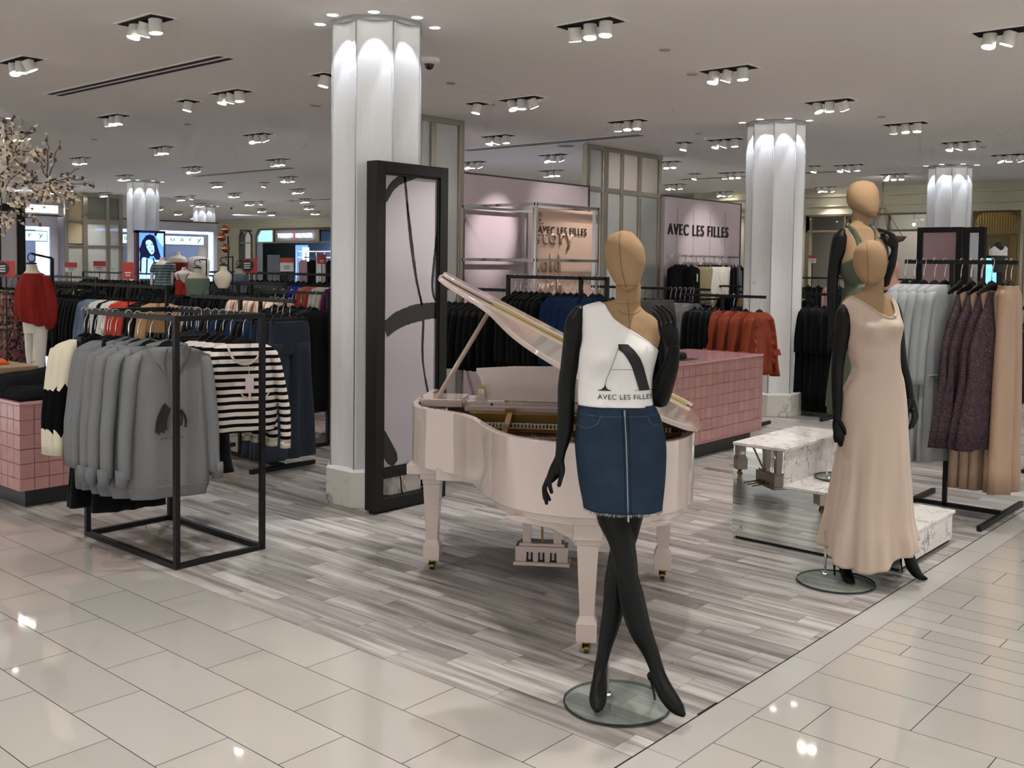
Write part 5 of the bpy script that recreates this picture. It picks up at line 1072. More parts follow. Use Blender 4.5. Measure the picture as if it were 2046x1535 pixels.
class Body:
    "shape measured as silhouette rows: (y, left, right, thickness m, depth offset m)"
    def __init__(s, D, rows, bumps=(), e=.9):
        s.D = D; s.e = e; s.bumps = bumps; s.R = crom([tuple(r) for r in rows], 6)
    def row(s, y):
        R_ = s.R
        if y <= R_[0][0]: return R_[0]
        for a, b in zip(R_, R_[1:]):
            if y <= b[0]:
                t = (y-a[0])/max(1e-6, b[0]-a[0]); return tuple(p+(q-p)*t for p, q in zip(a, b))
        return R_[-1]
    def pt(s, y, a, g=0, ripple=0):
        _, xl, xr, th, off = s.row(y); xc = (xl+xr)/2; sc = (s.D+off)/FPX
        c = mm(xc, y, s.D+off); rx = (xr-xl)/2*sc+g+ripple; ry = th/2+g+ripple
        cx, sy = cos(a), sin(a); px_ = (abs(cx)**s.e)*(1 if cx > 0 else -1); py_ = (abs(sy)**s.e)*(1 if sy > 0 else -1)
        p = c+UH*rx*px_+WH*ry*py_
        if sy < 0:
            X = xc+(xr-xl)/2*px_
            for bx, by, h, sg in s.bumps: p -= WH*h*math.exp(-((X-bx)**2+(y-by)**2)/(2*sg*sg))
        return p
    def x_at(s, y, a):
        _, xl, xr, th, off = s.row(y); cx = cos(a); return (xl+xr)/2+(xr-xl)/2*(abs(cx)**s.e)*(1 if cx > 0 else -1)
    def a_front(s, x, y):
        _, xl, xr, th, off = s.row(y); c = (x-(xl+xr)/2)/((xr-xl)/2); c = max(-.999, min(.999, c)); cx = (abs(c)**(1/s.e))*(1 if c > 0 else -1); return -math.acos(cx)
    def front(s, x, y, g=.002): return s.pt(y, s.a_front(x, y), g)
    def solid(s, n=40, g=0):
        ys = [r[0] for r in s.R]; return MB().rings([[s.pt(y, 2*pi*j/n, g) for j in range(n)] for y in ys])
    def shell(s, top, bot, n=72, m=40, g=.004, th=.003, rip=None):
        "cloth shell: top(x, front) and bot(x, front) give the edge heights; rip(a, t) adds folds"
        outer = []
        for j in range(n):
            a = 2*pi*j/n; fr = sin(a) < 0; y0 = top(s.x_at(640, a), fr)
            for _ in range(24): y0 = .6*y0+.4*top(s.x_at(y0, a), fr)
            y1 = bot(s.x_at(1000, a), fr)
            for _ in range(4): y1 = bot(s.x_at(y1, a), fr)
            outer.append([(a, y0+(y1-y0)*i/m, i/m) for i in range(m+1)])
        b = MB(); V1 = [s.pt(y, a, g+th, rip(a, t) if rip else 0) for col in outer for a, y, t in col]; V0 = [s.pt(y, a, g, rip(a, t) if rip else 0) for col in outer for a, y, t in col]; N = len(V1); f = []
        for j in range(n):
            k = (j+1) % n
            for i in range(m):
                p, q = j*(m+1)+i, k*(m+1)+i; f.append((p, q, q+1, p+1)); f.append((N+p, N+p+1, N+q+1, N+q))
            p, q = j*(m+1), k*(m+1); f.append((p, N+p, N+q, q)); f.append((p+m, q+m, N+q+m, N+p+m))
        return b.add(V1+V0, f)
def limb(D, pts, n=20, flat=1.0):
    "tapered limb through (x, y, half width px, depth offset); flat<1 thins it along the view"
    P = crom([(x, y, w, o) for x, y, w, o in pts], 5); C3 = [mm(x, y, D+o) for x, y, w, o in P]; rs = [w*(D+o)/FPX for x, y, w, o in P]
    k = len(C3); vs = []; b = MB(); rings = []
    for i in range(k):
        d = (C3[min(i+1, k-1)]-C3[max(i-1, 0)]).normalized(); u = d.cross(FW); 
        if u.length < .15: u = Vector(UH)
        u.normalize(); v = u.cross(d).normalized()
        rings.append([C3[i]+u*rs[i]*cos(2*pi*j/n)+v*rs[i]*flat*sin(2*pi*j/n) for j in range(n)])
    # rounded ends
    d0 = (C3[0]-C3[1]).normalized(); d1 = (C3[-1]-C3[-2]).normalized()
    cap = lambda ring, c, d, r: [[c+(p-c)*cos(t)+d*r*sin(t) for p in ring] for t in (.45, .9, 1.3)]
    A = cap(rings[0], C3[0], d0, rs[0]*.9)[::-1]; Z_ = cap(rings[-1], C3[-1], d1, rs[-1]*.9)
    return b.rings(A+rings+Z_)
def fuse(parts, name, m_, parent, voxel=.003, label=None, it=2):
    "overlapping pieces grown into one continuous surface"
    b = MB()
    for p in parts: b.add(p.v, p.f)
    o = b.build(name, m_, parent, smooth=True, label=label)
    md = o.modifiers.new('remesh', 'REMESH'); md.mode = 'VOXEL'; md.voxel_size = voxel; md.use_smooth_shade = True
    s = o.modifiers.new('smooth', 'SMOOTH'); s.factor = .5; s.iterations = it
    return o
def disc_base(parent, c, r, z=0, rod=None):
    MB().lathe([(.001, .002), (r-.003, .002), (r, .005), (r, .009), (r-.003, .012), (.001, .012)], (c.x, c.y, z), 64).build('glass_base', GLASS, parent, smooth='auto', label='round clear glass base'); MB().lathe([(r-.004, .0015), (r+.001, .004), (r+.001, .010), (r-.004, .0125)], (c.x, c.y, z), 64, cap=False).build('glass_edge', mat('dark green glass edge', '#1c2925', .1), parent, smooth='auto')
    if rod is not None:
        b = MB(); b.tube([(rod.x, rod.y, z+.012), (rod.x, rod.y, z+rod.z)], .007, 12); b.lathe([(.001, .012), (.022, .012), (.02, .02), (.009, .024), (.001, .024)], (rod.x, rod.y, z), 20); b.build('support_rod', CHROME, parent, smooth='auto')
def seam(body, pts, parent, r=.0012, m_=None, name='seam', g=.001):
    P = crom(pts, 5); MB().tube([body.front(x, y, g) for x, y in P], r, 6).build(name, m_ or seam_m, parent, smooth=True)
# ------------------------------------------------------------------ front mannequin: one-shoulder tee and denim skirt
D1 = 3.93; base1 = floor_pt(1233, 1407); m1 = thing('mannequin', (base1.x, base1.y, 0), 'front mannequin in white one-shoulder logo tee and blue denim skirt, legs crossed', 'mannequin')
head1 = Body(D1-.01, [(461.5, 1241, 1251, .02, 0), (465, 1228, 1263, .08, 0), (472, 1218, 1271, .125, 0), (482, 1211.5, 1279, .165, 0), (495, 1207.8, 1286, .19, 0), (509, 1207.2, 1288.6, .2, 0), (522, 1209, 1289.2, .195, -.003), (536, 1213, 1286.5, .185, -.008), (549, 1219, 1283, .165, -.015), (562, 1226, 1278, .14, -.024), (572, 1234, 1270.5, .11, -.032), (579, 1241, 1261.5, .07, -.038), (582.5, 1247, 1255, .02, -.042)], e=.97)
h = head1.solid(40).build('head', linen, m1, smooth=True, sub=1)
seam(head1, [(1237, 464), (1234, 480), (1233.5, 500), (1235, 522), (1239, 545), (1244, 562), (1248, 576)], h)
MB().tube([head1.pt(572+2*sin(a), a, .0015) for a in [-pi*.02-pi*.96*i/20 for i in range(21)]], .0012, 6).build('seam', seam_m, h, smooth=True)
T1 = Body(D1, [(560, 1232, 1278, .09, .02), (582, 1230, 1280.5, .10, .015), (597, 1229.5, 1279, .10, .01), (603, 1214, 1279, .11, .01), (607, 1192, 1279.5, .10, .01), (613, 1177, 1281, .105, .01), (622, 1171, 1290, .12, .01), (630, 1169, 1303, .135, .008), (640, 1168, 1313, .15, .005), (655, 1168, 1318, .17, 0), (680, 1169, 1317, .185, -.005), (705, 1168, 1308.5, .19, -.008), (730, 1164, 1302, .18, -.005), (760, 1164, 1297, .17, 0), (800, 1163, 1299, .175, .005), (830, 1160, 1312, .20, .01), (870, 1155, 1321, .225, .015), (905, 1154, 1323, .23, .02), (960, 1162, 1320, .22, .01), (1000, 1175, 1314, .2, 0)], bumps=[(1198, 707, .038, 22), (1281, 703, .038, 22)], e=.88)
T1.solid(56).build('torso', linen, m1, smooth=True, label='tan linen torso with bare shoulder')
seam(T1, [(1251, 600), (1252, 615), (1253, 640), (1254, 665)], m1); seam(T1, [(1231, 619), (1244, 626), (1260, 627), (1276, 620)], m1)
NL = [(1160, 700), (1163, 640), (1166, 612), (1172, 606), (1200, 602), (1207, 608), (1213, 622), (1222, 634), (1236, 645), (1252, 655), (1270, 666), (1288, 679), (1302, 692), (1312, 700), (1330, 704)]
tee = mat('white cotton jersey', '#dcdad9', .85, bump=.12, scale=9, stretch=(1, 1, 2.5))
def rip_tee(a, t): return .0022*sin(7*a+9*t)*max(0, t-.25)+.002*sin(13*a-5*t)*max(0, t-.55)+.004*max(0, t-.9)*6*(.5+.5*sin(5*a))
T1s = Body(D1, [(600, 1214, 1279, .11, .01), (607, 1184, 1279.5, .12, .01), (613, 1168, 1281, .125, .01), (622, 1164, 1290, .13, .01), (640, 1164, 1313, .15, .005), (655, 1165, 1318, .17, 0), (680, 1166, 1316, .185, -.005), (702, 1162, 1309, .2, -.01), (730, 1160, 1303, .195, -.01), (760, 1158, 1299, .19, -.005), (795, 1157, 1299, .195, 0), (812, 1159, 1301, .2, 0), (816, 1162, 1299, .19, 0)], bumps=[(1198, 707, .038, 22), (1281, 703, .038, 22)], e=.88)
top1 = T1s.shell(lambda x, fr: interp(NL, x), lambda x, fr: 808 if fr else 806, 110, 60, .004, .003, rip_tee).build('one_shoulder_tee', tee, m1, smooth=True, label='white one-shoulder tee with black letter A')
MB().tube([T1s.front(x, interp(NL, x)+2, .006) for x in [1203+i*1.4 for i in range(74)]], .0028, 6).build('neckband', tee, top1, smooth=True)
def patch(body, poly, parent, name, m_, g=.0105, step=3.2):
    "flat print laid on a cloth surface: outline triangulated finely and projected onto the front"
    bm = bmesh.new(); vs = [bm.verts.new((x, -y, 0)) for x, y in poly]; f = bm.faces.new(vs); bmesh.ops.triangulate(bm, faces=[f])
    for _ in range(5):
        es = [e for e in bm.edges if e.calc_length() > step]
        if not es: break
        bmesh.ops.subdivide_edges(bm, edges=es, cuts=1); bmesh.ops.triangulate(bm, faces=bm.faces[:])
    b = MB(); bm.verts.index_update(); b.add([body.front(v.co.x, -v.co.y, g) for v in bm.verts], [tuple(v.index for v in f.verts) for f in bm.faces]); bm.free()
    return b.build(name, m_, parent)
ink = BLACKINK
PR = T1s
patch(PR, [(1229.5, 683.5), (1247.5, 683.5), (1258, 694), (1268, 709), (1275.5, 727), (1282, 748), (1289.5, 774.3), (1268.5, 774.3), (1262, 752), (1254, 728), (1246, 712), (1238, 700), (1230.5, 694)], top1, 'print_letter', ink)
MB().tube([PR.front(x, y, .0105) for x, y in crom([(1230, 690), (1224, 706), (1217, 728), (1209, 750), (1206, 764)], 4)], .0009, 5).build('print_letter', ink, top1)
MB().tube([PR.front(x, y, .0105) for x, y in crom([(1217, 733), (1235, 733), (1256, 733)], 5)], .0008, 5).build('print_letter', ink, top1)
patch(PR, [(1192, 774), (1200, 771.5), (1204, 767), (1206, 761), (1207.5, 767), (1210.5, 771.5), (1217, 774), (1217, 774.8), (1192, 774.8)], top1, 'print_letter', ink, step=5)
MB().tube([PR.front(x, 774.2, .0105) for x in (1259, 1265, 1272, 1280, 1289, 1294)], .0008, 5).build('print_letter', ink, top1)
def wrap_text(body, s, x0, x1, y0, y1, parent, name, m_, g=.0105, bold=.004, slope=0):
    "text laid on a cloth surface between measured left/right and baseline/top rows"
    o = text_obj(name, s, 1.0, m_, Matrix.Identity(4), None, 0.0, 1.12, bold=bold); me = o.data
    xs = [v.co.x for v in me.vertices]; ys = [v.co.y for v in me.vertices]; X0, X1, Y0, Y1 = min(xs), max(xs), min(ys), max(ys); po = PO.get(parent.name, Vector((0, 0, 0)))
    for v in me.vertices:
        u = (v.co.x-X0)/(X1-X0); w = (v.co.y-Y0)/(Y1-Y0); v.co = body.front(x0+(x1-x0)*u, y0+(y1-y0)*w+slope*u, g)-po
    o.parent = parent; return o
wrap_text(PR, 'AVEC LES FILLES', 1192.5, 1294.5, 791.5, 782, top1, 'print_lettering', ink)
SK = Body(D1, [(806, 1161, 1303, .19, .0), (818, 1159, 1309, .205, .002), (835, 1157, 1316, .22, .004), (855, 1155, 1321, .235, .006), (880, 1152.5, 1325, .245, .01), (905, 1153, 1326, .25, .01), (956, 1159, 1323.5, .25, .008), (1000, 1168, 1319, .245, 0), (1022, 1171.5, 1317, .24, 0)], e=.86)
def m_denim():
    m = mat('blue denim twill', '#263343', .92, var=.35, scale=13, bump=.25); nt, b = nodes(m); return m
dn = m_denim()
sk = SK.shell(lambda x, fr: 806, lambda x, fr: 1013 if fr else 1011, 96, 44, .004, .004, lambda a, t: .0015*sin(9*a+4*t)).build('denim_skirt', dn, m1, smooth=True, label='blue denim mini skirt with front zip and frayed hem')
thr = mat('tan topstitch thread', '#5d5a52', .8); zipm = mat('zip metal', '#8e9194', .35, .9); dn2 = mat('faded denim seam', '#4a5f78', .9)
def on(body, pts, r, nm, m_, par, g=.009, flat=None): 
    P = crom(pts, 6); MB().tube([body.front(x, y, g) for x, y in P], r, 6).build(nm, m_, par, smooth=True)
on(SK, [(1241, 812), (1243, 860), (1245, 930), (1247, 1012)], .0021, 'zip_teeth', zipm, sk); on(SK, [(1236, 812), (1238, 860), (1240, 930), (1242, 1011)], .0012, 'stitching', mat('dark seam', '#151f2c', .9), sk); on(SK, [(1247, 812), (1249, 860), (1251, 930), (1253, 1011)], .0012, 'stitching', mat('dark seam', '#151f2c', .9), sk)
on(SK, [(1160, 823), (1200, 825), (1240, 825), (1280, 824), (1309, 822)], .0011, 'stitching', dn2, sk); on(SK, [(1155.5, 846), (1168, 850), (1181, 847), (1192, 838), (1198, 825)], .0014, 'pocket_seam', thr, sk); on(SK, [(1284, 824), (1290, 836), (1301, 842), (1316, 841)], .0014, 'pocket_seam', thr, sk)
MB().beam(SK.front(1241, 812, .012), SK.front(1241, 824, .012), .006, .003).build('zip_pull', zipm, sk); MB().beam(SK.front(1247.3, 1013, .012), SK.front(1247.5, 1026, .014), .007, .003).build('zip_pull', zipm, sk)
r = random.Random(5); b = MB()
for i in range(520):
    a = r.uniform(0, 2*pi); p = SK.pt(1012, a, .006); q = p+Vector((r.uniform(-.006, .006), r.uniform(-.006, .006), -r.uniform(.006, .015))); b.beam(p, q, .0011)
o = b.build('frayed_hem', mat('pale frayed threads', '#8d9191', .9), sk); o['kind'] = 'stuff'
for i, x in enumerate((1192, 1288)): MB().beam(SK.front(x, 811, .01), SK.front(x, 829, .010), .008, .004).build('belt_loop', dn, sk)
# legs and shoes
def shoe_heel(top, foot, parent): MB().tube([top, top.lerp(foot, .5)+WH*.004, foot], [.0095, .0055, .0045], 10).build('stiletto_heel', skin_b, parent, smooth=True)
fuse([limb(D1, [(1228, 990, 40, .0), (1224, 1031, 32, -.005), (1240, 1075, 27, -.03), (1249, 1119, 24.3, -.05), (1254, 1155, 22.5, -.062), (1262, 1192, 25, -.065), (1270, 1228, 25, -.07), (1282, 1265, 22, -.085), (1299, 1301, 17, -.10), (1311, 1334, 14.6, -.118), (1318, 1356, 15.5, -.135), (1330, 1383, 17.5, -.16), (1344, 1404, 17, -.185), (1356, 1418, 13.5, -.205), (1364, 1427, 7, -.22)]),
      limb(D1, [(1312, 1352, 10, -.112), (1302, 1352, 10.5, -.10), (1300, 1356, 6, -.098)])], 'leg', skin_b, m1, .0035, 'crossing leg ending in a pointed black heel, image right')
shoe_heel(mm(1301, 1352, D1-.10), floor_pt(1309, 1398, .0), m1)
fuse([limb(D1, [(1262, 990, 38, .02), (1258, 1031, 27, .03), (1250, 1070, 24.5, .035), (1240, 1105, 22.5, .035), (1233, 1141, 22, .03), (1229.5, 1166, 22.5, .03), (1228, 1192, 22.3, .03), (1223.5, 1228, 21, .03), (1215, 1265, 17.5, .025), (1207, 1301, 13.5, .015), (1200, 1334, 12.8, .0), (1198, 1358, 14.5, -.02), (1196, 1380, 17, -.05), (1194.5, 1398, 17.5, -.085), (1193.5, 1411, 13.5, -.115), (1193, 1417, 8, -.13)])], 'leg', skin_b, m1, .0035, 'standing leg ending in a rounded black toe')
shoe_heel(mm(1199, 1356, D1+.03), floor_pt(1200, 1393, .012), m1)
# arms with hands
fuse([limb(D1, [(1157, 622, 13, .005), (1151, 637, 18.5, .005), (1146, 655, 19.3, .0), (1144, 675, 18.6, .0), (1138, 727, 17.6, .01), (1132.5, 768, 17.6, .02), (1131.5, 795, 17.3, .02), (1131, 815, 17, .015), (1129.3, 853, 16.2, .0), (1124, 884, 13.4, -.012), (1120.3, 903, 10.4, -.02), (1117.8, 919, 9.8, -.026)]),
      limb(D1, [(1117.8, 915, 9.6, -.025), (1114, 932, 13.5, -.03), (1107, 946, 12.6, -.035), (1100, 957, 9.5, -.04)], flat=.62),
      limb(D1, [(1105, 948, 5.5, -.05), (1098, 962, 5.0, -.055), (1099, 973, 4.4, -.055), (1102, 984, 3.7, -.05)]),
      limb(D1, [(1102, 952, 5.5, -.042), (1092, 965, 5.0, -.044), (1087, 977, 4.5, -.04), (1089.5, 992, 4.3, -.035), (1092, 1006, 3.6, -.03)]),
      limb(D1, [(1100, 952, 5.0, -.03), (1091, 966, 4.8, -.028), (1089, 980, 4.3, -.022), (1095, 993, 4.0, -.02), (1098, 999, 3.5, -.018)]),
      limb(D1, [(1098, 950, 4.6, -.018), (1091, 964, 4.3, -.012), (1087, 979, 3.9, -.006), (1087, 990, 3.6, -.004), (1087.5, 997, 3.0, -.004)]),
      limb(D1, [(1121, 924, 6.5, -.04), (1123.5, 941, 5.8, -.052), (1120, 957, 4.8, -.058), (1117, 970, 4.2, -.06)])], 'arm', skin_b, m1, .0022, 'hanging black arm with curled fingers')
fuse([limb(D1, [(1314, 660, 14, .015), (1318, 680, 17, .02), (1320, 720, 17, .03), (1320, 765, 17, .03), (1320, 795, 18.5, .015)]),
      limb(D1, [(1319, 797, 18.8, .005), (1323, 780, 20.4, -.015), (1331, 754, 19.8, -.045), (1341, 728, 15.8, -.075), (1346, 702, 12, -.10), (1346, 690, 12.2, -.11)]),
      limb(D1, [(1346, 692, 12, -.11), (1342, 676, 16.2, -.118), (1338, 663, 17.2, -.124), (1336, 658, 15, -.126)], flat=.5),
      limb(D1, [(1325, 664, 4.6, -.13), (1327, 653, 4.0, -.134), (1322, 632, 3.1, -.142), (1313, 621.5, 2.9, -.140), (1305.5, 614.5, 2.5, -.132)]),
      limb(D1, [(1336, 662, 4.6, -.132), (1337.5, 649, 4.0, -.136), (1329.5, 627.5, 3.1, -.144), (1319, 616, 2.9, -.140), (1310.5, 609.5, 2.5, -.132)]),
      limb(D1, [(1346, 660, 4.6, -.128), (1347.5, 645, 3.9, -.132), (1340.5, 627.5, 3.1, -.138), (1330, 617, 2.8, -.134), (1322, 610.5, 2.4, -.127)]),
      limb(D1, [(1322, 670, 4.4, -.118), (1318.5, 656, 3.5, -.118), (1315.5, 639, 2.8, -.118), (1310, 629, 2.5, -.112), (1305, 622, 2.1, -.104)]),
      limb(D1, [(1337, 688, 5.4, -.09), (1330, 676, 4.4, -.072), (1325, 664, 3.8, -.06), (1322, 654, 3.2, -.055)])], 'arm', skin_b, m1, .0018, 'raised bent black arm with long fingers')
disc_base(m1, base1, .208, 0, Vector((floor_pt(1213, 1392).x, floor_pt(1213, 1392).y, .16)))
# ------------------------------------------------------------------ mannequin in long beige dress
base2 = floor_pt(1670, 1164.5); D2 = 5.60
m2 = thing('mannequin', (base2.x, base2.y, 0), 'mannequin in long sleeveless champagne beige dress beside the aisle border', 'mannequin')
head2 = Body(D2, [(479.5, 1735, 1744, .02, 0), (483, 1725, 1755, .08, 0), (490, 1716, 1761, .13, 0), (500, 1709, 1767, .17, 0), (514, 1706.5, 1770.5, .195, 0), (530, 1707.5, 1770, .2, -.005), (543, 1711, 1768, .185, -.012), (554, 1717, 1764, .155, -.025), (562, 1723.5, 1756, .115, -.038), (567, 1728.5, 1748, .07, -.045), (569.5, 1733, 1741, .02, -.05)], e=.97)
h = head2.solid(40).build('head', linen, m2, smooth=True, sub=1)
seam(head2, [(1727, 484), (1723.5, 500), (1722.5, 520), (1724, 540), (1727, 557), (1731, 567)], h)
MB().tube([head2.pt(556, a, .0015) for a in [-pi*.02-pi*.5*i/20 for i in range(21)]], .0012, 6).build('seam', seam_m, h, smooth=True)
R2 = [(552, 1732, 1765, .09, .02), (572, 1729, 1764.5, .095, .015), (582, 1722, 1761, .1, .01), (588, 1708, 1768, .11, .01), (594, 1696, 1780, .12, .01), (602, 1688, 1787, .135, .008), (615, 1686, 1792, .155, .005), (632, 1690, 1794, .17, 0), (650, 1696, 1796, .19, -.01), (668, 1697, 1796, .19, -.01), (690, 1695, 1794, .18, 0), (715, 1700, 1794, .17, .005), (737, 1706.5, 1796, .17, .01), (760, 1698, 1802.5, .19, .015), (790, 1685, 1806, .21, .02)]
T2 = Body(D2, R2, bumps=[(1722, 652, .04, 15), (1783, 650, .045, 13)], e=.88); T2.solid(48).build('torso', linen, m2, smooth=True)
beige = mat('champagne crepe', '#b6a394', .6, sheen=.25, bump=.05, scale=12, stretch=(1, 1, .2))
R2d = R2[3:-1]+[(788, 1684.5, 1806, .22, .02), (826, 1682, 1808, .25, .01), (895, 1679, 1810.5, .30, 0), (966, 1669.5, 1814, .34, 0), (1033, 1659.5, 1818, .38, -.01), (1070, 1654, 1826, .40, -.02), (1140, 1648, 1836, .42, -.03)]
DR = Body(D2, R2d, bumps=[(1722, 652, .04, 15), (1783, 650, .045, 13)], e=.9)
NL2 = [(1676, 640), (1683, 612), (1690, 600), (1699, 591.5), (1704, 594), (1720, 606), (1738, 619), (1752, 628), (1763, 633), (1771, 632), (1776, 626), (1774, 606), (1770, 594), (1776, 590.5), (1786, 597), (1792, 612), (1797, 628), (1802, 640)]
NB2 = [(1676, 640), (1690, 600), (1699, 591), (1740, 588), (1776, 590), (1790, 608), (1802, 640)]
HM = [(1640, 1102), (1650, 1106), (1668, 1121), (1690, 1126), (1710, 1126), (1740, 1117), (1768, 1100), (1799, 1090), (1818, 1080), (1831, 1070), (1842, 1064)]
HB = [(1640, 1100), (1660, 1098), (1720, 1090), (1780, 1078), (1842, 1064)]
def rip2(a, t): 
    k = max(0, t-.35)/.65; return k*k*(.02*sin(7*a+1.2)+.012*sin(13*a+3*t)+.006*sin(23*a))+.0015*sin(9*a+20*t)*(t > .15)
dr = DR.shell(lambda x, fr: interp(NL2 if fr else NB2, x), lambda x, fr: interp(HM if fr else HB, x), 140, 110, .004, .003, rip2).build('long_dress', beige, m2, smooth=True, label='long champagne beige sleeveless dress with twisted neckline')
MB().tube([DR.front(x, y, .008) for x, y in crom([(1700, 593), (1720, 607), (1738, 620), (1752, 629), (1763, 633.5), (1771, 632)], 5)], .0055, 8).build('neckline_roll', beige, dr, smooth=True)
MB().tube([DR.front(x, y, .010) for x, y in crom([(1768, 634), (1773, 629), (1777, 625), (1776, 612), (1772, 598)], 5)], .006, 8).build('neckline_roll', beige, dr, smooth=True)
MB().ball(DR.front(1773, 630, .012), .011, 12, 8, (1.2, .8, .9)).build('neckline_knot', beige, dr, smooth=True)
fuse([limb(D2, [(1692, 614, 10, .0), (1687, 624, 15.5, .0), (1687, 645, 18, -.002), (1680.5, 684, 14.8, .0), (1675, 719, 13, .01), (1672.8, 748, 11.8, .01), (1672.5, 790, 10.7, .0), (1672.5, 826, 8.8, -.02), (1672, 838, 7.6, -.025)]),
      limb(D2, [(1672, 835, 7.6, -.025), (1673, 850, 10, -.03), (1675.5, 864, 10.6, -.032), (1677, 872, 9.2, -.034)], flat=.55),
      limb(D2, [(1669, 862, 3.6, -.03), (1667.5, 874, 3.2, -.028), (1669.5, 883, 2.5, -.022)]), limb(D2, [(1674, 866, 3.8, -.034), (1675, 880, 3.3, -.034), (1678.5, 891, 2.6, -.03)]), limb(D2, [(1679, 866, 3.8, -.038), (1681.5, 881, 3.3, -.038), (1685.5, 893, 2.6, -.034)]), limb(D2, [(1683, 864, 3.6, -.04), (1686, 877, 3.1, -.042), (1688, 888, 2.6, -.04)]),
      limb(D2, [(1679, 845, 4.6, -.04), (1685, 855, 3.9, -.048), (1689.5, 864, 3.2, -.052), (1692, 871, 2.7, -.052)])], 'arm', skin_b, m2, .003, 'black arm hanging beside the dress, image left')
fuse([limb(D2, [(1784, 612, 12, .03), (1789, 630, 13, .05), (1794, 665, 12.5, .07), (1797, 700, 12.3, .08), (1803, 735, 11.2, .07), (1812, 765, 9.8, .05), (1817, 786, 8.2, .04), (1819, 798, 7.6, .035)]),
      limb(D2, [(1819, 796, 7.8, .035), (1822, 809, 9.2, .03), (1824.5, 820, 8.6, .025)], flat=.55),
      limb(D2, [(1828, 816, 3.7, .02), (1831.5, 829, 3.3, .015), (1828.5, 843, 2.9, .01), (1824, 854, 2.4, .005)]), limb(D2, [(1826, 818, 3.7, .015), (1828, 832, 3.3, .008), (1824, 845, 2.8, .004), (1819, 856, 2.4, 0)]), limb(D2, [(1824, 820, 3.6, .01), (1824.5, 834, 3.2, .002), (1820.5, 847, 2.8, -.002), (1815.5, 857.5, 2.3, -.004)]), limb(D2, [(1829, 820, 3.4, .03), (1832.5, 832, 3, .028), (1829, 842, 2.5, .024)]),
      limb(D2, [(1816, 802, 4.2, .02), (1813.5, 815, 3.8, .012), (1813.5, 826, 3.3, .01), (1813.5, 833, 2.7, .01)])], 'arm', skin_b, m2, .003, 'black arm hanging behind the dress, image right')
fuse([limb(D2, [(1700, 1040, 22, .02), (1692, 1100, 14, .0), (1691, 1125, 11, -.01), (1691, 1138, 10.2, -.02), (1693, 1150, 12.2, -.05), (1698, 1158, 10.8, -.09), (1704, 1164, 5.2, -.12)]), limb(D2, [(1686, 1136, 8, 0), (1682, 1142, 6, .01)])], 'leg', skin_b, m2, .0035, 'black lower leg and shoe under the beige hem')
shoe_heel(mm(1667, 1121, D2+.03), floor_pt(1668, 1150, .012), m2); MB().tube([mm(1667, 1119, D2+.02), mm(1684, 1134, D2)], [.012, .02], 10).build('shoe_back', skin_b, m2, smooth=True)
DR2 = depth(floor_pt(1843, 1160)); o2 = DR2-D2
fuse([limb(D2, [(1790, 1040, 20, .02), (1806, 1080, 13, o2*.5), (1811, 1096, 10.5, o2*.7), (1817, 1114, 11.2, o2*.8), (1823, 1132, 12, o2*.88), (1833, 1147, 9.5, o2*.97), (1843, 1154, 6.2, o2), (1851, 1156.5, 3, o2-.02)]), limb(D2, [(1808, 1098, 8.5, o2*.75), (1799, 1105, 7.2, o2*.7), (1795, 1109, 5, o2*.68)])], 'leg', skin_b, m2, .0035, 'black ankle and pointed shoe stepping onto the aisle border')
shoe_heel(mm(1799, 1108, D2+o2*.66), floor_pt(1803, 1143, .0), m2)
disc_base(m2, base2, .208, 0, Vector((floor_pt(1648, 1150).x, floor_pt(1648, 1150).y, .25)))
# ------------------------------------------------------------------ mannequin in green halter dress on the plinth
base3 = Vector((6.14, 2.575, .385)); D3 = depth((6.14, 2.575, 1.3)); m3 = thing('mannequin', (base3.x, base3.y, .385), 'mannequin in sage green halter dress standing on the stepped plinth, one hand raised', 'mannequin')
head3 = Body(D3, [(361, 1719, 1731, .02, 0), (364.5, 1707, 1743, .08, 0), (371, 1699, 1749, .13, 0), (381, 1694, 1753.5, .165, 0), (394, 1692.5, 1755.5, .19, 0), (407, 1694.5, 1756, .19, 0), (417, 1702, 1754.5, .17, -.005), (425, 1713, 1752.5, .14, -.012), (431, 1727, 1750, .10, -.02), (434.5, 1734, 1750, .06, -.025), (436, 1740, 1747, .02, -.03)], e=.97)
h = head3.solid(40).build('head', linen, m3, smooth=True, sub=1)
MB().tube([head3.pt(424, a, .0015) for a in [-pi*.05-pi*.7*i/20 for i in range(21)]], .0012, 6).build('seam', seam_m, h, smooth=True)
R3 = [(415, 1705, 1738, .09, .02), (432, 1703, 1736, .095, .015), (444, 1701, 1733, .1, .01), (452, 1694, 1738, .11, .01), (458, 1684, 1748, .125, .01), (468, 1680, 1757, .14, .01), (485, 1682, 1764, .16, .0), (505, 1684, 1769, .18, -.005), (525, 1679, 1770, .185, -.005), (545, 1681, 1765, .17, 0), (568, 1692, 1758, .16, .01), (600, 1688, 1762, .18, .015), (640, 1676, 1770, .21, .015)]
T3 = Body(D3, R3, bumps=[(1706, 515, .035, 14), (1753, 515, .035, 13)], e=.88); T3.solid(48).build('torso', linen, m3, smooth=True)
sage = mat('sage green satin', '#434d3b', .5); sagep = mat('sage green pleated satin', '#4a5441', .5)
BOD = Body(D3, R3[6:11]+[(572, 1690, 1760, .17, .01)], bumps=[(1706, 515, .035, 14), (1753, 515, .035, 13)], e=.88)
NL3 = [(1670, 536), (1676, 532), (1690, 521), (1706, 508), (1718, 500), (1728, 500), (1740, 506), (1760, 518), (1775, 530)]
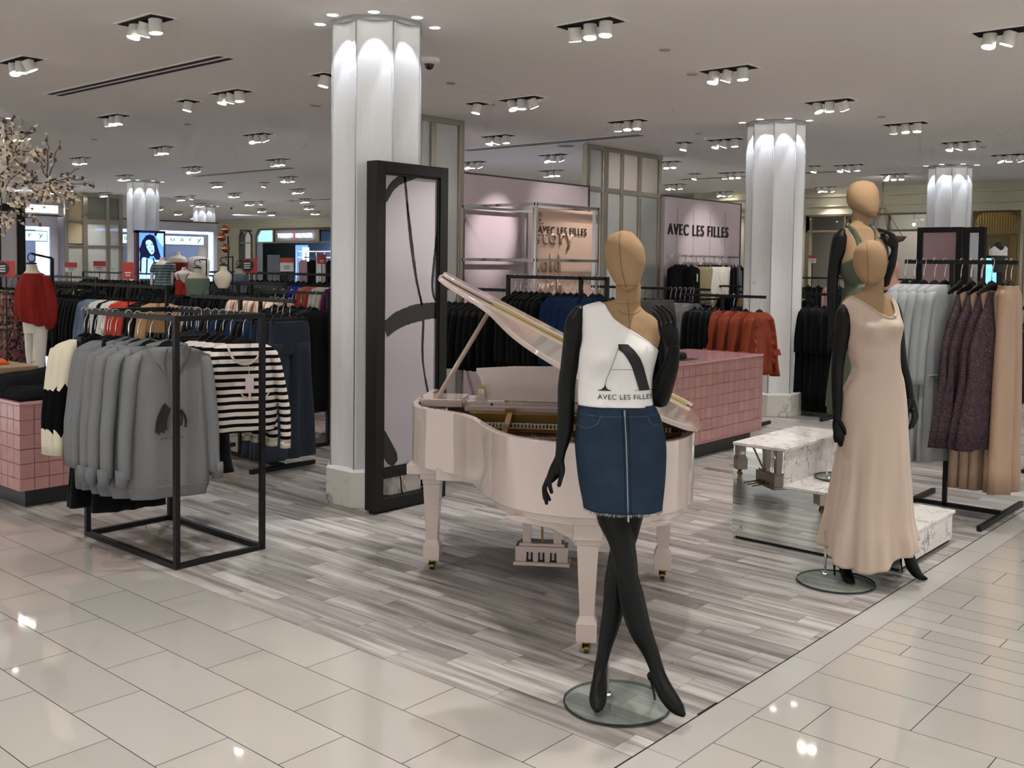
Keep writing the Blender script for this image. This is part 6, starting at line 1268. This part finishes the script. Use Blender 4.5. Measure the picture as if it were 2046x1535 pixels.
gdr = BOD.shell(lambda x, fr: interp(NL3, x) if fr else 545, lambda x, fr: 569, 90, 24, .005, .003, lambda a, t: .002*sin(9*a+6*t)).build('green_dress', sage, m3, smooth=True, label='sage green halter dress with pleated skirt')
for pts in ([(1702, 512), (1706, 495), (1704, 478), (1697, 462), (1691, 452)], [(1718, 503), (1712, 484), (1704, 466), (1696, 452)], [(1732, 504), (1738, 490), (1741, 474), (1739, 460), (1731, 449)]): 
    P3 = crom(pts, 5); MB().tube([T3.front(x, y, .004) for x, y in P3], [(.004, .012)]*len(P3), 8).build('halter_strap', sage, gdr, smooth=True)
MB().tube([mm(1692, 452, D3-.02), mm(1696, 447, D3+.03), mm(1700, 444, D3+.06)], .012, 8).build('neck_bow', sage, gdr, smooth=True); MB().ball(mm(1698, 443, D3+.07), .022, 12, 8, (1.4, 1, 1)).build('neck_bow', sage, gdr, smooth=True)
SK3 = Body(D3, [(566, 1691, 1759, .165, .01), (580, 1690, 1761, .19, .01), (620, 1682, 1768, .25, .01), (700, 1670, 1780, .33, .02), (780, 1660, 1790, .4, .03), (835, 1655, 1796, .44, .04)], e=.95)
SK3.shell(lambda x, fr: 567, lambda x, fr: 826 if fr else 815, 240, 30, .004, .003, lambda a, t: .006*(.3+t)*sin(48*a)).build('pleated_skirt', sagep, gdr, smooth=True)
fuse([limb(D3, [(1684, 464, 9, .0), (1681, 473, 15, .0), (1678.5, 486, 16.5, .0), (1674, 505, 15.5, .0), (1668.5, 525, 12.5, .0), (1663.5, 565, 10.8, .01), (1663, 609, 9.8, .005), (1664, 645, 8, -.01), (1664, 662, 6.5, -.02)]), limb(D3, [(1664, 660, 6.6, -.02), (1663, 672, 8.4, -.025), (1661, 682, 7.4, -.03)], flat=.55),
      limb(D3, [(1657, 676, 3, -.03), (1656, 688, 2.7, -.03), (1659, 697, 2.1, -.03)]), limb(D3, [(1660, 680, 3.1, -.03), (1660, 692, 2.7, -.03), (1663, 702, 2.1, -.03)]), limb(D3, [(1663.5, 680, 3.1, -.035), (1664, 692, 2.7, -.035), (1666, 702, 2.1, -.035)]), limb(D3, [(1667, 678, 2.9, -.035), (1668, 689, 2.5, -.035), (1668.5, 697, 2, -.035)]), limb(D3, [(1668, 666, 3.5, -.04), (1671, 676, 3, -.045), (1672, 684, 2.4, -.045)])], 'arm', skin_b, m3, .003, 'hanging black arm of the green dress mannequin')
fuse([limb(D3, [(1757, 472, 13, .01), (1762, 500, 12.5, .03), (1766, 540, 11, .03), (1767, 562, 11, .01)]), limb(D3, [(1767, 564, 11, .01), (1771, 548, 11.3, -.02), (1779, 528, 10.6, -.05), (1785.5, 510, 7.4, -.07), (1787.5, 499, 6.3, -.075)]),
      limb(D3, [(1787.5, 500, 6.5, -.075), (1786, 489, 9, -.08), (1782, 480, 8, -.082)], flat=.55), limb(D3, [(1784, 482, 3.4, -.085), (1779, 470, 3, -.085), (1767, 462, 2.7, -.08), (1754, 457.5, 2.1, -.075)]), limb(D3, [(1787, 482, 3.3, -.075), (1784, 470, 2.9, -.07), (1773, 463, 2.6, -.06), (1762, 461, 2, -.055)]), limb(D3, [(1789, 484, 3.2, -.065), (1787, 472, 2.8, -.06), (1778, 466, 2.4, -.05), (1768, 466, 2, -.045)]), limb(D3, [(1790, 487, 3, -.06), (1789, 476, 2.5, -.052), (1783, 470, 2.1, -.045)]),
      limb(D3, [(1783, 493, 4, -.085), (1775, 487, 3.3, -.09), (1767, 480, 2.8, -.09), (1760, 475, 2.3, -.088)])], 'arm', skin_b, m3, .003, 'raised black arm with open fingers')
fuse([limb(D3, [(1700, 800, 18, .02), (1694, 850, 12, .03), (1688, 885, 9, .05), (1683, 905, 9.5, .04), (1690, 925, 10, .0), (1700, 938, 6, -.04)]), limb(D3, [(1680, 902, 8, .07), (1674, 908, 6, .085)])], 'leg', skin_b, m3, .0035)
shoe_heel(mm(1674, 912, D3+.08), floor_pt(1672, 945, .397), m3)
fuse([limb(D3, [(1745, 800, 18, .02), (1740, 860, 12, .03), (1738, 895, 9.5, .03), (1741, 915, 10, .0), (1746, 930, 8, -.05)])], 'leg', skin_b, m3, .0035)
disc_base(m3, Vector((6.14, 2.575, 0)), .165, .385, Vector((6.05, 2.63, .12)))
# ================================================================== PINK BABY GRAND PIANO
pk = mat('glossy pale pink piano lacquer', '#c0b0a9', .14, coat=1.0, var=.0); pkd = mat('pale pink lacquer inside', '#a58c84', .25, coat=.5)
pr = thing('grand_piano', (4.3025, 3.465, 0), 'pale pink baby grand piano with its lid raised behind the front mannequin', 'piano')
MU = Vector((.57048477, -.82130818, 0)); MV = Vector((-.82130818, -.57048477, 0)); MO = Vector((4.3025, 3.465, 0))
def pv(u, v, z): return MO+MU*u+MV*v+Vector((0, 0, z))
ctrl = [(-.74, -.52), (-.745, -.2), (-.742, .02), (-.73, .12), (-.695, .22), (-.62, .31), (-.52, .375), (-.43, .45), (-.355, .56), (-.295, .70), (-.235, .85), (-.17, .98), (-.09, 1.085), (.01, 1.165), (.13, 1.215), (.27, 1.235), (.40, 1.215), (.52, 1.16), (.62, 1.075), (.69, .96), (.73, .82), (.742, .65), (.745, .3), (.745, -.1), (.74, -.52)]
cont = crom(ctrl, 5)
def inset(P, d):
    out = []; n = len(P)
    for i in range(n):
        a = Vector(P[max(i-1, 0)]); c = Vector(P[min(i+1, n-1)]); t = (c-a).normalized(); out.append((P[i][0]+t.y*d, P[i][1]-t.x*d))
    return out
inn = inset(cont, .035)
RZ0, RZ1 = .625, .945
def wall_band(P, Q, z0, z1, name, m_, parent, bevel=.004, label=None):
    n = len(P); V = [pv(u, v, z0) for u, v in P]+[pv(u, v, z1) for u, v in P]+[pv(u, v, z0) for u, v in Q]+[pv(u, v, z1) for u, v in Q]; f = []
    for i in range(n-1):
        f += [(i, i+1, n+i+1, n+i), (2*n+i+1, 2*n+i, 3*n+i, 3*n+i+1), (n+i, n+i+1, 3*n+i+1, 3*n+i), (i+1, i, 2*n+i, 2*n+i+1)]
    f += [(0, n, 3*n, 2*n), (n-1, 3*n-1, 4*n-1, 2*n-1)]
    return MB().add(V, f).build(name, m_, parent, smooth='auto', bevel=bevel, label=label)
wall_band(cont, inn, RZ0, RZ1, 'rim', pk, pr, label='curved glossy pink rim')
low = [(u, v) for u, v in inset(cont, .045)]; low2 = inset(cont, .10)
k0 = next(i for i, p in enumerate(cont) if p[1] > .86); k1 = len(cont)-next(i for i, p in enumerate(cont[::-1]) if p[1] > .3)
k0 = next(i for i, p in enumerate(cont) if p[0] > -.20 and p[1] > .9)
wall_band(inset(cont, .02)[k0:k1], low2[k0:k1], RZ0-.035, RZ0+.005, 'rim_moulding', pk, pr)
def uvprism(P, z0, z1): 
    b = MB(); b.prism(P, z0, z1); b.v = [tuple(pv(u, v, z)) for u, v, z in b.v]; return b
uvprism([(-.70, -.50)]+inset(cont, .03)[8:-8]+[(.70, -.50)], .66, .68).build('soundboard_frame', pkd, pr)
plate = mat('bronze gold cast iron plate', '#7d5e2c', .4, .7); woodb = mat('brown soundboard spruce', '#5d3b26', .5, var=.15, scale=10, stretch=(1, 8, 1)); felt = mat('white felt', '#c9c2b4', .9)
uvprism([(-.68, -.1)]+inset(cont, .036)[16:-12]+[(.70, -.1)], .80, .815).build('soundboard', woodb, pr)
def uvbox(u0, u1, v0, v1, z0, z1): return uvprism([(u0, v0), (u1, v0), (u1, v1), (u0, v1)], z0, z1)
uvbox(-.42, .70, .05, .13, .84, .905).build('iron_plate', plate, pr, bevel=.004, label='gold iron plate bar'); uvbox(-.42, .70, .27, .29, .83, .85).build('iron_plate', plate, pr)
uvbox(-.66, .70, -.06, .04, .80, .83).build('pin_block', mat('dark pin block', '#2b1a12', .5), pr)
b = MB()
for u in (-.20, .12, .42):
    q = MB(); q.beam((u, .08, .90), (u+.03, .62, .868), .028, .022); q.beam((u+.03, .62, .868), (u+.05, .80, .855), .022, .02); q.beam((u, .10, .84), (u, .10, .925), .03, .05); b.add([pv(*v) for v in q.v], q.f)
b.build('plate_strut', plate, pr)
uvbox(-.45, .66, .155, .225, .83, .86).build('damper_rail', DARK, pr); b = MB()
for i in range(58):
    u = -.44+.019*i; q = uvbox(u, u+.012, .225, .237, .842, .868); b.add(q.v, q.f)
o = b.build('damper_felts', felt, pr); o['kind'] = 'stuff'
b = MB()
for i in range(60):
    u = -.43+.0185*i; b.tube([pv(u, .24, .838), pv(u*.6+.1, .95-.4*abs(u), .832)], .0009, 4)
o = b.build('strings', mat('copper steel strings', '#8c7450', .3, .9), pr); o['kind'] = 'stuff'
# keyboard end
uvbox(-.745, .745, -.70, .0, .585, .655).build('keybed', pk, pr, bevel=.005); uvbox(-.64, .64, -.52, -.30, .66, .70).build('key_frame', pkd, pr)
b = MB()
for i in range(52): q = uvbox(-.62+i*.02385, -.62+(i+1)*.02385-.001, -.68, -.52, .66, .715); b.add(q.v, q.f)
b.build('white_keys', mat('ivory key', '#e6e2d8', .2), pr); b = MB()
for i in range(51):
    if i % 7 in (0, 2, 3, 5, 6): q = uvbox(-.62+(i+1)*.02385-.006, -.62+(i+1)*.02385+.006, -.62, -.52, .71, .728); b.add(q.v, q.f)
b.build('black_keys', PLASTIC, pr)
uvbox(-.64, .64, -.50, -.47, .70, .87).build('fallboard', pk, pr, bevel=.004)
for s in (-1, 1): uvbox(s*.745, s*.645, -.70, -.45, .655, .80).build('key_block', pk, pr, bevel=.008)
uvbox(-.70, .70, -.47, -.05, .90, .918).build('music_shelf', pk, pr, bevel=.003)
uvbox(-.70, -.47, -.20, .06, .918, .962).build('shelf_block', pk, pr, bevel=.004); uvbox(-.455, .60, -.12, .02, .92, .95).build('desk_rail', pk, pr, bevel=.004)
uvbox(-.455, .60, .03, .05, .90, .925).build('desk_ledge', pk, pr)
# music desk with scrolled ends
dp_ = [(-.485, .955), (-.425, .958), (-.385, .985), (-.37, 1.03), (-.385, 1.075), (-.405, 1.10), (-.408, 1.125), (-.2, 1.140), (.1, 1.146), (.4, 1.136), (.60, 1.12), (.60, 1.09), (.58, 1.04), (.60, .985), (.64, .955)]
MB().plate([pv(u, -.02-(z-.95)*.25, z) for u, z in dp_], MV, .016).build('music_desk', pk, pr, bevel=.003)
for u in (-.37, .5): MB().plate([pv(u+a, .0, z) for a, z in ((-.035, .95), (.035, .95), (.02, .975), (.016, 1.02), (-.016, 1.02), (-.02, .975))], MV, .012).build('desk_support', pk, pr)
MB().plate([pv(-.37+a, .013, z) for a, z in ((-.018, 1.02), (.018, 1.02), (.018, 1.04), (-.018, 1.04))], MV, .004).build('hinge', BRASS, pr)
for u in (-.31, .17): MB().tube([pv(u, .021, .935), pv(u, .024, .935)], .007, 12).build('desk_stop', PLASTIC, pr)
# lid
PHI = radians(26.3); HU, HZ = .745, .955
def lp(u, v, h=0): d = HU-u; return pv(HU-d*cos(PHI)+h*sin(PHI), v, HZ+d*sin(PHI)+h*cos(PHI))
lc = [(u, v) for u, v in inset(cont, -.022) if v > -.02]; lc = [(lc[0][0], -.02)]+lc+[(lc[-1][0], -.02)]
def lidslab(P, h0, h1, name, m_, **k):
    b = MB(); b.prism(P, h0, h1); b.v = [tuple(lp(u, v, h)) for u, v, h in b.v]; return b.build(name, m_, pr, smooth='auto', **k)
lidslab(lc, 0, .022, 'lid', pk, bevel=.006, label='raised glossy pink lid')
fl = [(u, v) for u, v in ((-.757, -.015), (-.757, .02), (-.745, .09), (-.72, .13), (-.66, .17), (-.55, .195), (-.4, .205), (-.2, .205), (.2, .205), (.6, .205), (.75, .2), (.757, -.015))]
lidslab([(HU-(HU-u), -.02) if False else (u, v) for u, v in fl], .024, .044, 'lid_flap', pk, bevel=.005, label='front lid flap folded back')
b = MB(); b.box((-.70, -.028, .010), (.745, -.020, .040)); b.v = [tuple(lp(u, v, h)) for u, v, h in b.v]; b.build('piano_hinge', mat('bright brass hinge', '#a8925e', .35, 1), pr, label='long brass hinge strip')
b = MB(); b.box((-.42, .207, .0235), (.72, .212, .034)); b.v = [tuple(lp(u, v, h)) for u, v, h in b.v]; b.build('brass_strip', mat('bright brass hinge', '#a8925e', .35, 1), pr)
# prop stick
pb, pt_ = mm(864, 812, depth(pv(-.69, .03, .95))), mm(977, 623, depth(lp(-.42, .02, 0)))
MB().tube([pb, pt_], [.014, .012], 12).build('prop_stick', mat('pale pink prop stick', '#c4afa4', .3), pr, smooth=True); MB().ball(pb, .017, 12, 8).build('prop_pivot', pk, pr, smooth=True)
for i in (0, 1): MB().tube([pv(-.705+.03*i, -.1, .95), pv(-.705+.03*i, .05, .955)], .004, 8).build('prop_hook', BRASS, pr)
# legs
def pleg(u, v, z1, big=1.0):
    l = MB(); sq = lambda r, z: [pv(u+r*a, v+r*c_, z) for a, c_ in ((-1, -1), (1, -1), (1, 1), (-1, 1))]
    P = [(.062, z1), (.062, z1-.085), (.052, z1-.087), (.05, z1-.11), (.047, z1-.112), (.032, .175), (.046, .14), (.045, .07), (.044, .06)]
    l.rings([sq(r*big, z) for r, z in P]); o = l.build('leg', pk, pr, bevel=.003)
    c = MB(); c.lathe([(.001, .062), (.02, .062), (.02, .045), (.008, .04), (.008, .035), (.001, .035)], pv(u, v, 0), 14); c.build('caster', BRASS, o)
    w = pv(u, v, .021); MB().tube([w-MU*.011, w+MU*.011], .021, 16).build('caster_wheel', BRASS, o, smooth='auto'); MB().beam(pv(u-.014, v, .02), pv(u-.014, v, .045), .003, .014).add(*(lambda q: (q.v, q.f))(MB().beam(pv(u+.014, v, .02), pv(u+.014, v, .045), .003, .014))).build('caster_fork', BRASS, o)
    return o
pleg(-.635, .005, .60); pleg(.635, -.01, .60); pleg(.262, 1.14-.03, .60)
# curved truss under the tail and brackets
tr = [(-.10, .60), (.62, .60), (.60, .585), (.45, .555), (.34, .51), (.315, .475), (.21, .475), (.185, .51), (.10, .55), (-.06, .575), (-.10, .59)]
MB().plate([pv(u, 1.085, z) for u, z in tr], MV, .045).build('tail_bracket', pk, pr, bevel=.004)
uvbox(-.55, .60, .30, .38, .58, .64).build('cross_brace', pk, pr, bevel=.004); uvbox(.2, .33, .3, 1.1, .59, .64).build('cross_brace', pk, pr, bevel=.004)
uvbox(-.76+.02, -.40, -.14, .22, .575, .63).build('arm_underside', pk, pr, bevel=.004)
# pedal lyre
for u in (-.11, .06): MB().rings([[pv(u+r_*a, -.04+r_*c_, z) for a, c_ in ((-1, -1), (1, -1), (1, 1), (-1, 1))] for r_, z in ((.032, .59), (.030, .4), (.022, .16))]).build('lyre_post', pk, pr, bevel=.002)
uvbox(-.17, .12, -.10, .02, .07, .155).build('pedal_box', pk, pr, bevel=.004); uvbox(-.18, .13, -.11, .03, .05, .07).build('pedal_box', pk, pr, bevel=.003); uvbox(-.15, .10, -.09, .01, .155, .17).build('pedal_box_top', pk, pr, bevel=.003)
uvbox(-.20, .15, -.10, .02, .56, .60).build('lyre_head', pk, pr, bevel=.003); MB().tube([pv(-.025, -.04, .17), pv(-.025, -.04, .56)], .004, 8).build('pedal_rod', BRASS, pr)
for u in (-.09, -.025, .04):
    for s in (-.012, .012): uvbox(u+s-.004, u+s+.004, .018, .026, .075, .125).build('pedal_bracket', PLASTIC, pr)
    uvbox(u-.018, u+.018, .018, .027, .075, .084).build('pedal_bracket', PLASTIC, pr); MB().beam(pv(u, -.10, .085), pv(u, -.24, .07), .02, .008).build('pedal', BRASS, pr, bevel=.002)
MB().beam(pv(-.05, -.30, .56), pv(-.03, -.10, .16), .012).build('lyre_brace', BRASS, pr)
# piano bench is not visible; a thin black bag hangs behind
# ================================================================== HEADLESS BUSTS AND DRESSED FORMS
ivory = mat('ivory bust fabric', '#cfc6b4', .8); whiteb = mat('white gloss bust', '#dcd8d2', .4)
def bust(label, D_, rows, gar=None, gm=None, gname='tank_top', skin=whiteb, arms=None, hook=False, name='bust_form', straps=None, e=.92):
    "rows (y, left, right) in measured places; gar = (first row, last row) dressed range"
    W_ = lambda a, c: (c-a)*D_/FPX
    R_ = [(y, a, c, min(.24, max(.08, W_(a, c)*.62)), 0) for y, a, c in rows]; p = mm((rows[-1][1]+rows[-1][2])/2, rows[-1][0], D_)
    t = thing(name, (p.x, p.y, 0), label, 'mannequin'); B = Body(D_, R_, e=e)
    B.solid(24).build('torso', skin, t, smooth=True)
    q = B.pt(rows[-1][0], 0); MB().tube([(p.x, p.y, .02), (p.x, p.y, q.z+.02)], .018, 10).build('stand_pole', BLACK, t); MB().lathe([(.001, 0), (.16, 0), (.16, .015), (.02, .03), (.001, .03)], (p.x, p.y, 0), 24).build('stand_base', BLACK, t)
    if gar:
        y0, y1 = gar; G = Body(D_, [r for r in R_], e=e); g0 = callable(y0)
        o = G.shell(y0 if g0 else (lambda x, fr: y0), y1 if callable(y1) else (lambda x, fr: y1), 36, 14, .008, .004, lambda a, tt: .006*sin(8*a+5*tt)).build(gname, gm, t, smooth=True)
    if straps:
        for P_ in straps: MB().tube([B.front(x, y, .006) for x, y in crom(P_, 4)], .004, 6).build('strap', gm, t)
    if arms:
        for A_ in arms: limb(D_, A_[1:], 12).build(A_[0][0], A_[0][1], t, smooth=True)
    if hook:
        c = B.pt(rows[0][0], 0); c = mm((rows[0][1]+rows[0][2])/2, rows[0][0], D_); MB().lathe([(.001, 0), (.045, 0), (.045, .012), (.001, .02)], tuple(c), 16).build('neck_cap', PLASTIC, t)
        MB().tube([c+UH*.035*cos(a)+Vector((0, 0, .06+.035*sin(a))) for a in [2*pi*k/14 for k in range(13)]], .005, 6).build('hanging_ring', PLASTIC, t)
        MB().tube([c+UH*.10+Vector((0, 0, .10)), c+UH*.02+Vector((0, 0, .10))], .007, 6).build('hanging_arm', PLASTIC, t); g = c+UH*.105; MB().tube([(g.x, g.y, 0), (g.x, g.y, c.z+.11)], .008, 8).build('stand_post', BLACK, t)
    return t
bst = m_stripes('grey blue tie-dye stripe', '#8e9a9c', '#4a5a63', .035, .5)
# red blouse mannequin
red = mat('brick red crepe', '#7f2723', .8, var=.12, scale=6); wj = mat('white denim', '#d6d1ca', .85, var=.04, scale=30)
DRD = 10.6; p = mm(72, 700, DRD); t = thing('mannequin', (p.x, p.y, 0), 'headless mannequin in loose brick red blouse and white ripped jeans at the left', 'mannequin')
NB = Body(DRD, [(529, 54, 73, .1, 0), (540, 53, 76, .11, 0), (549, 46, 86, .14, 0), (560, 44, 92, .18, 0), (640, 46, 96, .2, 0)]); NB.solid(24).build('torso', ivory, t, smooth=True)
c = mm(63, 528, DRD); MB().lathe([(.001, 0), (.055, 0), (.055, .012), (.02, .02), (.001, .02)], tuple(c), 16).build('neck_cap', PLASTIC, t); MB().tube([c+UH*.04*cos(a)+Vector((0, 0, .07+.045*sin(a))) for a in [2*pi*k/14 for k in range(15)]], .006, 6).build('hanging_ring', PLASTIC, t)
BL = Body(DRD, [(545, 50, 82, .13, 0), (552, 44, 89, .17, 0), (565, 39, 94, .22, 0), (585, 35.5, 100, .26, 0), (610, 35.5, 104, .28, 0), (632, 38, 107, .28, 0), (650, 45, 108, .26, 0), (656, 50, 106, .24, 0)], e=.95)
BL.shell(lambda x, fr: 546, lambda x, fr: interp([(35, 630), (50, 636), (66, 645), (80, 647), (88, 652), (108, 646)], x), 60, 30, .006, .004, lambda a, tt: .018*sin(9*a+1)*tt+.008*sin(21*a)*tt).build('loose_blouse', red, t, smooth=True)
for pts in ([(93, 560, 9, -.05), (100, 595, 13, -.06), (101, 625, 14, -.06), (98, 648, 12, -.05)],): limb(DRD, pts, 20, .5).build('draped_sleeve', red, t, smooth=True)
JN = Body(DRD, [(628, 45, 97, .2, 0), (650, 48, 96, .23, 0), (665, 50, 93, .23, 0)]); JN.solid(28).build('white_jeans', wj, t, smooth=True)
for pts in ([(60, 655, 11, .0), (60, 700, 9, .0), (63, 735, 8, .0), (66, 800, 6.5, .0), (68, 850, 6, .0)], [(81, 655, 13.5, -.04), (79, 700, 12.5, -.04), (77, 733, 11, -.05), (76, 770, 10, -.05), (75, 850, 7.5, -.04)]): limb(DRD, pts, 20).build('jeans_leg', wj, t, smooth=True)
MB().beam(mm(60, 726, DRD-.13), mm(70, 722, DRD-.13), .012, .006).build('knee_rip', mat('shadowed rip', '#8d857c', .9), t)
g = mm(104, 516, DRD+.1); MB().tube([(g.x, g.y, 0), (g.x, g.y, g.z)], .02, 8).build('stand_post', BLACK, t); MB().tube([g, c+Vector((0, 0, .11))], .012, 8).build('hanging_arm', PLASTIC, t)
# busts over the crowded racks
bust('white bust in grey blue striped short sleeved tee in front of the lit poster', 12.6, [(514, 320, 329), (521, 319, 330), (526, 309, 346), (532, 307, 347), (540, 311, 343), (556, 312, 340), (572, 310, 343)], (lambda x, fr: 524 if abs(x-325) > 9 else 529, 572), bst, 'striped_tee',
     arms=[(('sleeve', bst), (311, 528, 5.5, 0), (307, 534, 5.5, 0), (304, 541, 5, 0)), (('sleeve', bst), (342, 528, 5.5, 0), (345, 534, 5.5, 0), (347, 540, 5, 0)), (('arm', whiteb), (306, 538, 3.5, 0), (304, 550, 3.3, 0), (303, 568, 3, 0)), (('arm', whiteb), (344, 538, 3.5, 0), (344, 552, 3.2, 0), (343, 568, 3, 0))])
bust('white bust in rust bandeau top, right of the striped tee bust', 13.2, [(503, 352, 360), (510, 350.5, 361), (514, 340, 370), (519, 336.5, 373), (528, 338, 373), (545, 342, 371), (562, 342, 372)], (524, 562), mat('rust ribbed bandeau', '#8a3a30', .85), 'bandeau')
cr = mat('coral red lace', '#a33430', .8)
bust('white bust in coral red strappy camisole', 12.2, [(534, 364, 372), (540, 362, 374), (544, 352, 383), (549, 348.5, 386.5), (560, 353, 381), (575, 353, 378), (590, 352, 380)], (lambda x, fr: interp([(345, 572), (361, 557), (376, 570), (390, 572)], x) if fr else 570, 590), cr, 'camisole', straps=[[(359, 546), (361, 557)], [(379, 546), (372, 566)]])
bust('ivory dress form in sage green cold shoulder top with hanging ring', 11.8, [(536, 388, 401), (545, 387, 403), (550, 378, 412), (560, 373, 416), (575, 374, 415), (592, 375, 414)], (lambda x, fr: 556, 592), mat('sage cotton', '#6d7c6f', .85), 'sage_blouse', ivory, hook=True)
bust('large bare ivory dress form with hanging ring beside the copper lamp', 11.5, [(531, 440, 453), (541, 439, 455), (547, 430, 461), (556, 427, 463), (566, 430, 460), (576, 436, 455)], None, None, 'x', ivory, hook=True)
bust('ivory dress form in light denim blouse right of the copper lamp', 12.3, [(536, 472, 484), (543, 471, 486), (548, 464, 492), (556, 461, 495), (570, 463, 493), (585, 464, 492)], (lambda x, fr: 547, 585), ldenim, 'denim_blouse', ivory, hook=True)
bust('hidden form in white and black ruffled blouse behind the camisole bust', 14.0, [(512, 390, 402), (516, 378, 413), (524, 374, 417), (545, 376, 416), (575, 378, 414)], (lambda x, fr: 513, 575), mat('white grey ruffle', '#c8c6c8', .85, var=.25, scale=18), 'ruffled_blouse', ivory)
bust('dark dress form in white tank top at the right edge', 12.0, [(484, 1989, 1998), (490, 1985, 2003), (496, 1979, 2010), (508, 1980, 2009), (530, 1983, 2006), (545, 1985, 2004)], (lambda x, fr: interp([(1978, 500), (1984, 491), (1990, 498), (1994, 501), (1999, 498), (2004, 491), (2010, 500)], x), 511), mat('bright white cotton', '#e2e0de', .8), 'tank_top', mat('charcoal form', '#26282c', .7))
bust('form in peach pink dress behind the raised hand of the green dress mannequin', 12.0, [(515, 1768, 1776), (522, 1762, 1790), (535, 1764, 1793), (552, 1768, 1790), (580, 1765, 1796)], (lambda x, fr: 518, 580), mat('peach pink satin', '#c08a7e', .7), 'peach_dress', ivory)
